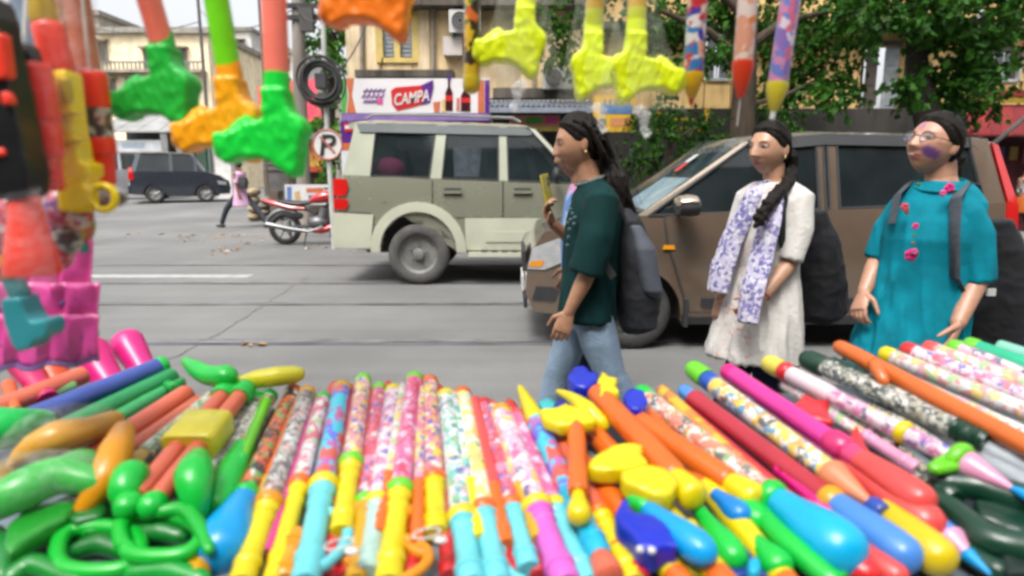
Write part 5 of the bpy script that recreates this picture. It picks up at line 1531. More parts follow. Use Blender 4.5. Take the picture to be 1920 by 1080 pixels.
class Person:
    def __init__(s, label, loc, head_c, yaw, pitch, roll, skin, lips, hs=1.0, paint=None, wx=1.0, name='person', group=None, cat='person'):
        s.t = thing(name, label, cat, loc, group)
        s.mb = MB(); s.hc = Vector(head_c); s.hs = hs; s.wx = wx
        f = Vector((math.sin(yaw), math.cos(yaw), 0))
        s.M = Matrix.Rotation(-yaw, 3, 'Z') @ Matrix.Rotation(pitch, 3, 'X') @ Matrix.Rotation(roll, 3, 'Y')
        # local x of the mesh = person's left -> world: forward f, left = up x f
        s.M = s.M @ Matrix(((-1, 0, 0), (0, 1, 0), (0, 0, 1)))
        s.skin, s.lips, s.paint = skin, lips, paint
        HVw = [s.H(v) for v in HV]
        s.mb.add(HVw, HF)
        for sd in (-1, 1):
            E = Matrix.Rotation(sd * .25, 3, 'Z')
            eb = MB(); eb.ellipsoid((sd * .0725, -.006, -.004), (.009, .018, .031), 12, 10, M=E)
            s.mb.add([s.H(v) for v in eb.v], eb.f)
            eb = MB(); eb.ellipsoid((sd * .0325, .0775, .0055), (.016, .012, .0085), 12, 8)
            s.mb.add([s.H(v) for v in eb.v], eb.f)
    def H(s, v): return s.hc + s.M @ (Vector((v[0] * s.wx, v[1], v[2])) * s.hs)
    def limb(s, pts, rad, **k): s.mb.tube(pts, rad, 16, round_ends=True, **k)
    def hand(s, wrist, d, palm, side, curl=.5, thumb=.6, scale=1.0, spread=.02, curls=None):
        """d: direction of fingers, palm: direction the palm faces, side: towards the thumb"""
        d = Vector(d).normalized(); palm = Vector(palm); palm = (palm - d * palm.dot(d)).normalized()
        side = d.cross(palm) if Vector(side).dot(d.cross(palm)) > 0 else -d.cross(palm)
        k = scale; w = Vector(wrist)
        s.mb.loft([(w - d * .01, side * .023 * k, palm * .018 * k), (w + d * .025 * k, side * .032 * k, palm * .018 * k), (w + d * .065 * k, side * .040 * k, palm * .015 * k), (w + d * .088 * k, side * .038 * k, palm * .011 * k)], 14)
        for i, (o, L) in enumerate(((.030, .072), (.0105, .080), (-.0095, .074), (-.029, .058))):
            c = curls[i] if curls else curl * (1 + .12 * i)
            p = w + d * (.082 - abs(o) * .12) * k + side * o * k
            a = 0.0; pts = [p]; dd = (d + side * o * spread * 60 * .1).normalized()
            for q, f in enumerate((.45, .32, .23)):
                a += c * (.8 if q == 0 else 1.0)
                v = dd * math.cos(a) + palm * math.sin(a)
                p = p + v * L * f * k; pts.append(p)
            s.mb.tube(pts, [.0088 * k, .0082 * k, .0074 * k, .0064 * k], 10, round_ends=True)
        p = w + d * .022 * k + side * .028 * k
        v1 = (side * .75 + d * .62 + palm * .35 * thumb).normalized(); v2 = (side * .25 + d * .85 + palm * .7 * thumb).normalized()
        s.mb.tube([p - v1 * .01, p + v1 * .032 * k, p + v1 * .032 * k + v2 * .032 * k, p + v1 * .032 * k + v2 * .055 * k], [.013 * k, .0105 * k, .0092 * k, .0075 * k], 10, round_ends=True)
    def body(s, voxel=.0042):
        off = wloc(s.t)
        me = remesh(s.mb, 'body', voxel, M_skin, 2, off, .4)
        co = mesh_co(me).astype(float)
        hl = (np.array(s.M.inverted()) @ (co + np.array(off) - np.array(s.hc)).T).T / s.hs; hl[:, 0] /= s.wx
        near = (np.linalg.norm(hl * np.array([1.1, .9, .85]), axis=1) < .135)
        C = np.tile(np.array(s.skin), (len(co), 1))
        C[near] = head_tone(hl[near], s.skin, s.lips, s.paint)
        vcol(me, C)
        return link('body', me, s.t)
    def cap_hair(s, hairline=.05, thick=.075, extra=None, name='hair', part=None, locks=(), vox=.0045, sm=2):
        """hair close to the skull plus optional locks (pts, radii)"""
        sc = HD[:, 2] * .92 - HD[:, 1] * .92 + hairline
        # temple corners dip forward a little; keep ears free
        sc = sc - .10 * np.exp(-((np.abs(HD[:, 0]) - .95) / .25) ** 2) * (HD[:, 2] < .1)
        k = np.clip(sc / .26, 0, 1); k = 1 - (1 - k) ** 2
        r = .93 + (thick + .07) * k
        groove = .006 * np.sin(np.arctan2(HD[:, 0], HD[:, 2]) * 40) * k
        V = HV * (r + groove)[:, None]
        mb = MB(); mb.add([s.H(v) for v in V], HF)
        for pts, rad in locks: mb.tube(pts, rad, 8, round_ends=True)
        me = remesh(mb, name, vox, M_hair, sm, wloc(s.t), .35)
        return link(name, me, s.t)
    def cloth(s, name, mb, mat_, voxel=.007, it=5, fold=0.0, fs=9.0, parent=None, zref=None, tone=None):
        off = wloc(s.t)
        me = remesh(mb, name, voxel, mat_, it, off)
        if fold:
            co = mesh_co(me).astype(float)
            nr = np.empty(len(me.vertices) * 3, np.float32); me.vertices.foreach_get('normal', nr); nr = nr.reshape(-1, 3)
            w = co + np.array(off)
            zt = w[:, 2].max(); low = np.clip((zt - w[:, 2]) / .5, .25, 1.6)
            d = np.array([mnoise.fractal(Vector((p[0] * fs * 1.7 + p[2] * 1.5, p[1] * fs * 1.7, p[2] * fs * .22)), 1.0, 2.0, 2) for p in w])
            rid = (1 - 2 * np.abs(d)) * low
            co = co + nr * (rid * fold)[:, None]
            set_co(me, co)
        if tone is not None:
            vcol(me, tone(mesh_co(me).astype(float) + np.array(off)))
        return link(name, me, parent or s.t)
def strands(p, seed, n=70, k=1.10, part=0.0):
    rn_ = random.Random(seed); out = []
    for i in range(n):
        x0 = (-1 + 2 * (i + .5) / n); a0 = x0 * 1.25
        pts = []
        for q in range(9):
            t_ = q / 8
            ph_ = R(38) + t_ * R(112) + .10 * abs(x0)          # from the hairline over the top to the back
            lat = math.sin(a0) * (.95 - .35 * t_ ** 2)
            c_ = math.sqrt(max(0, 1 - lat * lat))
            d_ = Vector((lat, math.cos(ph_) * c_, math.sin(ph_) * c_))
            kk = 1.0 + (k - 1.0) * min(1, .2 + t_ * 4) + rn_.uniform(-.012, .012) - (.05 if abs(x0 - part * 8) < .03 else 0)
            pts.append(p.H((d_.x * .073 * kk, d_.y * .093 * kk + .004, d_.z * .114 * kk)))
        out.append((pts, [.0015, .004, .006, .007, .007, .0068, .0065, .006, .005]))
    for sd in (-1, 1):                        # hair swept from the parting across the temples to behind the ears
        for i in range(30):
            f_ = i / 29; ph_ = R(44) + f_ * R(60)
            a_ = Vector((part, math.cos(ph_), math.sin(ph_))); b_ = Vector((sd * .93, -.36 - .15 * f_, .10 - .35 * f_ + rn_.uniform(-.05, .05)))
            m_ = Vector((sd * .80, .42 - .55 * f_, .62 + .1 * f_))
            pts = []
            for q in range(9):
                t_ = q / 8
                d_ = (a_ * (1 - t_) ** 2 + m_ * (2 * t_ * (1 - t_)) + b_ * t_ ** 2).normalized()
                kk = k + rn_.uniform(-.010, .014) - (.05 if q == 0 else 0)
                pts.append(p.H((d_.x * .075 * kk, d_.y * .093 * kk + .004, d_.z * .114 * kk)))
            out.append((pts, [.003, .005, .006, .0065, .0065, .0065, .006, .0055, .004]))
    return out
def ring(px, py, Y, half_l, half_f, lat, fwd):
    return (at(px, py, Y), Vector(lat) * half_l, Vector(fwd) * half_f)
SK1 = (.37, .195, .115); SK2 = (.45, .25, .16); SK3 = (.44, .235, .155)

def backpack(label, rings, mat_, pocket=None, straps=(), strap_mat=None, extra=(), fold=.004, name='backpack', power=3.0):
    loc = rings[0][0]
    t = thing(name, label, 'backpack', (loc.x, loc.y, loc.z))
    mb = MB(); mb.loft(rings, 24, power=power)
    me = remesh(mb, 'bag', .007, mat_, 6, wloc(t))
    co = mesh_co(me).astype(float); nr = np.empty(len(me.vertices) * 3, np.float32); me.vertices.foreach_get('normal', nr); nr = nr.reshape(-1, 3)
    d = np.array([mnoise.fractal(Vector(p) * 9, 1.0, 2.0, 3) for p in (co + np.array(loc)).tolist()])
    set_co(me, co + nr * ((1 - 2 * np.abs(d)) * fold)[:, None])
    link('bag', me, t)
    if pocket:
        mb = MB(); mb.loft(pocket[0], 20, power=3.0)
        link('front_pocket', remesh(mb, 'front_pocket', .006, pocket[1], 5, wloc(t)), t)
    for pts, r, fl in straps:
        mb = MB(); mb.tube(pts, r, 10, flat=fl[0], up=fl[1]); mb.build('strap', strap_mat or mat_, t)
    for nm, m, fn in extra:
        mb = MB(); fn(mb); mb.build(nm, m, t)
    return t

# ---------------------------------------------------------------- woman in dark green, walking left with a phone
Y1 = 2.80
F1 = Vector((-1, -.06, 0)).normalized(); L1 = Vector((-.06 * -1, -1, 0)).normalized()     # her left side faces us
A = lambda px, py, dy=0.0: at(px, py, Y1 + dy)
hc = A(1088, 269)
p1 = Person('woman in dark green top and pale jeans walking left, looking at a phone', (hc.x, Y1, 0), hc, R(-90), R(-7), 0, SK1, (.30, .11, .085), hs=1.04)
p1.limb([A(1096, 300), A(1104, 330), A(1112, 356)], [.050, .052, .062])
p1.mb.loft([(A(1118, 348), L1 * .12, F1 * .06), (A(1116, 372), L1 * .165, F1 * .085), (A(1112, 440), L1 * .15, F1 * .10), (A(1110, 510), L1 * .125, F1 * .085), (A(1106, 570), L1 * .13, F1 * .085), (A(1104, 600), L1 * .09, F1 * .06)], 24)
shL, shR = A(1128, 374, -.17), A(1100, 372, .17)
elL, wrL = A(1104, 508, -.205), A(1066, 586, -.19)
p1.limb([shL, shL.lerp(elL, .5), elL, elL.lerp(wrL, .3), wrL], [.050, .043, .036, .036, .0235])
p1.hand(wrL, (A(1046, 640, -.19) - wrL), Vector((.25, 1, 0)), Vector((-1, 0, 0)), .38, .7, 1.0)
elR, wrR = A(1086, 462, .20), A(1036, 420, .10)
p1.limb([shR, elR, elR.lerp(wrR, .3), wrR], [.048, .036, .035, .0235])
ph_c = A(1024, 358, .07)
p1.hand(wrR, (A(1016, 372, .06) - wrR), Vector((1, -.5, .3)), Vector((.2, -1, .6)), .62, .9, 1.0)
hipL, hipR = A(1112, 590, -.09), A(1098, 590, .09)
knF, anF = A(1052, 706, .10), A(1000, 842, .10); knB, anB = A(1138, 706, -.09), A(1236, 828, -.09)
anF.z = .075; anB.z = .095
p1.limb([hipR, knF, anF], [.045, .045, .036]); p1.limb([hipL, knB, anB], [.045, .045, .036])
for kn, an, dd in ((knF, anF, .10), (knB, anB, -.09)):
    p1.limb([an, an + Vector((-.02, 0, -.05)), an + F1 * .12 + Vector((0, 0, -.055))], [.034, .034, .026])
p1.body()
# top with loose sleeves
tb = MB()
tb.loft([(A(1112, 338), L1 * .085, F1 * .058), (A(1116, 352), L1 * .135, F1 * .078), (A(1117, 372), L1 * .185, F1 * .098), (A(1114, 410), L1 * .172, F1 * .118), (A(1110, 450), L1 * .168, F1 * .120),
         (A(1106, 510), L1 * .162, F1 * .116), (A(1102, 556), L1 * .172, F1 * .120), (A(1100, 592), L1 * .178, F1 * .126)], 40, mod=lambda k, a: 1 + (.012 * max(0, k - 3)) * math.sin(a * 7 + k * .5))
seL = A(1098, 512, -.205); tb.tube([A(1120, 362, -.10), shL + Vector((0, 0, -.01)), A(1118, 440, -.20), seL], [.06, .072, .072, .071], 20)
seR = A(1082, 470, .215); tb.tube([A(1104, 362, .10), shR, A(1096, 430, .21), seR], [.06, .070, .070, .068], 20)
p1.cloth('top', tb, cloth((6, 56, 56), .2, 9), fold=.010, fs=9)
# grey collar line, chest embroidery
mb = MB(); mb.torus(A(1108, 337), Vector((-.35, 0, 1)), .072, .007, 28, 8, u=L1, sx=1.15, sy=.95); mb.build('collar', cloth((120, 135, 132)), p1.t)
rn = random.Random(2)
for k, (px, py, dy) in enumerate([(1073, 400, -.135), (1078, 408, -.14), (1070, 412, -.13), (1076, 420, -.14), (1068, 430, -.125), (1066, 445, -.12), (1070, 392, -.125), (1064, 460, -.12), (1064, 418, -.12)]):
    mb = MB(); mb.ellipsoid(A(px, py, dy - .002), (.008, .004, .008), 8, 6); mb.build('embroidery', cloth((95, 118, 118)), p1.t)
# jeans
jb = MB()
jb.loft([(A(1103, 552), L1 * .150, F1 * .110), (A(1103, 588), L1 * .160, F1 * .112), (A(1102, 612), L1 * .12, F1 * .09)], 28)
jb.tube([A(1090, 590, .08), A(1070, 636, .09), knF + Vector((-.015, 0, 0)), A(1024, 778, .10), anF + Vector((0, 0, .02))], [.088, .080, .062, .055, .056], 20)
jb.tube([A(1112, 590, -.07), A(1124, 640, -.085), knB + Vector((.02, 0, 0)), A(1190, 768, -.09), anB + Vector((0, 0, .02))], [.088, .084, .064, .056, .056], 20)
p1.cloth('jeans', jb, pm(rgb(148, 172, 196), .9, .18, 7, .4, 90), fold=.005, fs=11)
for an in (anF, anB):
    mb = MB(); c = an + Vector((0, 0, -.035)); mb.loft([(c - F1 * .07, L1 * .035, Vector((0, 0, .035))), (c, L1 * .042, Vector((0, 0, .04))), (c + F1 * .10, L1 * .046, Vector((0, 0, .03))), (c + F1 * .17, L1 * .03, Vector((0, 0, .018)))], 16)
    mb.build('shoe', pm(rgb(58, 56, 60), .7, .2), p1.t)
# long wavy hair falling down the back
rn = random.Random(9); locks = []
for k in range(95):
    a0 = rn.uniform(-1, 1); dep = rn.uniform(-.075, .085)
    st = p1.H((dep * .8, -.055 - rn.uniform(0, .035), .06 - rn.uniform(0, .10)))
    L = rn.uniform(.75, 1.0); ph = rn.uniform(0, 6)
    end = A(1160 + rn.uniform(-18, 34), 452 + rn.uniform(-60, 40), dep * .9)
    mid = A(1140 + rn.uniform(-12, 30), 340, dep)
    pts = []
    for i in range(12):
        t_ = i / 11
        p = st.lerp(mid, min(1, t_ * 2)) if t_ < .5 else mid.lerp(end, t_ * 2 - 1)
        w = .012 * math.sin(t_ * 13 + ph) * t_
        pts.append(p + Vector((w + .02 * math.sin(t_ * 3.1), w * .6 * math.cos(ph), 0)))
    r0 = rn.uniform(.006, .0105)
    locks.append((pts, [r0 * (1.1 if i < 8 else 1.1 - .22 * (i - 7)) for i in range(12)]))
for k in range(26):
    dep = rn.uniform(-.085, -.02) if k % 2 else rn.uniform(.02, .085)
    st = p1.H((dep * .9, .035 - rn.uniform(0, .09), .10 - rn.uniform(0, .03)))
    mid = p1.H((dep * 1.12, -.075, -.01 - rn.uniform(0, .06)))
    end = A(1136 + rn.uniform(-6, 26), 350 + rn.uniform(-20, 40), dep)
    pts = [st, p1.H((dep * 1.08, -.035, .055)), mid, mid.lerp(end, .5), end]
    locks.append((pts, [.007, .011, .012, .011, .006]))
p1.cap_hair(.15, .11, locks=locks + strands(p1, 9), vox=.0036, sm=1)
def loose(p, fn, n, seed):
    r_ = random.Random(seed); mb = MB()
    for i in range(n):
        a, b = fn(r_); m = a.lerp(b, .5) + Vector((r_.uniform(-.02, .02), r_.uniform(-.02, .02), r_.uniform(-.01, .02)))
        mb.tube([a, a.lerp(m, .6), m, m.lerp(b, .5) + Vector((r_.uniform(-.012, .012), 0, 0)), b], [.0011, .0011, .001, .0009, .0005], 4)
    mb.build('loose_hair', M_hair, p.t)
loose(p1, lambda r: (p1.H((r.uniform(-.08, .08), -.09, r.uniform(-.06, .09))), A(1150 + r.uniform(-25, 60), r.uniform(380, 490), r.uniform(-.12, .1))), 90, 1)
mb = MB(); mb.ellipsoid(p1.H((.078, -.01, -.038)), (.006, .006, .008), 8, 6); mb.build('earring', pm((.8, .6, .3, 1), .3, metal=1), p1.t)
# phone
ph = thing('mobile_phone', 'mobile phone in a yellow green case in the hand of the woman in dark green', 'phone', ph_c)
PM = Matrix.Rotation(R(-12), 4, 'Y') @ Matrix.Rotation(R(62), 4, 'Z')
mb = MB(); bb = MB(); bb.loft([((0, -.0045, -.074), (.035, 0, 0), (0, .003, 0)), ((0, -.0045, -.072), (.037, 0, 0), (0, .0048, 0)), ((0, -.0045, .072), (.037, 0, 0), (0, .0048, 0)), ((0, -.0045, .074), (.035, 0, 0), (0, .003, 0))], 20, power=8)
mb.add([ph_c + (PM @ Vector(v)) for v in bb.v], bb.f); mb.build('case', pm(rgb(205, 190, 70), .35, .2, 60), ph)
for (zz, c) in ((.05, (40, 40, 40)), (.028, (40, 40, 40))):
    bb = MB(); bb.lathe((.018, -.0105, zz), (.018, -.0088, zz), [(0, .009), (1, .009)], 14); mb = MB(); mb.add([ph_c + (PM @ Vector(v)) for v in bb.v], bb.f); mb.build('camera_lens', M_black, ph)
bb = MB(); bb.box((0, .0012, 0), (.066, .002, .138)); mb = MB(); mb.add([ph_c + (PM @ Vector(v)) for v in bb.v], bb.f); mb.build('screen', M_black, ph)
# her grey backpack
backpack('grey and black backpack worn by the woman in dark green',
         [(A(1188, 620), L1 * .07, F1 * .05), (A(1194, 606), L1 * .12, F1 * .075), (A(1196, 540), L1 * .145, F1 * .092), (A(1188, 470), L1 * .14, F1 * .075), (A(1176, 412), L1 * .115, F1 * .05), (A(1168, 388), L1 * .07, F1 * .03)],
         pm(rgb(40, 43, 50), .8, .3, 5, .12, 120),
         pocket=([(A(1222, 556, -.05), L1 * .08, F1 * .03), (A(1214, 540, -.06), L1 * .11, F1 * .05), (A(1200, 462, -.06), L1 * .11, F1 * .055), (A(1184, 420, -.05), L1 * .08, F1 * .03)], pm(rgb(98, 104, 116), .7, .3, 6, .12, 120)),
         straps=[([A(1165, 400, -.12), A(1146, 362, -.135), A(1118, 352, -.14), A(1098, 380, -.175), A(1106, 450, -.20), A(1150, 520, -.20)], .020, ((.25, 1), (0, -1, 0)))], strap_mat=pm(rgb(36, 38, 42), .8, .2))

# ---------------------------------------------------------------- partly hidden walker behind her
Yh = 3.35
AH = lambda px, py, dy=0.0: at(px, py, Yh + dy)
hc = AH(1082, 292)
p0 = Person('person in blue and pink shirt and dark trousers hidden behind the woman in green', (hc.x, Yh, 0), hc, R(-90), 0, 0, (.22, .11, .065), (.2, .06, .05), hs=1.0)
p0.limb([AH(1088, 320), AH(1092, 350)], [.05, .058])
p0.mb.loft([(AH(1094, 348), L1 * .12, F1 * .06), (AH(1094, 372), L1 * .17, F1 * .085), (AH(1094, 440), L1 * .15, F1 * .10), (AH(1094, 560), L1 * .14, F1 * .10)], 20)
p0.limb([AH(1094, 372, -.17), AH(1098, 440, -.19), AH(1072, 500, -.18)], [.045, .036, .025]); p0.hand(AH(1072, 500, -.18), (-.4, 0, -1), (0, 1, 0), (-1, 0, 0), .4, .6)
p0.limb([AH(1094, 372, .17), AH(1100, 440, .19), AH(1080, 500, .18)], [.045, .036, .025]); p0.hand(AH(1080, 500, .18), (-.4, 0, -1), (0, -1, 0), (-1, 0, 0), .4, .6)
k1, a1_ = AH(1086, 640, .09), AH(1084, 742, .09); k2, a2_ = AH(1112, 640, -.09), AH(1160, 735, -.09)
a1_.z = .075; a2_.z = .10
p0.limb([AH(1094, 550, .09), k1, a1_], [.075, .05, .036]); p0.limb([AH(1096, 550, -.09), k2, a2_], [.075, .05, .036])
p0.body(.006)
tb = MB(); tb.loft([(AH(1092, 345), L1 * .10, F1 * .062), (AH(1098, 372), L1 * .19, F1 * .105), (AH(1098, 430), L1 * .175, F1 * .13), (AH(1098, 520), L1 * .17, F1 * .13), (AH(1098, 570), L1 * .175, F1 * .12)], 28)
for sd in (-1, 1): tb.tube([AH(1092, 368, sd * .12), AH(1096, 420, sd * .20)], [.066, .066], 16)
p0.cloth('shirt', tb, print_cloth((110, 155, 215), [(190, 205, 230), (215, 150, 190)], 22, .35, 3.), fold=.004)
jb = MB(); jb.loft([(AH(1092, 540), L1 * .15, F1 * .105), (AH(1094, 590), L1 * .16, F1 * .11)], 24)
jb.tube([AH(1092, 560, .08), k1, a1_], [.10, .074, .062], 18); jb.tube([AH(1096, 560, -.08), k2, a2_], [.10, .074, .062], 18)
p0.cloth('trousers', jb, cloth((38, 44, 62)), fold=.004)
for an in (a1_, a2_):
    mb = MB(); c = an + Vector((0, 0, -.035)); mb.loft([(c - F1 * .07, L1 * .035, Vector((0, 0, .035))), (c, L1 * .042, Vector((0, 0, .04))), (c + F1 * .10, L1 * .046, Vector((0, 0, .03))), (c + F1 * .17, L1 * .03, Vector((0, 0, .018)))], 16); mb.build('shoe', pm(rgb(58, 56, 50), .7, .2), p0.t)
p0.cap_hair(.13, .10, vox=.006)

# ---------------------------------------------------------------- woman in white kurta with lavender scarf
Y2 = 2.95
B = lambda px, py, dy=0.0: at(px, py, Y2 + dy)
yw = R(-128)                                   # facing left and towards us
F2 = Vector((math.sin(yw), math.cos(yw), 0)); L2 = Vector((-F2.y, F2.x, 0))   # her left (picture right, nearer)
hc = B(1444, 280)
p2_ = Person('woman in long white kurta with lavender scarf and black backpack', (hc.x, Y2, 0), hc, R(-119), R(2), R(0), SK2, (.44, .16, .14), hs=1.0, wx=1.07)
p2_.limb([B(1450, 308), B(1452, 336), B(1452, 356)], [.048, .048, .06])
p2_.mb.loft([(B(1452, 352), L2 * .12, F2 * .06), (B(1450, 372), L2 * .155, F2 * .08), (B(1444, 440), L2 * .14, F2 * .10), (B(1438, 520), L2 * .12, F2 * .085), (B(1430, 590), L2 * .15, F2 * .10)], 24)
sL = B(1500, 374, -.09); eL = B(1484, 490, -.13); wL = B(1428, 558, -.20)
p2_.limb([sL, sL.lerp(eL, .5), eL, eL.lerp(wL, .3), wL], [.048, .042, .036, .036, .024])
p2_.hand(wL, (B(1396, 588, -.22) - wL), Vector((-.3, .9, -.2)), Vector((-.6, 0, .8)), .62, .9, 1.0)
sR = B(1404, 372, .13); eR = B(1366, 478, .16); wR = B(1350, 560, .08)
p2_.limb([sR, eR, wR], [.046, .036, .024])
p2_.hand(wR, (-.2, -.2, -1), Vector((.8, .3, 0)), Vector((-.5, -1, 0)), .5, .7, 1.0)
hA, hB = B(1420, 600, .06), B(1446, 600, -.07)
kA, aA = B(1380, 700, .04), B(1340, 830, .06); kB, aB = B(1436, 710, -.06), B(1488, 845, .02)
aA.z = .075; aB.z = .075
p2_.limb([hA, kA, aA], [.075, .05, .036]); p2_.limb([hB, kB, aB], [.075, .05, .036])
p2_.body()
# kurta: flaring long tunic, walking lean to the left at the hem
kb = MB()
kb.loft([(B(1452, 342), L2 * .088, F2 * .06), (B(1452, 354), L2 * .130, F2 * .08), (B(1450, 374), L2 * .165, F2 * .100), (B(1446, 410), L2 * .160, F2 * .118), (B(1441, 450), L2 * .152, F2 * .116),
         (B(1437, 500), L2 * .146, F2 * .108), (B(1430, 550), L2 * .172, F2 * .125), (B(1420, 610), L2 * .205, F2 * .145), (B(1408, 668), L2 * .225, F2 * .165)], 48,
        mod=lambda k, a: 1 + .014 * max(0, k - 4) * math.sin(a * 8 + k * .3))
seL = B(1470, 488, -.14)
kb.tube([B(1474, 360, -.05), sL, B(1498, 430, -.12), B(1482, 488, -.14)], [.06, .062, .060, .052], 20)
kb.tube([B(1424, 362, .06), sR, B(1384, 430, .15), B(1364, 488, .16)], [.06, .062, .058, .050], 20)
def kmat():
    m, nt, b = newmat('white_kurta_cloth')
    vec = _coords(nt)
    n = _noise(nt, vec, 22, 4, .6); n.inputs['Distortion'].default_value = 1.5
    r = _ramp(nt, n.outputs[0], [(.56, rgb(240, 236, 230)), (.60, rgb(240, 196, 186))], 'LINEAR')
    # printed panel down the middle of the front only
    tc = nt.nodes.new('ShaderNodeTexCoord'); dt = nt.nodes.new('ShaderNodeVectorMath'); dt.operation = 'DOT_PRODUCT'
    nt.links.new(tc.outputs['Object'], dt.inputs[0]); dt.inputs[1].default_value = tuple(L2)
    ab = nt.nodes.new('ShaderNodeMath'); ab.operation = 'ABSOLUTE'; 
    sb = nt.nodes.new('ShaderNodeMath'); sb.operation = 'ADD'; sb.inputs[1].default_value = .03
    nt.links.new(dt.outputs['Value'], sb.inputs[0]); nt.links.new(sb.outputs[0], ab.inputs[0])
    r2 = _ramp(nt, ab.outputs[0], [(.08, (1, 1, 1, 1)), (.12, (0, 0, 0, 1))])
    mx = nt.nodes.new('ShaderNodeMix'); mx.data_type = 'RGBA'
    nt.links.new(r2.outputs[0], mx.inputs[0]); mx.inputs[6].default_value = rgb(240, 237, 230); nt.links.new(r.outputs[0], mx.inputs[7])
    nt.links.new(mx.outputs[2], b.inputs['Base Color']); b.inputs['Roughness'].default_value = .85
    n3 = _noise(nt, vec, 60, 5); bp = nt.nodes.new('ShaderNodeBump'); bp.inputs['Strength'].default_value = .35; bp.inputs['Distance'].default_value = .02
    nt.links.new(n3.outputs[0], bp.inputs['Height']); nt.links.new(bp.outputs[0], b.inputs['Normal'])
    return m
p2_.cloth('kurta', kb, kmat(), fold=.010, fs=8)
jb = MB(); jb.tube([B(1420, 600, .06), kA, aA], [.09, .062, .05], 18); jb.tube([B(1446, 600, -.07), kB, aB], [.09, .062, .05], 18)
p2_.cloth('leggings', jb, cloth((26, 32, 62)), fold=.002)
for an in (aA, aB):
    mb = MB(); c = an + Vector((0, 0, -.035)); mb.loft([(c - F2 * .06, L2 * .035, Vector((0, 0, .035))), (c, L2 * .042, Vector((0, 0, .04))), (c + F2 * .10, L2 * .046, Vector((0, 0, .03))), (c + F2 * .17, L2 * .03, Vector((0, 0, .018)))], 16); mb.build('shoe', pm(rgb(50, 45, 45), .7, .2), p2_.t)
# scarf: two hanging ends and neck loop
sf = MB()
def strip(mb, pts, widths, nrm, th=.012):
    rings = []
    for i, (p, w) in enumerate(zip(pts, widths)):
        a = pts[max(0, i - 1)]; b = pts[min(len(pts) - 1, i + 1)]
        tg = (b - a).normalized(); sd = tg.cross(Vector(nrm[i] if isinstance(nrm, list) else nrm)).normalized()
        rings.append((p, sd * w, tg.cross(sd) * th))
    mb.loft(rings, 24, mod=lambda k, a: 1 + .10 * math.sin(a * 9 + k))
nf = F2
strip(sf, [B(1462, 352, -.06), B(1452, 372, -.13), B(1442, 420, -.185), B(1428, 480, -.20), B(1412, 540, -.235), B(1402, 606, -.26)], [.030, .045, .055, .055, .055, .050], nf, .016)
strip(sf, [B(1436, 344, .0), B(1412, 366, -.03), B(1392, 410, -.02), B(1372, 450, .0), B(1354, 500, .0), B(1344, 548, -.01)], [.030, .042, .050, .056, .060, .055], nf, .016)
sf.tube([B(1440, 346, -.03), B(1444, 336, .05), B(1462, 334, .06), B(1474, 346, -.02), B(1462, 356, -.07)], [.022, .022, .022, .024, .026], 12)
p2_.cloth('scarf', sf, print_cloth((214, 208, 232), [(118, 116, 178), (240, 240, 246), (150, 140, 196)], 70, .5, 1.), voxel=.0055, it=3, fold=.003, fs=16)
# hair, parted, with a plait over her left shoulder
locks = []
pl0 = [p2_.H((.045, -.085, -.03)), B(1484, 318, .0), B(1478, 344, -.085), B(1458, 362, -.16), B(1440, 384, -.20), B(1426, 408, -.215), B(1418, 420, -.22)]
locks.append((pl0, [.035, .032, .030, .030, .028, .022, .010]))
for i in range(14):
    t_ = .22 + .74 * i / 13; k = t_ * (len(pl0) - 1); j = min(int(k), len(pl0) - 2); q = pl0[j].lerp(pl0[j + 1], k - j)
    locks.append(([q + Vector((.014 * (1 if i % 2 else -1), -.006, .012)), q + Vector((-.010 * (1 if i % 2 else -1), -.010, -.014))], [.018, .013]))
p2_.cap_hair(.19, .10, locks=locks + strands(p2_, 3, part=.012), vox=.0038, sm=1)
loose(p2_, lambda r: (p2_.H((r.uniform(-.06, .07), r.uniform(-.05, .06), .118)), p2_.H((r.uniform(-.1, .1), r.uniform(-.11, .03), r.uniform(-.09, .10)))), 45, 2)
mb = MB(); mb.ellipsoid(p2_.H((.079, .0, -.036)), (.005, .005, .008), 8, 6); mb.build('earring', pm((.8, .6, .3, 1), .3, metal=1), p2_.t)
mb = MB(); mb.torus(B(1450, 346, -.045), F2 + Vector((0, 0, .6)), .055, .003, 24, 6); mb.build('necklace', pm((.7, .5, .2, 1), .3, metal=1), p2_.t)
mb = MB(); c0 = eL.lerp(wL, .93); ax = (wL - eL).normalized(); mb.torus(c0, ax, .029, .004, 20, 6); mb.build('bracelet', pm((.5, .12, .1, 1), .5), p2_.t)
backpack('black backpack with a pink tab worn by the woman in white',
         [(B(1526, 604, .12), L2 * .08, F2 * .05), (B(1526, 590, .12), L2 * .125, F2 * .085), (B(1526, 530, .12), L2 * .145, F2 * .10), (B(1516, 450, .11), L2 * .14, F2 * .085), (B(1504, 394, .09), L2 * .11, F2 * .05)],
         pm(rgb(22, 24, 32), .8, .3, 5, .12, 120),
         pocket=([(B(1552, 592, .22), L2 * .07, F2 * .03), (B(1552, 580, .22), L2 * .10, F2 * .05), (B(1550, 530, .22), L2 * .10, F2 * .045), (B(1544, 516, .22), L2 * .07, F2 * .03)], pm(rgb(56, 46, 52), .8, .25, 6, .4, 30)),
         straps=[([B(1500, 392, .06), B(1490, 352, -.02), B(1474, 352, -.09), B(1466, 392, -.165), B(1466, 450, -.155), B(1492, 520, -.02)], .020, ((.25, 1), tuple(F2)))], strap_mat=pm(rgb(22, 24, 30), .8, .2),
         extra=[('pink_tab', pm(rgb(235, 40, 120), .6), lambda m: m.ellipsoid(B(1550, 528, .02), (.02, .012, .022), 10, 8))])

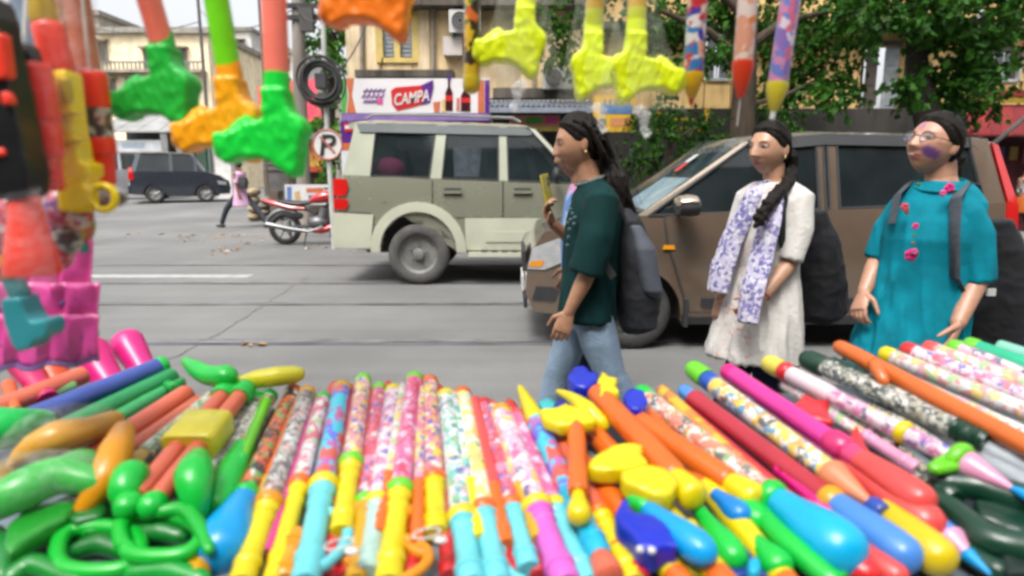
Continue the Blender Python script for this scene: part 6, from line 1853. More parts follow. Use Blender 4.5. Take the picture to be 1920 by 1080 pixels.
# ---------------------------------------------------------------- woman in turquoise kurta, face smeared with colour
Y3 = 2.70
Cc = lambda px, py, dy=0.0: at(px, py, Y3 + dy)
yw = R(-143)
F3 = Vector((math.sin(yw), math.cos(yw), 0)); L3 = Vector((-F3.y, F3.x, 0))
hc = Cc(1752, 273)
PURP = [.10, .03, .20]
p3_ = Person('smiling woman in turquoise kurta with purple powder on her cheek', (hc.x, Y3, 0), hc, R(-108), R(17), R(-4), SK3, (.42, .13, .12), hs=1.05, wx=1.13,
             paint=[(.045, -.045, .020, .020, PURP, .92), (-.004, .050, .012, .016, [.22, .08, .30], .6), (-.05, .0, .018, .016, [.30, .22, .42], .6), (.02, -.088, .02, .010, [.46, .30, .12], .3)])
p3_.limb([Cc(1764, 306), Cc(1764, 332), Cc(1764, 356)], [.058, .058, .075])
p3_.mb.loft([(Cc(1762, 352), L3 * .10, F3 * .065), (Cc(1758, 378), L3 * .135, F3 * .09), (Cc(1746, 440), L3 * .15, F3 * .12), (Cc(1730, 520), L3 * .16, F3 * .115), (Cc(1714, 600), L3 * .18, F3 * .12)], 24)
sL = Cc(1818, 388, -.10); eL = Cc(1840, 505, -.10); wL = Cc(1796, 606, -.20)
p3_.limb([sL + Vector((-.01, 0, -.03)), sL.lerp(eL, .5), eL, eL.lerp(wL, .3), wL], [.030, .040, .043, .043, .029])
p3_.hand(wL, (Cc(1778, 655, -.23) - wL), Vector((-.8, .6, 0)), Vector((-.7, -.7, 0)), .45, .8, 1.05)
sR = Cc(1694, 378, .11); eR = Cc(1648, 482, .14); wR = Cc(1620, 548, .05)
p3_.limb([sR + Vector((.01, 0, -.03)), eR, eR.lerp(wR, .4), wR], [.030, .040, .039, .028])
p3_.hand(wR, (Cc(1606, 590, .0) - wR), Vector((.9, .4, 0)), Vector((-.4, -1, 0)), .55, .8, 1.05)
hA, hB = Cc(1696, 640, .08), Cc(1740, 640, -.08)
a3A = Cc(1640, 850, .10); a3B = Cc(1790, 870, .0); a3A.z = .075; a3B.z = .075
p3_.limb([hA, Cc(1670, 740, .06), a3A], [.09, .06, .04]); p3_.limb([hB, Cc(1726, 760, -.08), a3B], [.09, .06, .04])
p3_.body()
kb = MB()
kb.loft([(Cc(1764, 340), L3 * .098, F3 * .072), (Cc(1764, 356), L3 * .132, F3 * .092), (Cc(1760, 378), L3 * .168, F3 * .115), (Cc(1752, 412), L3 * .178, F3 * .145), (Cc(1744, 446), L3 * .176, F3 * .158), (Cc(1736, 490), L3 * .168, F3 * .140),
         (Cc(1728, 540), L3 * .176, F3 * .142), (Cc(1716, 590), L3 * .190, F3 * .150), (Cc(1702, 640), L3 * .204, F3 * .158), (Cc(1690, 690), L3 * .215, F3 * .165)], 52,
        mod=lambda k, a: 1 + .010 * max(0, k - 4) * math.sin(a * 9 + k * .4))
kb.tube([Cc(1794, 366, -.06), sL + Vector((-.012, 0, -.03)), Cc(1830, 440, -.11), Cc(1832, 526, -.12)], [.055, .064, .064, .060], 22)
kb.tube([Cc(1714, 364, .06), sR + Vector((0, 0, -.03)), Cc(1666, 430, .14), Cc(1646, 484, .14)], [.052, .060, .058, .053], 22)
p3_.cloth('kurta', kb, cloth((0, 150, 172), .2, 8), fold=.012, fs=8)
mb = MB(); mb.torus(Cc(1764, 346, -.02), F3 * .35 + Vector((0, 0, 1)), .088, .006, 32, 8, u=L3, sx=1.1, sy=.95); mb.build('collar', cloth((0, 140, 160)), p3_.t)
rn = random.Random(4)
for (px, py, s_, c, dy) in [(1780, 352, .020, (235, 60, 140), -.155), (1768, 362, .014, (240, 110, 170), -.16), (1696, 388, .017, (228, 90, 110), -.085), (1700, 398, .010, (150, 90, 70), -.09), (1716, 424, .013, (240, 70, 150), -.155), (1714, 442, .006, (120, 130, 60), -.165), (1712, 456, .006, (160, 120, 60), -.168), (1708, 478, .026, (236, 60, 140), -.155), (1714, 472, .014, (245, 110, 170), -.165), (1722, 346, .008, (110, 140, 60), -.10)]:
    c0 = Cc(px, py, dy)
    for q in range(5):
        an = q * 1.2566 + px
        mb = MB(); mb.ellipsoid(c0 + Vector((math.cos(an), -.15, math.sin(an))) * s_ * .55, (s_ * .55, .006, s_ * .5), 8, 6); mb.build('embroidered_petal', cloth(c), p3_.t)
jb = MB(); jb.tube([hA, Cc(1670, 740, .06), a3A], [.11, .075, .06], 18); jb.tube([hB, Cc(1726, 760, -.08), a3B], [.11, .075, .06], 18)
p3_.cloth('leggings', jb, cloth((150, 20, 90)), fold=.003)
for an in (a3A, a3B):
    mb = MB(); c = an + Vector((0, 0, -.035)); mb.loft([(c - F3 * .06, L3 * .035, Vector((0, 0, .035))), (c, L3 * .042, Vector((0, 0, .04))), (c + F3 * .10, L3 * .046, Vector((0, 0, .03))), (c + F3 * .17, L3 * .03, Vector((0, 0, .018)))], 16); mb.build('shoe', pm(rgb(90, 60, 50), .7, .2), p3_.t)
# teeth in the smile
mb = MB(); bb = MB(); bb.ellipsoid((0, .0945, -.0645), (.013, .004, .0032), 14, 8); mb.add([p3_.H(v) for v in bb.v], bb.f); mb.build('teeth', pm((.45, .42, .38, 1), .3), p3_.t)
# hair with low bun
rn = random.Random(14); locks = []
bun = p3_.H((.01, -.105, -.035))
for k in range(14):
    an = rn.uniform(0, 6.28); q = bun + Vector((rn.uniform(-.02, .02), rn.uniform(-.02, .02), rn.uniform(-.03, .02)))
    locks.append(([q + Vector((math.cos(an) * .03, math.sin(an) * .02, .02)), q, q + Vector((-math.cos(an) * .03, .01, -.03))], [.018, .03, .016]))
p3_.cap_hair(.17, .14, locks=locks + strands(p3_, 5, k=1.13, part=.02), vox=.0038, sm=1)
loose(p3_, lambda r: (p3_.H((r.uniform(-.06, .07), r.uniform(-.05, .05), .12)), p3_.H((r.uniform(-.1, .1), r.uniform(-.13, .0), r.uniform(-.11, .11)))), 55, 3)
# round wire glasses
gl = MB()
for sd in (-1, 1):
    g_ = MB(); g_.torus((sd * .033, .103, .004), (sd * -.12, 1, 0), .0215, .0014, 28, 6, sy=.9); gl.add([p3_.H(v) for v in g_.v], g_.f)
    g_ = MB(); g_.tube([(sd * .054, .10, .008), (sd * .077, .05, .008), (sd * .078, -.01, .006)], .0014, 6); gl.add([p3_.H(v) for v in g_.v], g_.f)
g_ = MB(); g_.tube([(-.012, .104, .008), (0, .106, .010), (.012, .104, .008)], .0014, 6); gl.add([p3_.H(v) for v in g_.v], g_.f)
go = gl.build('glasses', pm((.06, .06, .07, 1), .4, metal=.6), p3_.t)
for sd in (-1, 1):
    g_ = MB(); g_.lathe((sd * .033, .1025, .004), (sd * .033, .1035, .004), [(0, .020), (1, .020)], 20); mb = MB(); mb.add([p3_.H(v) for v in g_.v], g_.f); mb.build('lens', clear_film((.8, .9, 1), .04), go)
backpack('black backpack with grey straps worn by the woman in turquoise',
         [(Cc(1856, 656, .14), L3 * .08, F3 * .06), (Cc(1858, 640, .14), L3 * .135, F3 * .10), (Cc(1862, 560, .14), L3 * .155, F3 * .12), (Cc(1850, 470, .13), L3 * .15, F3 * .10), (Cc(1834, 410, .11), L3 * .12, F3 * .06)],
         pm(rgb(28, 30, 36), .8, .35, 6, .12, 120),
         straps=[([Cc(1836, 392, .06), Cc(1826, 350, .0), Cc(1808, 346, -.07), Cc(1792, 372, -.165), Cc(1790, 430, -.185), Cc(1790, 520, -.175), Cc(1812, 560, -.10)], .026, ((.22, 1), tuple(F3))),
                 ([Cc(1740, 380, .20), Cc(1722, 346, .12), Cc(1704, 344, .06), Cc(1682, 366, .0), Cc(1672, 420, -.02)], .026, ((.22, 1), tuple(F3)))], strap_mat=pm(rgb(88, 96, 106), .8, .2, 8, .3, 60),
         extra=[('reflective_patch', pm(rgb(225, 225, 220), .5), lambda m: m.box(Cc(1858, 548, -.01), (.035, .012, .03)))])

# ---------------------------------------------------------------- far walkers
def far_walker(label, px, feet, Y, H, fdir, top, bottom, bag=None, stride=.3, skin=(.22, .11, .065), long_top=False, z=0.):
    q = at(px, feet, Y); base = Vector((q.x, Y, gz(Y) + z))
    f = Vector(fdir).normalized(); l = Vector((-f.y, f.x, 0)); U = Vector((0, 0, 1))
    k = H / 1.6
    P_ = lambda a, b, c: base + (f * a + l * b + U * c) * k
    p = Person(label, base, P_(.02, 0, 1.49), math.atan2(f.x, f.y), 0, 0, skin, (.2, .06, .05), hs=k)
    p.limb([P_(0, 0, 1.40), P_(0, 0, 1.30)], [.05 * k, .055 * k])
    p.mb.loft([(P_(0, 0, 1.32), l * .12 * k, f * .06 * k), (P_(0, 0, 1.26), l * .17 * k, f * .09 * k), (P_(0, 0, 1.05), l * .14 * k, f * .09 * k), (P_(0, 0, .82), l * .15 * k, f * .10 * k)], 18)
    for sd in (-1, 1):
        p.limb([P_(0, sd * .18, 1.28), P_(-.05 * sd, sd * .21, 1.02), P_(.10 * -sd, sd * .20, .82)], [.045 * k, .036 * k, .026 * k])
        p.hand(P_(.10 * -sd, sd * .20, .82), (-.2 * sd * f - U), -l * sd, f, .4, .6, k)
        p.limb([P_(0, sd * .09, .84), P_(sd * stride * .5, sd * .09, .44), P_(sd * stride * .8 - .06, sd * .09, .06)], [.08 * k, .055 * k, .038 * k])
    p.body(.010)
    tb = MB(); hem = .52 if long_top else .78
    tb.loft([(P_(0, 0, 1.335), l * .09 * k, f * .06 * k), (P_(0, 0, 1.27), l * .19 * k, f * .11 * k), (P_(0, 0, 1.05), l * .165 * k, f * .115 * k), (P_(0, 0, .85), l * .18 * k, f * .125 * k), (P_(-.02, 0, hem), l * (.24 if long_top else .18) * k, f * (.20 if long_top else .13) * k)], 24)
    for sd in (-1, 1): tb.tube([P_(0, sd * .13, 1.27), P_(-.04 * sd, sd * .205, 1.05)], [.065 * k, .06 * k], 14)
    p.cloth('top', tb, top, voxel=.014, it=3)
    jb = MB(); jb.loft([(P_(0, 0, .90), l * .15 * k, f * .105 * k), (P_(0, 0, .78), l * .155 * k, f * .11 * k)], 18)
    for sd in (-1, 1): jb.tube([P_(0, sd * .08, .82), P_(sd * stride * .5, sd * .09, .44), P_(sd * stride * .8 - .06, sd * .09, .10)], [.09 * k, .068 * k, .055 * k], 14)
    p.cloth('trousers', jb, bottom, voxel=.014, it=3)
    for sd in (-1, 1):
        mb = MB(); c = P_(sd * stride * .8 - .06, sd * .09, .045); mb.loft([(c - f * .07, l * .035, U * .04), (c + f * .05, l * .045, U * .04), (c + f * .15, l * .03, U * .02)], 12); mb.build('shoe', M_dark, p.t)
    p.cap_hair(.13, .10, vox=.010)
    if bag:
        b_t = thing('shoulder_bag', bag[1], 'bag', P_(*bag[0]))
        mb = MB(); c = P_(*bag[0]); mb.loft([(c - U * .14, l * .06, f * .10), (c, l * .08, f * .13), (c + U * .12, l * .05, f * .10)], 16, power=3); mb.build('bag', bag[2], b_t)
        mb = MB(); mb.tube([c + U * .10, P_(bag[0][0] * .5, bag[0][1] * .9, 1.1), P_(0, bag[0][1] * .6, 1.34)], .012, 6); mb.build('strap', bag[2], b_t)
    return p
far_walker('person in a pink tunic striding across the side street', 456, 428, 15.4, 1.60, (-1, .25, 0), cloth((246, 196, 232), .2, 4), cloth((70, 76, 84)), ((-.16, .10, 1.08), 'dark bag carried by the person in pink', M_dark), .72, long_top=True)
far_walker('person in a grey patterned shirt walking at the right frame edge', 1908, 458, 11.0, 1.52, (.4, -.9, 0), print_cloth((150, 148, 150), [(60, 60, 66), (220, 220, 220)], 20, .5, 5.), cloth((52, 54, 66)), ((.10, -.20, .86), 'orange bag carried by the person at the right frame edge', pm(rgb(235, 120, 40), .7)), .25)
# ================================================================ SALES TABLE AND TOYS
M_sheet = pm(rgb(138, 152, 164), .35, .2, 4, .4, 12)
tab = thing('display_table', 'slanted sales table under the heap of toys', 'table', (0.1, 1.3, 0))
xa, xb, ya = -1.55, 1.62, .68
def back(x): return 1.58 if x < .45 else min(1.86, 1.58 + (x - .45) * .30)
nP = 20
for i in range(nP):
    x0 = xa + (xb - xa) * i / nP; x1 = xa + (xb - xa) * (i + .975) / nP; y1 = back((x0 + x1) / 2)
    mb = MB(); mb.add([(x0, ya, table_z(ya) - .012), (x1, ya, table_z(ya) - .012), (x1, y1, table_z(y1) - .012), (x0, y1, table_z(y1) - .012), (x0, ya, table_z(ya) - .035), (x1, ya, table_z(ya) - .035), (x1, y1, table_z(y1) - .035), (x0, y1, table_z(y1) - .035)],
                      [(0, 1, 2, 3), (7, 6, 5, 4), (0, 4, 5, 1), (1, 5, 6, 2), (2, 6, 7, 3), (3, 7, 4, 0)]); mb.build('plank', M_wood, tab, smooth=False)
N1, N2 = 40, 14
vs = []
for j in range(N2 + 1):
    for i in range(N1 + 1):
        x = xa + (xb - xa) * i / N1; y = ya + (back(x) - .02 - ya) * j / N2
        vs.append((x, y, table_z(y) - .004 + .003 * math.sin(x * 23 + y * 9) * math.sin(y * 17)))
W_ = N1 + 1
mb = MB(); mb.add(vs, [(j * W_ + i, j * W_ + i + 1, (j + 1) * W_ + i + 1, (j + 1) * W_ + i) for j in range(N2) for i in range(N1)])
mb.build('plastic_sheet', M_sheet, tab)
for x in (xa + .1, .1, xb - .1):
    for y in (ya + .08, back(x) - .08):
        mb = MB(); mb.bbox((x - .03, y - .03, 0), (x + .03, y + .03, table_z(y) - .036)); mb.build('leg', M_wood, tab)

PL = plastic
C_green, C_lime, C_yel, C_or, C_sal = PL(15, 210, 70), PL(120, 225, 40), PL(252, 228, 10), PL(245, 115, 30), PL(242, 118, 88)
C_red, C_cyan, C_blue, C_navy, C_pink = PL(228, 40, 45), PL(120, 228, 238), PL(0, 170, 245), PL(15, 45, 205), PL(245, 25, 140)
C_pinkl, C_dkg, C_coral, C_dred, C_gold = PL(240, 110, 215), PL(14, 66, 46), PL(245, 85, 82), PL(196, 48, 66), PL(232, 172, 20)
C_blue2, C_pinkp, C_aqua, C_orange2 = PL(80, 150, 235), PL(248, 170, 205), PL(70, 200, 205), PL(250, 160, 15)
C_lilac, C_white, C_pale = PL(96, 110, 190), PL(240, 240, 236), PL(190, 225, 215)
PT = dict(
 orangedark=print_mat((236, 120, 70), [(60, 60, 60), (240, 240, 235), (120, 190, 90), (230, 90, 60)], 40, .55, 1.),
 greenwhite=print_mat((150, 190, 130), [(235, 240, 230), (110, 160, 90), (230, 160, 60), (90, 110, 90)], 44, .65, 2.),
 greypink=print_mat((200, 190, 182), [(90, 80, 78), (235, 180, 170), (235, 235, 230), (140, 120, 110)], 42, .65, 3.),
 pinkgreen=print_mat((240, 225, 225), [(225, 80, 110), (170, 220, 150), (245, 240, 235)], 34, .6, 4.),
 bluepurple=print_mat((110, 120, 240), [(60, 215, 240), (110, 120, 240), (200, 110, 190), (230, 100, 90)], 22, .7, 5.),
 pinkyellow=print_mat((232, 110, 150), [(250, 220, 60), (240, 240, 240), (90, 90, 190), (240, 150, 190)], 46, .6, 6.),
 redpink=print_mat((226, 80, 100), [(240, 150, 180), (230, 60, 70), (245, 225, 225), (120, 110, 190)], 50, .5, 7.),
 whitepink=print_mat((240, 225, 235), [(230, 130, 180), (90, 110, 200), (240, 90, 110), (250, 240, 240)], 48, .55, 8.),
 pink=print_mat((238, 105, 160), [(245, 160, 200), (225, 70, 110), (240, 220, 235)], 36, .45, 9.),
 whitegreen=print_mat((240, 244, 240), [(90, 200, 180), (240, 190, 220), (120, 190, 90), (70, 90, 170), (250, 230, 120)], 42, .5, 10.),
 whiteyellow=print_mat((250, 250, 235), [(250, 235, 130), (240, 250, 220), (140, 190, 110), (250, 210, 130)], 30, .5, 11.),
 bears=print_mat((250, 215, 40), [(250, 250, 245), (90, 80, 70), (100, 170, 210), (245, 165, 60)], 30, .6, 12.),
 salmonmix=print_mat((240, 130, 90), [(250, 240, 230), (90, 90, 80), (120, 190, 100), (240, 190, 60)], 40, .45, 13.),
 pinkwhite=print_mat((246, 190, 215), [(250, 240, 245), (230, 120, 170), (120, 110, 150), (250, 210, 80)], 34, .5, 14.),
 camo=print_mat((120, 128, 112), [(235, 232, 220), (60, 72, 58), (170, 160, 130), (30, 36, 32)], 52, .7, 15.),
 whitefest=print_mat((245, 242, 236), [(240, 160, 150), (250, 225, 120), (170, 220, 150), (235, 190, 215), (230, 240, 240)], 36, .6, 16.),
 yellowfest=print_mat((240, 200, 40), [(60, 50, 40), (210, 80, 60), (120, 160, 80), (240, 120, 50)], 30, .6, 17.),
 redblue=print_mat((240, 190, 160), [(210, 50, 60), (80, 60, 170), (240, 235, 235), (60, 130, 200)], 26, .6, 18.),
 lilacpink=print_mat((225, 150, 195), [(120, 140, 220), (235, 120, 150), (150, 120, 200), (240, 225, 240)], 28, .6, 19.),
 peach=print_mat((240, 170, 140), [(245, 225, 215), (240, 140, 60), (235, 200, 190)], 22, .6, 20.),
 orangestripe=print_mat((236, 150, 60), [(240, 200, 40), (236, 110, 60), (225, 120, 70)], 20, .6, 21.),
)
FILM = clear_film((.95, .97, 1), .07)
UPN = Vector((0, -TSL, 1)).normalized()

def prof(shape, t0, t1, r, L):
    d = t1 - t0
    e = min(.18 * d, .35 * r / L)
    if shape == 'cyl': return [(t0, r * .86), (t0 + e * .5, r * .97), (t0 + e, r), (t1 - e, r), (t1 - e * .5, r * .97), (t1, r * .86)]
    if shape == 'plain': return [(t0, r), (t1, r)]
    if shape == 'ring': return [(t0, r * .9), (t0 + d * .12, r * 1.16), (t0 + d * .35, r * 1.28), (t0 + d * .65, r * 1.28), (t0 + d * .88, r * 1.16), (t1, r * .9)]
    if shape == 'bulb':
        return [(t0 + d * u, r * q) for u, q in ((0, .50), (.05, .56), (.12, .60), (.25, .68), (.42, .84), (.58, .97), (.72, 1.02), (.84, .95), (.92, .78), (.97, .5), (1, .2))]
    if shape == 'club':
        return [(t0 + d * u, r * q) for u, q in ((0, .72), (.1, .78), (.4, .92), (.7, 1.0), (.86, .96), (.94, .78), (.985, .45), (1, .2))]
    if shape == 'cone':
        return [(t0 + d * u, r * q) for u, q in ((0, .9), (.04, 1.02), (.12, 1.02), (.2, .95), (.55, .62), (.9, .28), (1, .16))]
    if shape == 'rcone':
        return [(t0 + d * u, r * q) for u, q in ((0, .22), (.1, .42), (.45, .74), (.85, 1.0), (1, .95))]
    if shape == 'cap':
        return [(t0 + d * u, r * q) for u, q in ((0, .25), (.06, .6), (.18, .88), (.35, 1.02), (.8, 1.06), (1, .98))]
    if shape == 'hand':
        return [(t0 + d * u, r * q) for u, q in ((0, .96), (.03, 1.10), (.07, 1.10), (.09, .94), (.15, .90), (.17, 1.0), (.20, 1.0), (.22, .89), (.30, .86), (.34, .93), (.38, .86), (.42, .93), (.46, .86), (.50, .93), (.54, .87), (.72, .95), (.75, 1.07), (.80, 1.07), (.82, .93), (.94, 1.02), (1, .86))]
    if shape == 'cup':
        return [(t0 + d * u, r * q) for u, q in ((0, .30), (.03, .66), (.08, .92), (.16, 1.03), (.28, .99), (.6, .83), (.85, .76), (1, .74))]
    if shape == 'grip':
        out = []
        for i in range(13):
            u = i / 12; out.append((t0 + d * u, r * (1 + .09 * math.sin(u * 31.4)) * (.86 if u in (0, 1) else 1)))
        return out
    if shape == 'flare':
        return [(t0 + d * u, r * q) for u, q in ((0, .55), (.3, .62), (.7, .85), (.95, 1.0), (1, .95))]
    return [(t0, r), (t1, r)]
class Toy:
    """a straight toy between two points; parts given by pixel breakpoints along it"""
    def __init__(s, label, A, B, pa=None, pb=None, r=.024, lift=0.0, name='water_squirter', cat='toy', grp=None):
        la, lb = lift if hasattr(lift, '__len__') else (lift, lift)
        s.A, s.B, s.r = A, B, r
        s.h = (r + la, r + lb)
        s.pa = pa or on_table(*A, r + la); s.pb = pb or on_table(*B, r + lb)
        s.d = (s.pb - s.pa); s.L = s.d.length; s.d.normalize()
        s.free = pa is not None
        m = (s.pa + s.pb) / 2
        s.t = thing(name, label, cat, m, grp)
        s.side = s.d.cross(UPN).normalized(); s.up = s.side.cross(s.d).normalized()
    def u(s, val):
        (ax, ay), (bx, by) = s.A, s.B
        k = (val - ay) / (by - ay) if abs(by - ay) >= abs(bx - ax) else (val - ax) / (bx - ax)
        q = (ax + (bx - ax) * k, ay + (by - ay) * k)
        # perspective: find the point of the 3-D axis seen at this pixel
        d = ray(*q)
        n = d.cross(s.side if not s.free else d.cross(s.d))
        n = d.cross(s.d).cross(d)
        den = s.d.dot(n)
        return (CAM - s.pa).dot(n) / den / s.L if abs(den) > 1e-9 else k
    def seg(s, name, v0, v1, shape, mat_, r=None, n=18, parent=None):
        t0, t1 = s.u(v0), s.u(v1)
        mb = MB(); mb.lathe(s.pa, s.pb, prof(shape, t0, t1, r or s.r, s.L), n)
        return mb.build(name, mat_, parent or s.t)
    def P(s, v, sx=0., up=0.): return s.pa + s.d * (s.u(v) * s.L) + s.side * sx + s.up * up
    def guard(s, v0, v1, mat_, out=.05, sd=1, r=.008, name='trigger_guard'):
        a, b = s.P(v0, sd * s.r * .6), s.P(v1, sd * s.r * .6)
        pts = []
        for i in range(13):
            t = i / 12
            pts.append(a.lerp(b, t) + s.side * sd * out * math.sin(t * math.pi) ** .7)
        mb = MB(); mb.tube(pts, r, 10); return mb.build(name, mat_, s.t)
    def film(s, v0, v1, k=1.18): 
        t0, t1 = s.u(v0), s.u(v1)
        mb = MB(); mb.loft([(s.pa + s.d * s.L * (t0 + (t1 - t0) * i / 14), s.side * s.r * k * (1.0 + .10 * math.sin(i * 2.1)), s.up * s.r * (k - .03) * (1 + .06 * math.cos(i * 1.7))) for i in range(15)], 16, cap=False)
        return mb.build('clear_wrapper', FILM, s.t)
    def add(s, name, mat_, fn, parent=None):
        mb = MB(); fn(mb); return mb.build(name, mat_, parent or s.t)
def table_blob(label, px_outline, thick, mat_, lift=0., voxel=.006, it=14, name='toy_gun', cat='toy', parts=(), parent=None, pname='body', grp=None, bumps=()):
    h = thick / 2 + lift
    P3 = [on_table(x, y, h) for x, y in px_outline]
    c = sum(P3, Vector()) / len(P3)
    t = parent or thing(name, label, cat, c, grp)
    ux = Vector((1, 0, 0)); uy = Vector((0, 1, TSL)).normalized()
    poly = [((p - c).dot(ux), (p - c).dot(uy)) for p in P3]
    mb = MB(); mb.prism(poly, (c, ux, uy, UPN), -thick / 2, thick / 2)
    for (px, py, rr) in bumps:
        q = on_table(px, py, h); mb.ellipsoid(q, (rr, rr, min(rr, thick * .75)), 12, 8)
    me = remesh(mb, pname, voxel, mat_, it, wloc(t))
    link(pname, me, t)
    return t
def table_tube(label, pts, rad, mat_, lift=0., name='toy_handle', cat='toy', parent=None, pname='bar', n=14, grp=None, ends=True):
    P3 = []
    rr = rad if hasattr(rad, '__len__') else [rad] * len(pts)
    for (p, r) in zip(pts, rr):
        l = p[2] if len(p) > 2 else lift
        P3.append(on_table(p[0], p[1], r + l))
    t = parent or thing(name, label, cat, sum(P3, Vector()) / len(P3), grp)
    # smooth the path
    Q, RR = [], []
    m = len(P3)
    for i in range(m - 1):
        p0, p1, p2, p3 = P3[max(i - 1, 0)], P3[i], P3[i + 1], P3[min(i + 2, m - 1)]
        for k in range(5):
            u = k / 5
            Q.append(.5 * ((2 * p1) + (p2 - p0) * u + (2 * p0 - 5 * p1 + 4 * p2 - p3) * u * u + (3 * p1 - p0 - 3 * p2 + p3) * u ** 3)); RR.append(rr[i] + (rr[i + 1] - rr[i]) * u)
    Q.append(P3[-1]); RR.append(rr[-1])
    mb = MB(); mb.tube(Q, RR, n, round_ends=ends, up=UPN)
    mb.build(pname, mat_, t)
    return t

# ---- middle rows: printed tubes with coloured handles, left to right --------------------------
def row(label, A, B, pr, ring_v, handle, hshape='hand', ring_c=None, r=.024, lift=0., tip=None, hr=None, guard=None, film=False, endv=None, tipv=12):
    r *= .93
    k = Toy(label, A, B, r=r, lift=lift)
    a = A[1] if abs(B[1] - A[1]) >= abs(B[0] - A[0]) else A[0]
    b = B[1] if abs(B[1] - A[1]) >= abs(B[0] - A[0]) else B[0]
    sg = 1 if b > a else -1
    s0 = a
    if tip is not None:
        k.seg('nozzle', a, a + sg * tipv, 'cap', tip, r * 1.02); s0 = a + sg * tipv
    k.seg('printed_tube', s0, ring_v, 'plain', pr)
    rl = max(9, abs(b - a) * .035)
    if ring_c is not None:
        k.seg('collar', ring_v - sg * rl * .4, ring_v + sg * rl, 'ring', ring_c, r * 1.02); hv = ring_v + sg * rl * .8
    else: hv = ring_v
    k.seg('handle', hv, b, hshape, handle, hr or r * 1.05)
    if film: k.film(s0, ring_v)
    if guard: k.guard(*guard)
    return k
row('orange and dark printed squirter with sky blue bulb handle', (552, 728), (400, 1062), PT['orangedark'], 925, C_blue, 'bulb', C_green, .022, .0, C_or, .050)
row('green and white printed squirter with green paddle handle', (508, 738), (396, 965), PT['greenwhite'], 842, C_green, 'club', C_green, .022, .0, C_green, .036)
k = row('grey and pink printed squirter with orange cap and long yellow handle', (578, 732), (452, 1095), PT['greypink'], 940, C_yel, 'hand', C_orange2, .023, .004, C_gold, film=True)
row('pink and pale green printed squirter with yellow handle and orange collar', (608, 742), (512, 1095), PT['pinkgreen'], 905, C_yel, 'hand', C_or, .020, .0, C_green, film=True)
k = row('blue and purple printed squirter with cyan handle and yellow collar', (642, 724), (572, 1095), PT['bluepurple'], 908, C_cyan, 'hand', C_yel, .026, .004, C_gold, guard=(960, 1070, C_cyan, .045, -1, .011))
k = row('pink and yellow printed squirter with green collar and yellow handle', (682, 708), (640, 1000), PT['pinkyellow'], 866, C_yel, 'hand', C_lime, .023, .006, C_lime, guard=(950, 1060, C_orange2, .05, -1, .010), film=True)
row('thin red and pink printed squirter with small green collar', (712, 724), (668, 1090), PT['redpink'], 940, C_gold, 'hand', C_lime, .020, .0, C_lime)
row('white and pink printed squirter with grey cyan handle', (738, 728), (690, 1075), PT['whitepink'], 940, C_pale, 'hand', C_yel, .022, .004, C_yel, film=True)
k = row('pink printed squirter with green collar, second tallest in the middle row', (778, 706), (728, 1095), PT['pink'], 918, C_yel, 'hand', C_lime, .025, .006, C_lime, guard=(1010, 1090, C_orange2, .05, -1, .010))
k = row('pink topped squirter with yellow striped print and loop trigger', (806, 712), (818, 1000), PT['pinkyellow'], 898, C_yel, 'hand', C_or, .023, .004, C_or, guard=(940, 1040, C_orange2, .055, 1, .011))
row('white, mint and pink printed squirter with pale cyan handle', (836, 738), (884, 1098), PT['whitegreen'], 968, C_cyan, 'hand', C_yel, .025, .004, C_yel, film=True)
row('white and lemon printed squirter with orange collar and cyan handle', (866, 734), (934, 1098), PT['whiteyellow'], 955, C_cyan, 'hand', C_or, .024, .004, C_or)
row('rose printed squirter with slim light cyan handle', (905, 754), (992, 1068), PT['redpink'], 948, C_cyan, 'hand', C_or, .022, .0, C_red, guard=(1000, 1090, C_cyan, .03, 1, .010))
row('pink squirter with yellow collar and wide magenta pink handle', (938, 768), (1062, 1098), PT['pinkwhite'], 950, C_pinkl, 'hand', C_yel, .027, .006, C_gold)
row('slim pink printed squirter beside the magenta handle', (962, 772), (1102, 1095), PT['pink'], 948, C_cyan, 'hand', C_yel, .021, .0, C_coral)
k = Toy('blue and violet tube with yellow cone tip and salmon end', (974, 724), (1146, 1088), r=.023, lift=.010)
k.seg('cone_tip', 724, 792, 'rcone', C_yel); k.seg('printed_tube', 792, 925, 'plain', PT['bluepurple']); k.seg('handle', 925, 1045, 'hand', PL(20, 195, 235)); k.seg('end_cap', 1045, 1088, 'club', C_sal, .026)
row('orange tube with yellow handle lying right of the salmon end', (1040, 800), (1190, 1092), C_sal, 960, C_yel, 'hand', C_or, .021, .0)
# paper clips / bag tags on the middle row
for i, (px, py) in enumerate(((800, 1000), (636, 1020))):
    q = on_table(px, py, .075); mb = MB()
    mb.torus(q, UPN, .012, .002, 20, 6, u=(1, .5, 0), sx=2.0); mb.ellipsoid(q + Vector((.026, -.02, 0)), (.012, .009, .006), 10, 6)
    tag(mb.build('bag_clip', C_white), ('white bag clip lying on the pink topped squirter', 'white bag clip lying on the pink and yellow squirter')[i], 'clip')
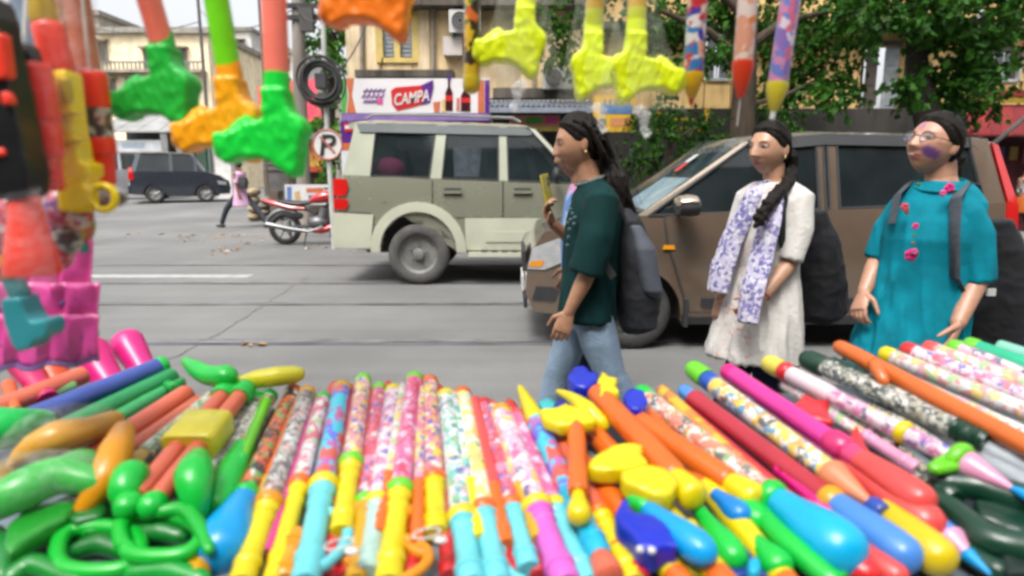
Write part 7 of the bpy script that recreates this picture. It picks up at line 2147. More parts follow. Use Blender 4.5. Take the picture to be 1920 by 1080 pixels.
# red tubes of the lower layer, seen in the gaps
red_pts = [((628, 716), (590, 1060)), ((660, 722), (618, 1080)), ((700, 726), (652, 1080)), ((728, 716), (690, 1080)), ((760, 735), (712, 1080)), ((792, 705), (770, 1080)), ((822, 722), (842, 1080)), ((852, 735), (905, 1080)), ((888, 745), (958, 1080)), ((922, 752), (1012, 1080)), ((952, 750), (1080, 1060))]
RN = ['left of the blue and purple one', 'left of the pink and yellow one', 'left of the thin red and pink one', 'left of the white and pink one', 'left of the tall pink one', 'left of the pink topped one', 'left of the white and mint one', 'left of the white and lemon one', 'left of the rose printed one', 'left of the magenta handled one', 'right of the slim pink one']
for (A_, B_), rn_l in zip(red_pts, RN):
    k = Toy('plain red squirter of the lower layer, ' + rn_l, A_, B_, r=.017, lift=-.008, grp='red squirters under the printed row')
    k.seg('tube', A_[1] + 14, B_[1] - 80, 'plain', C_red); k.seg('nozzle', A_[1], A_[1] + 14, 'rcone', PL(215, 60, 50)); k.seg('handle', B_[1] - 80, B_[1], 'hand', C_red)

# ---- right of the middle: orange hammers with yellow tips --------------------------------------
def hammer(label, A, B, tipv, r, lift, tip=None, shape='club'):
    k = Toy(label, A, B, r=r, lift=lift, name='toy_hammer')
    ax = abs(B[1] - A[1]) >= abs(B[0] - A[0])
    k.seg('shaft', A[1] if ax else A[0], tipv, 'cyl', C_or); k.seg('yellow_tip', tipv, B[1] if ax else B[0], shape, tip or C_yel, r * 1.1)
    return k
k = hammer('short upright orange toy hammer with a yellow cross head', (1080, 795), (1086, 978), 925, .020, .050, shape='bulb')
table_blob('', [(1008, 776), (1040, 774), (1060, 764), (1078, 772), (1100, 764), (1120, 800), (1090, 806), (1050, 808), (1020, 798)], .035, C_yel, .055, parent=k.t, pname='head', bumps=[(1062, 785, .022)])
k = hammer('long thick orange toy hammer with a yellow star head', (1118, 736), (1308, 938), 895, .027, .040)
table_blob('', [(1118, 724), (1130, 704), (1142, 718), (1160, 716), (1154, 734), (1164, 748), (1142, 748), (1124, 756)], .040, C_yel, .055, parent=k.t, pname='head')
k = hammer('orange toy hammer with a small blue head pointing right', (1196, 790), (1424, 942), 1368, .027, .018)
table_blob('', [(1166, 752), (1182, 738), (1206, 744), (1216, 766), (1200, 784), (1176, 778)], .045, C_navy, .040, parent=k.t, pname='head')
hammer('orange toy hammer partly buried under the yellow fish', (1110, 808), (1220, 935), 1190, .024, .0)
hammer('dark orange toy hammer shaft left of the yellow fish', (1060, 830), (1180, 975), 1150, .022, .0)
hammer('orange toy hammer shaft lying right of the star hammer', (1210, 770), (1300, 880), 1280, .022, .0)
table_blob('yellow toy fish lying on the orange hammers', [(1098, 884), (1118, 862), (1150, 846), (1178, 840), (1206, 846), (1204, 866), (1220, 880), (1186, 890), (1150, 896), (1112, 894)], .040, C_yel, .048, name='toy_fish', bumps=[(1150, 868, .022)])
table_blob('second yellow toy fish nearer the blue dragon', [(1160, 900), (1186, 888), (1220, 884), (1252, 894), (1272, 918), (1258, 944), (1228, 944), (1194, 930), (1166, 918)], .045, C_yel, .055, name='toy_fish', bumps=[(1224, 914, .026)])
table_tube('yellow curved toy horn over the hammer heads', [(1046, 734, .05), (1072, 746, .05), (1100, 768, .045), (1130, 796, .03)], [.006, .014, .022, .018], C_yel, name='toy_horn', pname='horn')
table_blob('deep blue toy animal head at the back of the hammers', [(1062, 718), (1076, 700), (1096, 698), (1110, 712), (1120, 708), (1122, 728), (1100, 742), (1076, 738)], .05, C_navy, .03, name='toy_animal', bumps=[(1086, 716, .026), (1112, 720, .016)])
table_blob('aqua toy saucer behind the yellow horn', [(1006, 760), (1024, 752), (1044, 758), (1040, 774), (1016, 776)], .03, C_aqua, .0, name='toy_saucer')
table_blob('dark blue toy tail beside the saucer at the back', [(1042, 758), (1064, 750), (1078, 762), (1064, 776), (1044, 772)], .03, C_navy, .0, name='toy_tail')
t = table_blob('royal blue toy dragon with horns in the front row', [(1150, 986), (1164, 954), (1178, 956), (1184, 980), (1206, 982), (1236, 990), (1256, 1010), (1272, 1050), (1250, 1044), (1226, 1056), (1196, 1046), (1180, 1020), (1160, 1004)], .055, C_navy, .025, name='toy_dragon', bumps=[(1214, 1018, .032), (1238, 1030, .026), (1168, 972, .018)])
for (px, py) in ((1200, 1030), (1222, 1032)):
    mb = MB(); mb.ellipsoid(on_table(px, py, .085), (.007, .007, .006), 10, 8); mb.build('eye', C_white, t)
k = Toy('sky blue teardrop handle right of the blue dragon', (1196, 940), (1338, 1052), r=.030, lift=.03); k.seg('handle', 1210, 1338, 'bulb', C_blue, .030); k.seg('neck', 1186, 1214, 'cyl', C_green, .019)
k = Toy('small sky blue handle between the yellow hammer tips', (1336, 922), (1402, 978), r=.022, lift=.016); k.seg('handle', 1340, 1402, 'bulb', PL(10, 140, 230), .024)
for i, (A_, B_, lab) in enumerate([((1296, 936), (1388, 1062), 'bright green spoon handle nearest the sky blue teardrop'), ((1384, 978), (1474, 1078), 'bright green spoon handle in the front middle'), ((1330, 880), (1434, 990), 'bright green shaft under the orange hammer tip')]):
    k = Toy(lab, A_, B_, r=.022, lift=.008); k.seg('shaft', A_[1], A_[1] + 40, 'cyl', C_green, .014); k.seg('bowl', A_[1] + 34, B_[1], 'bulb', C_green, .027)
table_tube('long bright green curved toy bow in front', [(1408, 930), (1440, 980), (1490, 1030), (1560, 1090)], [.014, .020, .022, .020], C_green, .012, name='toy_bow')
table_blob('olive yellow toy block in the front gap', [(1256, 1030), (1300, 1026), (1334, 1050), (1330, 1084), (1270, 1084)], .03, PL(190, 190, 40), .0, name='toy_block')
table_blob('navy blue toy block at the front edge', [(1350, 1010), (1420, 1030), (1470, 1070), (1460, 1094), (1340, 1094), (1336, 1050)], .03, PL(10, 60, 150), -.004, name='toy_block')
table_blob('cyan toy ball at the front edge', [(1398, 1060), (1416, 1052), (1428, 1066), (1424, 1088), (1402, 1088)], .035, PL(20, 190, 235), .02, name='toy_ball')

# ---- right part: long tubes fanning to the right ------------------------------------------------
k = Toy('salmon printed squirter with green cap, green collar and large sky blue bulb', (1196, 732), (1612, 1062), r=.022, lift=.022)
k.seg('cap', 1196, 1216, 'cap', C_green, .024); k.seg('printed_tube', 1216, 1440, 'plain', PT['salmonmix']); k.seg('collar', 1434, 1460, 'ring', C_green, .026); k.seg('bulb_handle', 1456, 1612, 'bulb', PL(0, 190, 245), .052); k.film(1216, 1440)
k = Toy('yellow and orange printed squirter beside the salmon one', (1240, 732), (1420, 900), r=.018, lift=.012); k.seg('printed_tube', 1240, 1420, 'cyl', PT['orangestripe'])
k = Toy('dark red squirter with blue tip, gold collar and cornflower blue handle', (1276, 728), (1722, 1062), r=.023, lift=.016)
k.seg('tip', 1276, 1300, 'cap', C_blue2, .018); k.seg('tube', 1300, 1546, 'plain', C_dred); k.seg('collar', 1544, 1572, 'ring', C_gold, .023); k.seg('handle', 1568, 1722, 'club', C_blue2, .036)
k = Toy('second dark red squirter lying left of the blue tipped one', (1270, 760), (1560, 1010), r=.020, lift=.004); k.seg('tube', 1270, 1560, 'cyl', PL(214, 52, 66))
k = Toy('red squirter handle at the front under the blue bulb', (1480, 990), (1650, 1092), r=.026, lift=.0); k.seg('handle', 1480, 1650, 'club', C_red)
k = Toy('coral squirter handle at the front right of the blue bulb', (1580, 1010), (1700, 1095), r=.024, lift=.0); k.seg('handle', 1580, 1700, 'club', C_coral)
k = Toy('bright green shaft beside the cornflower blue handle', (1540, 950), (1640, 1020), r=.015, lift=.0); k.seg('shaft', 1540, 1640, 'cyl', C_green)
k = Toy('yellow teddy bear printed squirter with green cap and salmon cone', (1292, 686), (1656, 962), r=.024, lift=.036)
k.seg('cap', 1292, 1324, 'cap', C_lime, .026); k.seg('blue_ring', 1322, 1344, 'ring', PL(30, 90, 200), .020); k.seg('printed_tube', 1342, 1556, 'plain', PT['bears']); k.seg('cone', 1554, 1638, 'cone', PL(244, 150, 105), .030); k.seg('blue_end', 1632, 1656, 'cyl', PL(40, 80, 180), .018); k.film(1342, 1556)
k = Toy('golden yellow club handle at the front right', (1650, 958), (1784, 1066), r=.030, lift=.010); k.seg('handle', 1650, 1784, 'club', PL(235, 205, 20), .036)
k = Toy('magenta squirter with coral club handle in front', (1362, 706), (1764, 1004), r=.020, lift=.022)
k.seg('tube', 1362, 1600, 'plain', PL(238, 50, 160)); k.seg('handle', 1590, 1764, 'club', C_coral, .040)
k = Toy('hot pink squirter with coral club handle behind', (1358, 692), (1748, 955), r=.023, lift=.048)
k.seg('cap', 1358, 1376, 'cap', C_pink, .022); k.seg('tube', 1376, 1560, 'plain', PL(242, 60, 165)); k.seg('collar', 1552, 1590, 'ring', PL(225, 45, 120), .024); k.seg('neck', 1588, 1620, 'cyl', PL(240, 70, 130), .024); k.seg('handle', 1612, 1748, 'club', C_coral, .034)
k = Toy('pink and white printed wand with yellow nozzle, green guard and blue tip', (1432, 676), (1942, 938), r=.022, lift=.060)
k.seg('nozzle', 1432, 1466, 'cap', PL(240, 225, 90), .024); k.seg('red_ring', 1464, 1482, 'ring', C_red, .020); k.seg('white_tube', 1480, 1560, 'cyl', PL(248, 225, 232)); k.seg('printed_tube', 1560, 1690, 'plain', PT['pinkwhite'], .019); k.seg('yellow_ring', 1684, 1704, 'ring', C_yel, .020); k.seg('printed_tube', 1702, 1784, 'plain', PT['whitepink'], .019)
k.seg('green_guard', 1784, 1812, 'ring', C_lime, .030); k.seg('pink_cone', 1808, 1900, 'cone', C_pinkp, .028); k.seg('blue_tip', 1890, 1942, 'rcone', C_blue, .012); k.guard(1786, 1806, C_lime, .06, 1, .012, 'guard_arm'); k.film(1500, 1690)
k = Toy('camouflage printed squirter with dark green cap', (1502, 668), (1850, 830), r=.022, lift=.050)
k.seg('cap', 1502, 1546, 'cap', C_dkg, .028); k.seg('printed_tube', 1546, 1790, 'plain', PT['camo']); k.seg('collar', 1786, 1850, 'grip', C_dkg, .024); k.film(1546, 1790)
k = Toy('second camouflage squirter with ribbed dark green neck', (1556, 682), (1880, 836), r=.020, lift=.045); k.seg('ribbed_neck', 1556, 1620, 'grip', C_dkg, .023); k.seg('printed_tube', 1620, 1880, 'plain', PT['camo'])
k = Toy('camouflage squirter sloping down under the red stars', (1590, 770), (1790, 940), r=.022, lift=.010); k.seg('printed_tube', 1590, 1760, 'plain', PT['camo']); k.seg('collar', 1752, 1790, 'grip', C_dkg, .025)
k = Toy('third camouflage squirter right of the hot pink handles', (1640, 760), (1850, 905), r=.020, lift=.006); k.seg('printed_tube', 1640, 1850, 'plain', PT['camo'])
k = Toy('long plain orange tube with hooked end lying across the camouflage ones', (1566, 646), (1985, 868), r=.022, lift=.075); k.seg('end_cap', 1566, 1600, 'cap', PL(238, 120, 50), .020); k.seg('tube', 1598, 1985, 'plain', PL(240, 118, 45))
k.add('hook', PL(238, 120, 50), lambda m: m.tube([k.P(1640, 0, .01), k.P(1655, .03, .02), k.P(1672, .05, .02), k.P(1690, .055, .005)], [.014, .016, .016, .014], 12, round_ends=True))
for i, (A_, B_, pr, lab, cp) in enumerate([
    ((1650, 660), (1990, 800), 'whitefest', 'white festive printed squirter with yellow cap, lowest of the white ones', C_yel),
    ((1690, 652), (2000, 775), 'whitepink', 'white and pink printed squirter second in the white pile', C_red),
    ((1730, 650), (2010, 752), 'whitefest', 'white festive printed squirter with red cap in the white pile', C_coral),
    ((1776, 648), (2020, 730), 'pinkwhite', 'pale pink printed squirter high in the white pile', C_lime),
    ((1640, 690), (1980, 845), 'whitefest', 'white printed squirter lying against the orange tube', C_white)]):
    k = Toy(lab, A_, B_, r=.022, lift=.050 + .012 * i if i < 4 else .045); k.seg('cap', A_[0], A_[0] + 26, 'cap', cp, .023); k.seg('printed_tube', A_[0] + 24, B_[0], 'plain', PT[pr]); k.film(A_[0] + 26, B_[0])
k = Toy('mint green tube on top of the white pile', (1806, 644), (2010, 716), r=.022, lift=.100); k.seg('cap', 1806, 1834, 'cap', C_lime, .023); k.seg('tube', 1832, 2010, 'plain', PL(30, 200, 150))
k = Toy('pale mint tube at the far right of the white pile', (1870, 650), (2030, 700), r=.020, lift=.110); k.seg('tube', 1870, 2030, 'cyl', PL(150, 220, 200))
for i, (A_, B_) in enumerate([((1700, 770), (1980, 905)), ((1740, 800), (1960, 930))]):
    k = Toy(('clear grey squirter lying under the pink and white wand', 'clear grey squirter nearest the dark green guns')[i], A_, B_, r=.021, lift=.030 - i * .02); k.seg('tube', A_[0], B_[0], 'cyl', pm(rgb(168, 178, 186), .15, .15, 10, coat=1)); k.film(A_[0], B_[0], 1.25)
for i, (pts, lab) in enumerate([([(1484, 764), (1510, 740), (1530, 756), (1560, 748), (1552, 776), (1566, 800), (1530, 790), (1504, 786)], 'red toy star fin beside the pink and white wand'), ([(1584, 832), (1606, 796), (1616, 822), (1640, 870), (1612, 858), (1592, 852)], 'red toy star fin above the coral handles')]):
    table_blob(lab, pts, .022, PL(228, 40, 50), .05, name='toy_fin')
# dark green guns at the right front
table_tube('dark green toy gun with curved grip, upper one at the right front', [(1770, 905), (1830, 912), (1890, 930), (1950, 950)], [.026, .030, .032, .032], C_dkg, .02, name='toy_gun', pname='barrel')
t = table_tube('dark green toy gun with trigger loop at the right front edge', [(1740, 930), (1790, 960), (1850, 1010), (1930, 1030)], [.020, .024, .028, .030], C_dkg, .02, name='toy_gun', pname='barrel')
table_tube('', [(1770, 950), (1780, 1000), (1820, 1040), (1870, 1070)], [.014, .016, .018, .02], C_dkg, .008, parent=t, pname='grip')
table_tube('', [(1850, 1010), (1862, 1050), (1890, 1072), (1940, 1060)], .011, C_dkg, .008, parent=t, pname='trigger_loop')
table_blob('dark green toy gun stock in the right front corner', [(1820, 950), (1900, 965), (1960, 990), (1960, 1030), (1890, 1010), (1830, 985)], .05, PL(16, 60, 44), .0, name='toy_gun')
table_blob('black green toy gun body below the stock', [(1860, 1040), (1960, 1040), (1960, 1100), (1880, 1096)], .05, PL(12, 40, 32), .0, name='toy_gun')
k = Toy('pink cone with sky blue tip beyond the yellow club handle', (1752, 985), (1858, 1078), r=.022, lift=.01); k.seg('collar', 1752, 1782, 'cyl', C_blue2, .024); k.seg('pink_cone', 1780, 1822, 'cone', C_pinkp, .026); k.seg('blue_tip', 1812, 1858, 'cone', C_blue, .013)
table_blob('small lime and pink toy clip above the coral handles', [(1718, 935), (1732, 930), (1742, 950), (1752, 968), (1738, 972), (1724, 952)], .02, C_lime, .05, name='toy_clip')

# ---- left part ----------------------------------------------------------------------------------
k = Toy('long blue tube with green end running to the left edge', (314, 682), (-80, 838), r=.026, lift=.035); k.seg('green_end', 314, 296, 'cap', C_green, .026); k.seg('tube', 298, -80, 'plain', PL(70, 95, 185), .026)
k = Toy('translucent green tube just under the long blue one', (326, 704), (40, 842), r=.024, lift=.015); k.seg('tube', 326, 40, 'cyl', PL(45, 165, 95))
k = Toy('second translucent green tube nearer the salmon ones', (340, 716), (120, 842), r=.020, lift=.0); k.seg('tube', 340, 120, 'cyl', PL(70, 185, 110))
k = Toy('pale green tube above the long blue one at the left edge', (140, 722), (-60, 790), r=.022, lift=.045); k.seg('tube', 140, -60, 'cyl', PL(140, 205, 130))
k = Toy('salmon tube at the left edge under the magenta cups', (160, 702), (-20, 772), r=.024, lift=.055); k.seg('tube', 160, -20, 'cyl', C_sal)
k = Toy('wide salmon tube left of the twin barrels', (352, 738), (140, 875), r=.026, lift=.010); k.seg('tube', 352, 140, 'cyl', C_sal)
k = Toy('slim salmon tube lying on the wide salmon one', (374, 752), (215, 862), r=.018, lift=.014); k.seg('tube', 374, 215, 'cyl', PL(238, 120, 88))
k = Toy('white and green printed tube left of the twin barrels', (404, 744), (240, 880), r=.022, lift=.004); k.seg('printed_tube', 404, 270, 'plain', PT['greenwhite']); k.seg('yellow_end', 272, 236, 'club', PL(250, 205, 80), .026); k.film(404, 270)
# twin barrel water gun
k = Toy('twin barrel salmon water gun with yellow clip and green grip', (420, 738), (248, 940), r=.020, lift=.045, name='water_gun')
k.seg('barrel', 738, 930, 'cyl', C_sal)
for nm, off in (('barrel', .044),):
    a = k.pa + k.side * -off; b = k.pb + k.side * -off
    if on_table(455, 742).x < k.pa.x: a, b = k.pa + k.side * off, k.pb + k.side * off
    sgn = 1 if (k.pa + k.side * .04).x > k.pa.x else -1
    a, b = k.pa + k.side * sgn * off, k.pb + k.side * sgn * off
    mb = MB(); mb.lathe(a, b, [(0, .019), (.02, .02), (.97, .02), (.99, .019)], 18); mb.build('barrel', C_sal, k.t)
    um = k.u(815); c = k.pa + k.d * um * k.L + k.side * sgn * off / 2
    bb = MB(); bb.loft([(c - k.d * .055, k.side * .052, k.up * .030), (c - k.d * .05, k.side * .056, k.up * .034), (c + k.d * .05, k.side * .056, k.up * .034), (c + k.d * .055, k.side * .052, k.up * .030)], 24, power=5); bb.build('clip', PL(250, 235, 60), k.t)
    e = k.pb + k.side * sgn * off / 2
    for s_ in (0, 1):
        bb = MB(); q = k.pb + k.side * sgn * off * s_; bb.ellipsoid(q + k.d * .012, (.026, .03, .026), 14, 10); bb.build('end_cap', C_green, k.t)
    for s_ in (0, 1):
        bb = MB(); q = k.pa + k.side * sgn * off * s_; bb.lathe(q - k.d * .03, q + k.d * .02, [(0, .024), (.1, .027), (.9, .027), (1, .024)], 16); bb.build('front_cap', C_green, k.t)
table_tube('bright green spoon toy standing right of the twin barrels', [(372, 968, .02), (366, 930, .045), (364, 890, .06), (372, 858, .06)], [.018, .028, .036, .022], C_green, name='toy_spoon')
table_tube('bright green spoon toy left of the twin barrels', [(250, 960, .01), (236, 925, .04), (246, 894, .05), (268, 890, .045)], [.016, .030, .034, .018], C_green, name='toy_spoon')
# loops of the gun grips at the front
def grip_loop(label, pts, r, lift):
    return table_tube(label, pts, r, PL(10, 200, 55), lift, name='toy_grip', pname='loop', ends=False)
grip_loop('green closed toy grip at the front left corner', [(108, 1056), (112, 1016), (140, 992), (200, 988), (250, 1000), (262, 1030), (240, 1062), (180, 1072), (126, 1066), (108, 1050)], .0145, .012)
grip_loop('green closed toy grip in the front, second from the left', [(232, 1030), (226, 990), (250, 966), (310, 964), (362, 980), (378, 1008), (352, 1036), (300, 1044), (252, 1040), (232, 1022)], .0145, .030)
table_tube('green toy lever between the grips and the blue bulb', [(300, 960), (345, 956), (372, 985), (392, 1030)], [.013, .015, .014, .010], PL(10, 190, 55), .045, name='toy_lever')
table_tube('second green toy lever below the twin barrels', [(290, 925), (330, 918), (370, 922)], [.014, .016, .014], PL(10, 190, 55), .02, name='toy_lever')
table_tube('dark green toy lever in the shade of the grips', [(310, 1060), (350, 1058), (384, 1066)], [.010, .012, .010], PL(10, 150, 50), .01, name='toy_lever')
# wrapped orange and green dinosaur shaped guns at far left
t = table_tube('orange gold toy fish gun in clear wrap at the left', [(22, 868, .06), (60, 842, .06), (110, 820, .065), (165, 806, .065), (214, 786, .06)], [.010, .028, .036, .028, .020], PL(245, 175, 30), name='toy_gun', pname='body')
table_tube('', [(20, 850, .06), (60, 820, .06), (120, 800, .07), (190, 788, .06)], [.03, .045, .05, .035], FILM, parent=t, pname='clear_wrapper')
table_tube('orange toy gun grip crossing in front of the salmon tubes', [(232, 806, .075), (216, 850, .07), (196, 900, .05), (150, 964, .02)], [.022, .032, .030, .016], PL(248, 165, 15), name='toy_gun', pname='grip')
table_tube('bright green toy gun at the left edge above the orange fish', [(-30, 806, .06), (30, 800, .06), (84, 786, .06)], [.05, .042, .022], PL(20, 215, 95), name='toy_gun', pname='body')
t = table_tube('green toy crocodile gun in clear wrap at the left edge', [(-20, 950, .05), (40, 920, .055), (110, 892, .06), (190, 906, .055)], [.030, .038, .036, .024], PL(40, 200, 60), name='toy_gun', pname='body')
table_tube('', [(80, 905, .06), (150, 870, .06), (196, 880, .05)], [.026, .03, .02], PL(60, 170, 60), parent=t, pname='fin')
table_tube('', [(-20, 930, .06), (60, 900, .06), (150, 890, .06)], [.045, .055, .045], FILM, parent=t, pname='clear_wrapper')
table_blob('dark green flat toy fin in the front left corner', [(8, 1044), (14, 1000), (50, 966), (110, 950), (150, 954), (130, 985), (90, 1004), (50, 1030), (24, 1054)], .04, PL(40, 160, 50), .02, name='toy_fin')
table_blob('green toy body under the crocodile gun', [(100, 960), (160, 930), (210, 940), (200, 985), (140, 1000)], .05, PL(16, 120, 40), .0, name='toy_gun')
table_blob('bronze toy piece at the left edge below the orange fish', [(-20, 880), (20, 870), (40, 895), (10, 920), (-20, 915)], .04, PL(170, 120, 20), .01, name='toy_piece')
# green creature heads and yellow bird along the back edge
table_tube('bright green toy bird head at the back edge', [(346, 676, .07), (366, 690, .065), (392, 704, .06), (424, 706, .065)], [.010, .022, .026, .030], C_green, name='toy_bird')
table_tube('bright yellow toy bird head at the back edge', [(436, 722, .03), (480, 712, .04), (520, 706, .045), (556, 702, .045)], [.014, .024, .026, .022], PL(245, 235, 50), name='toy_bird')
table_tube('small green toy whistle behind the twin barrels', [(300, 716, .02), (326, 726, .02), (340, 716, .02)], [.012, .016, .012], PL(20, 170, 70), name='toy_whistle')
for i, (A_, B_, pr) in enumerate([((470, 738), (380, 900), 'greenwhite'), ((488, 742), (420, 880), 'camo')]):
    k = Toy(('green and orange flecked tube right of the twin barrels', 'olive flecked tube beside the paddle handle')[i], A_, B_, r=.020, lift=.0); k.seg('cap', A_[1], A_[1] + 16, 'cap', C_green, .022); k.seg('printed_tube', A_[1] + 14, B_[1], 'plain', PT[pr]); k.film(A_[1] + 14, B_[1])
# magenta and orange cups sticking up at the back left
def cup(label, A_, B_, Y, r, mat_, name='toy_cup'):
    k = Toy(label, A_, B_, at(*A_, Y), at(*B_, Y - .10), r=r, name=name)
    k.seg('cup', A_[1] if abs(B_[1] - A_[1]) >= abs(B_[0] - A_[0]) else A_[0], B_[1] if abs(B_[1] - A_[1]) >= abs(B_[0] - A_[0]) else B_[0], 'cup', mat_, r, 22)
    return k
cup('magenta toy cup, left of the two at the back edge', (158, 645), (222, 742), 1.78, .050, PL(245, 30, 140))
cup('magenta toy cup, right of the two at the back edge', (230, 628), (285, 722), 1.88, .046, PL(248, 40, 150))
cup('orange toy cup at the left below the teal gun', (80, 668), (130, 760), 1.64, .042, PL(245, 85, 20))
cup('dark pink toy cup at the left edge', (34, 672), (90, 750), 1.58, .033, PL(228, 30, 110))
cup('small orange toy peg at the left edge', (14, 716), (30, 770), 1.50, .016, PL(245, 110, 50), 'toy_peg')
# ---- more toys wedged into the gaps -------------------------------------------------------------
def thin(label, A_, B_, m1, m2, r=.013, lift=.0, wrap=False, br=None, sh='hand'):
    k = Toy(label, A_, B_, r=r, lift=lift); v = 1 if abs(B_[1] - A_[1]) >= abs(B_[0] - A_[0]) else 0
    a, b = A_[v], B_[v]; c = a + (b - a) * (br or .6)
    k.seg('tube', a, c, 'cyl', m1); k.seg('handle', c, b, sh, m2, r * 1.15)
    if wrap: k.film(a, c, 1.35)
    return k
thin('thin lime squirter wedged beside the olive flecked tube', (500, 752), (424, 930), C_lime, C_green, lift=.02)
thin('thin orange squirter between the blue bulb and the grey pink one', (560, 748), (468, 1000), C_or, C_gold, lift=.004)
thin('thin magenta squirter showing beside the long yellow handle', (596, 750), (500, 1040), PL(225, 70, 150), PL(225, 70, 150), lift=.0)
thin('thin white squirter between the pink printed ones', (756, 726), (712, 1000), PT['whitefest'], C_or, .012, .022, True)
thin('thin yellow squirter left of the loop trigger', (792, 730), (782, 1020), PT['pinkyellow'], C_or, .012, .02, True)
thin('thin mint squirter between the white printed ones', (852, 742), (900, 1010), PT['whitegreen'], C_yel, .012, .022, True)
thin('thin coral squirter between the rose and lemon ones', (890, 748), (950, 1020), C_coral, C_or, .012, .02)
thin('thin gold squirter between the rose and pink ones', (924, 762), (1010, 1010), PT['pinkyellow'], C_gold, .012, .022, True)
thin('thin orange squirter under the yellow horn', (1010, 790), (1110, 960), C_or, C_red, .014, .004)
thin('thin red squirter under the short upright hammer', (1048, 800), (1130, 1010), C_red, C_or, .014, .0)
thin('thin lemon squirter beside the salmon printed one', (1226, 742), (1452, 958), PT['bears'], C_yel, .012, .004)
thin('thin pink squirter between the dark red and bear ones', (1310, 742), (1560, 968), PL(240, 90, 140), C_pink, .013, .020)
thin('thin violet squirter under the magenta one', (1384, 740), (1600, 930), PL(190, 60, 170), C_pinkl, .013, .006)
thin('thin white squirter under the pink and white wand', (1470, 720), (1720, 880), PT['whitefest'], C_pinkp, .014, .030, True)
thin('thin orange squirter between the green grips', (300, 800), (170, 1010), C_sal, PL(10, 170, 50), .016, .0)
thin('thin yellow squirter beside the wide salmon tube', (330, 790), (215, 930), PT['yellowfest'], C_orange2, .014, .012, True)
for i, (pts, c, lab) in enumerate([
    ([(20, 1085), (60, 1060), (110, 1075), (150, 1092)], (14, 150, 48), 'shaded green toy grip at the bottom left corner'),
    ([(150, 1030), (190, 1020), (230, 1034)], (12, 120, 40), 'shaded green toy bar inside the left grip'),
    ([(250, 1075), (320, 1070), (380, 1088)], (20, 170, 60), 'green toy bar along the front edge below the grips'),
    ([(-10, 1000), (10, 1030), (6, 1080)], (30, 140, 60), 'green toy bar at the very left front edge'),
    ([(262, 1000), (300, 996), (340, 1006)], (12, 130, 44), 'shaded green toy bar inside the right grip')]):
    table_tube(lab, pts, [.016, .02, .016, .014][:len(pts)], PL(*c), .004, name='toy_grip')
for i, (A_, B_, m, lab) in enumerate([((410, 990), (360, 1090), C_gold, 'gold handle end beside the sky blue bulb'), ((560, 1000), (530, 1090), C_orange2, 'amber handle end between the yellow and cyan ones'), ((1150, 1010), (1200, 1090), C_red, 'red handle end below the blue dragon'), ((1290, 985), (1345, 1088), C_yel, 'yellow handle end between green spoons'), ((1500, 1040), (1580, 1095), C_green, 'green handle end at the front right')]):
    thin(lab, A_, B_, m, m, .018, .0, br=.2)
# ================================================================ HANGING TOYS
rod_z = 2.02
for i, (y, lab) in enumerate(((1.17, 'bamboo rod from which the toys on the left hang'), (1.50, 'bamboo rod from which the yellow guns and pointed tubes hang'))):
    t = thing('bamboo_rod', lab, 'rod', (0, y, rod_z))
    mb = MB(); mb.tube([(-1.9 + .2 * k, y, rod_z) for k in range(21)], .018, 10); mb.build('cane', pm(rgb(196, 164, 104), .6, .2, 3), t)
    for k in range(10):
        mb = MB(); mb.torus((-1.8 + .4 * k, y, rod_z), (1, 0, 0), .018, .004, 16, 6); mb.build('node', pm(rgb(150, 120, 76), .7), t)
for sx in (-1.88, 1.98):
    t = thing('stall_post', 'bamboo stall post at the %s end of the rods' % ('left' if sx < 0 else 'right'), 'post', (sx, 1.33, 0))
    for y in (1.17, 1.50):
        mb = MB(); mb.tube([(sx, y, 0), (sx, y, rod_z + .1)], .022, 10); mb.build('upright', pm(rgb(190, 158, 100), .6, .2, 3), t)
GUN = [(502, 170), (538, 170), (538, 178), (541, 200), (546, 212), (556, 217), (565, 225), (566, 240), (558, 262), (555, 282), (551, 305), (546, 316), (538, 314), (524, 300), (508, 288), (494, 283), (478, 281), (462, 281), (448, 285), (432, 292), (424, 280), (416, 258), (414, 248), (420, 243), (440, 246), (455, 240), (468, 233), (480, 227), (490, 226), (500, 222), (503, 205)]
KS = 1 / 1017.0
mb = MB()
gp = [((x - 520) * KS, (170 - y) * KS) for x, y in GUN]
mb.prism(gp, ((0, 0, 0), (1, 0, 0), (0, 0, 1), (0, 1, 0)), -.026, .026)
for (x, y, r_) in ((548, 236, .019), (430, 268, .024), (500, 250, .026), (530, 250, .026), (465, 262, .022), (540, 300, .014)):
    mb.ellipsoid(((x - 520) * KS, 0, (170 - y) * KS), (r_, .028, r_), 14, 10)
for y in (176, 190, 204): mb.lathe((0, 0, (170 - y + 3) * KS), (0, 0, (170 - y - 3) * KS), [(0, .0175), (.5, .0205), (1, .0175)], 18)
mb.tube([((478 - 520) * KS, 0, (170 - 236) * KS), ((440 - 520) * KS, 0, (170 - 262) * KS)], .026, 14)
gun_me = remesh(mb, 'gun_body', .0032, [], 4)
co = mesh_co(gun_me); nr = np.empty(len(co) * 3, np.float32); gun_me.vertices.foreach_get('normal', nr); rd = np.array([.0028 + .0020 * (1 - 2 * abs(mnoise.noise(Vector((c[0] * 38, c[1] * 38, c[2] * 38))))) + .0005 * math.sin(c[0] * 420 + c[2] * 150) for c in co.tolist()])
set_co(gun_me, co + nr.reshape(-1, 3) * rd[:, None])
gun_mir = gun_me.copy(); co = mesh_co(gun_mir); co[:, 0] *= -1; set_co(gun_mir, co); gun_mir.flip_normals()
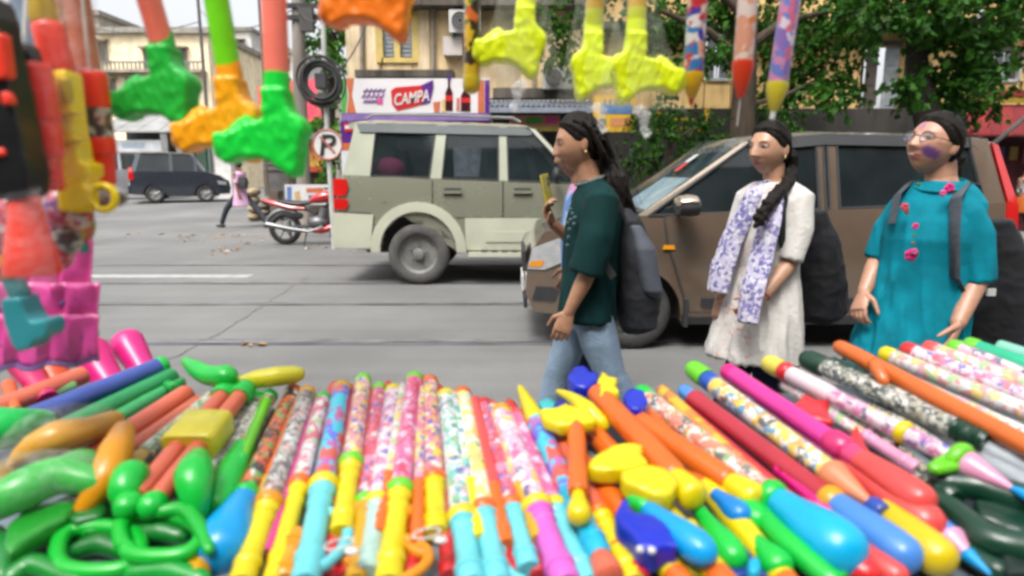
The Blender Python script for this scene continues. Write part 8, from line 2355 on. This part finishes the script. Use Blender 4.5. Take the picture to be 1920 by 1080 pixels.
def hang_gun(label, collar, top, Y, tube_m, body_m, mirror=False, tube_r=.021, film=False, rod=1.17, yaw=0., segs=None):
    c = at(*collar, Y)
    a = at(*top, Y); d = (a - c).normalized()
    end = c + d * ((rod_z - .03 - c.z) / d.z); end.y = rod
    t = thing('hanging_water_gun', label, 'water gun', c, 'water guns hanging from the rods')
    me = (gun_mir if mirror else gun_me).copy(); me.materials.clear(); me.materials.append(body_m)
    o = link('gun_body', me, t)
    lean = math.atan2(d.x, d.z); o.rotation_euler = (0, lean * .5, yaw)
    mb = MB(); mb.tube([c - d * .005, c + d * .01, c + d * .03], [.0215, .0225, .0215], 20); mb.build('collar', body_m, t)
    if segs is None: mb = MB(); mb.tube([c, c.lerp(end, .5), end], tube_r, 20); mb.build('tube', tube_m, t)
    else:
        v = 0.
        for (f, m) in segs:
            mb = MB(); mb.tube([c.lerp(end, v), c.lerp(end, f)], tube_r, 20); mb.build('tube', m, t); v = f
    mb = MB(); mb.tube([end - d * .01, Vector((end.x, rod, rod_z + .02))], .003, 6); mb.build('string', M_white, t)
    if film:
        s = -1 if mirror else 1
        q0 = at(top[0], top[1] - 30, Y); 
        vs, fs = [], []
        n1, n2 = 8, 10
        for sd in (-1, 1):
            o_ = len(vs)
            for j in range(n2 + 1):
                tt = j / n2
                z = c.z + .11 - .27 * tt
                xl = c.x - .03 - (.055 if mirror else .09) * tt; xr = c.x + .03 + (.09 if mirror else .055) * tt
                for i in range(n1 + 1):
                    u = i / n1
                    vs.append((xl + (xr - xl) * u, Y + sd * (.034 * math.sin(u * math.pi) ** .5) + .003 * math.sin(i * 3 + j * 2), z + .004 * math.sin(i * 2.2)))
            fs += [(o_ + j * (n1 + 1) + i, o_ + j * (n1 + 1) + i + 1, o_ + (j + 1) * (n1 + 1) + i + 1, o_ + (j + 1) * (n1 + 1) + i) for j in range(n2) for i in range(n1)]
        mb = MB(); mb.add(vs, fs); mb.build('clear_bag', clear_film((.97, .98, 1), .05), t)
        mb = MB(); x_ = c.x + s * -.02; mb.tube([(c.x, Y - .03, c.z - .155), (c.x - s * .02, Y - .035, c.z - .175), (c.x - s * .018, Y - .03, c.z - .20), (c.x - s * .03, Y - .03, c.z - .215)], [.012, .014, .008, .010], 8, flat=(1, .4)); mb.build('bag_tail', clear_film((.97, .98, 1), .28), t)
    return t
HK = .92
Cg = PL(22, 180, 58, .35, HK); Cg2 = PL(10, 215, 62, .33, HK); C_hsal = PL(246, 124, 104, .3, HK)
hang_gun('green water gun on a salmon tube, leftmost of the hanging row', (307, 92), (286, 0), 1.24, C_hsal, Cg)
hang_gun('orange water gun on a lime green tube', (432, 150), (408, 0), 1.19, PL(120, 225, 25, .3, HK), PL(250, 165, 10, .33, HK))
hang_gun('green water gun on a salmon tube, right of the orange one', (520, 170), (510, 0), 1.14, C_hsal, Cg2)
hang_gun('bright orange water gun of which only the grip tip hangs into view', (719, -91), (715, -180), 1.17, C_sal, PL(250, 125, 20, .33, HK))
Cy = PL(222, 240, 10, .33, HK)
yl = [(.14, PL(225, 235, 20)), (.55, PL(236, 188, 30)), (1., PT['yellowfest'])]
hang_gun('lime yellow water gun hanging alone left of the yellow pair', (985, 18), (994, -60), 1.49, None, Cy, film=True, rod=1.50, segs=yl)
hang_gun('lime yellow water gun in a clear bag, left one of the pair', (1112, 65), (1116, 0), 1.53, None, Cy, True, film=True, rod=1.50, segs=yl)
hang_gun('lime yellow water gun in a clear bag, right one of the pair', (1192, 66), (1196, 0), 1.47, None, Cy, True, film=True, rod=1.50, segs=yl)
def hang_tube(label, bottom, top, Y, parts, r=.022, rod=1.50):
    c = at(*bottom, Y); a = at(*top, Y); d = (a - c).normalized()
    end = c + d * ((rod_z - .03 - c.z) / d.z); end.y = rod
    L = (end - c).length
    t = thing('hanging_tube_toy', label, 'toy', c, 'tube toys hanging from the rods')
    for (nm, py0, py1, shp, m, rr) in parts:
        def tv(py):
            if py is None: return 1.
            return ((at(bottom[0], py, Y).z - c.z) / (end.z - c.z))
        t0, t1 = tv(py0), tv(py1)
        mb = MB(); mb.lathe(c, end, prof(shp, t0, t1, rr, L), 20); mb.build(nm, m, t)
    mb = MB(); mb.tube([end - d * .01, Vector((end.x, rod, rod_z + .02))], .003, 6); mb.build('string', M_white, t)
    return t
hang_tube('yellow printed tube hanging in front of the signboard', (884, 176), (886, 0), 1.49, [('yellow_cap', 176, 140, 'cap', PL(235, 205, 40), .019), ('printed_tube', 142, None, 'plain', PT['yellowfest'], .0185)])
hang_tube('tube with red and blue print and yellow pointed end', (1296, 198), (1308, 0), 1.50, [('red_tip', 198, 184, 'rcone', PL(220, 60, 40), .007), ('cone', 186, 136, 'rcone', PL(240, 190, 30), .0245), ('printed_tube', 137, None, 'plain', PT['redblue'], .0215)])
k = hang_tube('peach tube with bright red pointed end', (1388, 184), (1402, 0), 1.50, [('cone', 184, 114, 'rcone', PL(245, 70, 30), .0245), ('printed_tube', 115, None, 'plain', PT['peach'], .0215)])
mb = MB(); a = at(1388, 184, 1.5); mb.tube([a, at(1382, 236, 1.5)], .0012, 6); mb.build('thread', M_white, k)
hang_tube('pink and lilac printed tube with lemon pointed end', (1450, 210), (1482, 0), 1.50, [('white_tip', 224, 206, 'cyl', C_white, .006), ('cone', 210, 154, 'rcone', PL(238, 222, 60), .0245), ('printed_tube', 155, None, 'plain', PT['lilacpink'], .0215)])

# ---- packed guns hanging at the left edge --------------------------------------------------------
HB = PL(22, 24, 30, .35); HR = PL(235, 50, 40, .3, HK); HY = PL(245, 215, 10, .3, HK); HRO = PL(245, 62, 40, .3, HK)
def hblob(label, outline, Y, thick, mat_, name='packed_gun', parent=None, pname='body', it=4, voxel=.004):
    P3 = [at(x, y, Y) for x, y in outline]
    c = Vector((sum(p.x for p in P3) / len(P3), Y, sum(p.z for p in P3) / len(P3)))
    t = parent or thing(name, label, 'toy gun', c, 'packed guns hanging at the left edge')
    mb = MB(); mb.prism([(p.x, p.z) for p in P3], ((0, Y, 0), (1, 0, 0), (0, 0, 1), (0, 1, 0)), -thick / 2, thick / 2)
    link(pname, remesh(mb, pname, voxel, mat_, it, wloc(t)), t)
    return t
def hlathe(t, name, A_, B_, Y, r0, shp, mat_):
    mb = MB(); a, b = at(*A_, Y), at(*B_, Y); mb.lathe(a, b, prof(shp, 0, 1, r0, (b - a).length), 20); return mb.build(name, mat_, t)
def hang_line(t, A_, Y):
    a = at(*A_, Y); mb = MB(); mb.tube([a, Vector((a.x, 1.17, rod_z))], .003, 6); mb.build('string', M_white, t)
Ya = .98
t = hblob('black toy rifle with red panels and flared red muzzle at the left edge', [(-60, -20), (2, 0), (16, 40), (28, 110), (46, 190), (62, 270), (76, 330), (72, 366), (52, 376), (10, 374), (-60, 360)], Ya, .05, HB)
hblob('', [(-20, 66), (14, 62), (26, 148), (-20, 152)], Ya - .022, .02, HRO, parent=t, pname='red_panel')
hblob('', [(4, 172), (22, 170), (28, 196), (10, 200)], Ya - .024, .016, HRO, parent=t, pname='red_button')
hblob('', [(-20, 280), (10, 276), (16, 292), (-20, 298)], Ya - .024, .014, HRO, parent=t, pname='red_stripe')
hlathe(t, 'muzzle', (44, 366), (62, 514), Ya, .040, 'flare', HRO); hang_line(t, (0, 0), Ya)
t = thing('packed_gun', 'red toy blaster with black nose beside the black rifle', 'toy gun', at(75, 230, 1.04), 'packed guns hanging at the left edge')
hlathe(t, 'nose', (44, 82), (54, 124), 1.04, .019, 'cap', HB); hlathe(t, 'body', (56, 120), (78, 232), 1.04, .029, 'cyl', HR); hlathe(t, 'mid_body', (78, 228), (88, 296), 1.04, .026, 'cyl', HR); hlathe(t, 'tail', (88, 290), (96, 358), 1.04, .020, 'grip', HR); hang_line(t, (44, 82), 1.04)
Yb = 1.10
t = hblob('yellow toy pistol with a round wheel at its foot', [(92, 136), (140, 134), (146, 190), (156, 262), (164, 306), (182, 306), (182, 332), (172, 338), (176, 352), (206, 346), (206, 394), (160, 398), (126, 396), (112, 300), (102, 210)], Yb, .045, HY)
hlathe(t, 'red_cap', (88, 44), (112, 136), Yb, .024, 'cyl', HRO); hlathe(t, 'yellow_top', (66, -30), (84, 46), Yb, .020, 'cyl', PL(240, 195, 30))
hblob('', [(112, 146), (130, 145), (136, 190), (120, 194)], Yb - .02, .018, PL(225, 190, 10), parent=t, pname='side_panel')
for yy in (212, 262): hblob('', [(106 + (yy - 212) * .15, yy), (152 + (yy - 212) * .12, yy - 4), (153 + (yy - 212) * .12, yy + 3), (107 + (yy - 212) * .15, yy + 8)], Yb - .02, .02, PL(250, 222, 20), parent=t, pname='rib', it=2)
wc = at(208, 370, Yb - .0)
mb = MB(); mb.torus(wc - Vector((0, .02, 0)), (0, 1, 0), .020, .006, 28, 10); mb.build('wheel_rim', HY, t)
mb = MB(); mb.lathe(wc + Vector((0, .02, 0)), wc - Vector((0, .022, 0)), [(0, .017), (1, .017)], 24); mb.build('wheel_face', PT['greypink'], t)
hang_line(t, (66, -30), Yb)
t = thing('packed_gun', 'red toy torch gun with picture sticker behind the yellow pistol', 'toy gun', at(180, 250, 1.16), 'packed guns hanging at the left edge')
hlathe(t, 'head', (168, 134), (176, 206), 1.16, .027, 'cyl', HRO); hlathe(t, 'sticker', (176, 204), (184, 258), 1.16, .026, 'plain', PT['greypink']); hlathe(t, 'body', (184, 256), (190, 292), 1.16, .026, 'cyl', HRO); hlathe(t, 'grip', (190, 288), (194, 346), 1.16, .021, 'cyl', HRO); hang_line(t, (168, 134), 1.16)
for i, (x, m, lab) in enumerate(((52, pm(rgb(150, 190, 225), .4, .2, 20), 'pale blue wrapped tube at the top left'), (112, PT['orangestripe'], 'orange striped wrapped tube above the yellow pistol'), (150, PL(236, 130, 90), 'salmon wrapped tube above the red torch gun'))):
    t = thing('wrapped_tube', lab, 'toy', at(x, 60, 1.2), 'wrapped tubes hanging at the left edge')
    mb = MB(); a, b = at(x + 14, 128, 1.2), at(x - 10, -60, 1.2); d = (b - a).normalized(); e = a + d * ((rod_z - a.z) / d.z); e.y = 1.17
    mb.tube([a, e], .022, 16); mb.build('tube', m, t)
    mb = MB(); mb.tube([a - d * .03, a.lerp(e, .3), e], [.034, .030, .03], 14, cap=False); mb.build('clear_wrapper', clear_film((.98, .96, .94), .12), t)
# clear bags hanging around the packed guns
for i, (poly, Y, lab, cm) in enumerate((([(96, 0), (176, 0), (196, 130), (214, 380), (120, 400), (104, 200)], 1.06, 'clear bag round the yellow pistol', .03), ([(-40, 380), (120, 350), (140, 440), (150, 520), (60, 560), (-40, 560)], 1.0, 'clear bag with small printed toys under the black rifle', .07))):
    P3 = [at(x, y, Y) for x, y in poly]
    c = sum(P3, Vector()) / len(P3)
    t = thing('clear_bag', lab, 'bag', c)
    mb = MB(); vs = []; n = len(P3)
    front = [p + Vector((0, -.05, 0)) for p in P3]; 
    cf = c + Vector((0, -.075, 0)); 
    mb.add(front + [cf], [(i_, (i_ + 1) % n, n) for i_ in range(n)])
    mb.build('film', clear_film((.98, .98, 1), cm), t)
t = thing('toy_bag', 'bag of small red and yellow printed toys under the red blaster', 'toy bag', at(100, 440, 1.08))
rn = random.Random(6)
for i, (px, py, m) in enumerate([(112, 392, 'redpink'), (128, 440, 'greypink'), (150, 420, 'yellowfest'), (-8, 440, 'redpink'), (6, 490, 'yellowfest'), (112, 470, 'redpink'), (146, 396, 'redblue'), (16, 405, 'redpink'), (100, 420, 'pink')]):
    mb = MB(); q = at(px, py, 1.10 + .01 * (i % 3)); mb.ellipsoid(q, (.026, .018, .034), 14, 10); mb.build('small_toy', PT[m], t)
# pink packaging hanging in scalloped tiers
Yp = 1.22
t = thing('pink_packaging', 'pink film packaging hanging in three scalloped tiers at the left', 'packaging', at(90, 560, Yp))
M_pf = pm(rgb(226, 80, 160, .9), .35, .15, 9, .25, 18, coat=.3); M_hem = pm(rgb(120, 105, 170), .5, .2, 20)
for k_, (y0, y1, c) in enumerate(((440, 578, 0), (530, 640, 0), (590, 690, 0))):
    n1, n2 = 26, 7; vs = []
    for j in range(n2 + 1):
        for i in range(n1 + 1):
            u = i / n1; px = -40 + (172 + 14 * (k_ > 0) + 40) * u
            yb_ = y1 - 9 * math.sin(u * 9.5 + k_) ** 2 - 18 * (u - .5)
            py = y0 + (yb_ - y0) * j / n2
            p = at(px, py, Yp - .012 * k_); p.y += .004 * math.sin(u * 26 + j * .6 + k_) + .003 * math.sin(u * 47)
            vs.append(p)
    mb = MB(); mb.add(vs, [(j * (n1 + 1) + i, j * (n1 + 1) + i + 1, (j + 1) * (n1 + 1) + i + 1, (j + 1) * (n1 + 1) + i) for j in range(n2) for i in range(n1)])
    o = mb.build('tier', M_pf, t); md = o.modifiers.new('thickness', 'SOLIDIFY'); md.thickness = .002
    mb = MB(); mb.tube([v + Vector((0, -.004, 0)) for v in vs[-(n1 + 1):]], .0045, 6); mb.build('hem', M_hem, o)
mb = MB(); mb.box(at(158, 462, Yp - .02), (.014, .004, .024)); mb.build('price_tag', pm(rgb(20, 110, 100), .6), t)
hang_line(t, (120, 440), Yp)
t = hblob('teal toy pistol hanging in front of the pink packaging', [(18, 556), (54, 552), (66, 584), (76, 598), (100, 594), (108, 612), (104, 628), (82, 634), (76, 648), (52, 654), (40, 640), (26, 600)], 1.12, .05, PL(60, 170, 180), name='teal_pistol')
hlathe(t, 'barrel', (22, 520), (40, 556), 1.12, .017, 'cyl', PL(55, 150, 155)); hang_line(t, (22, 520), 1.12)
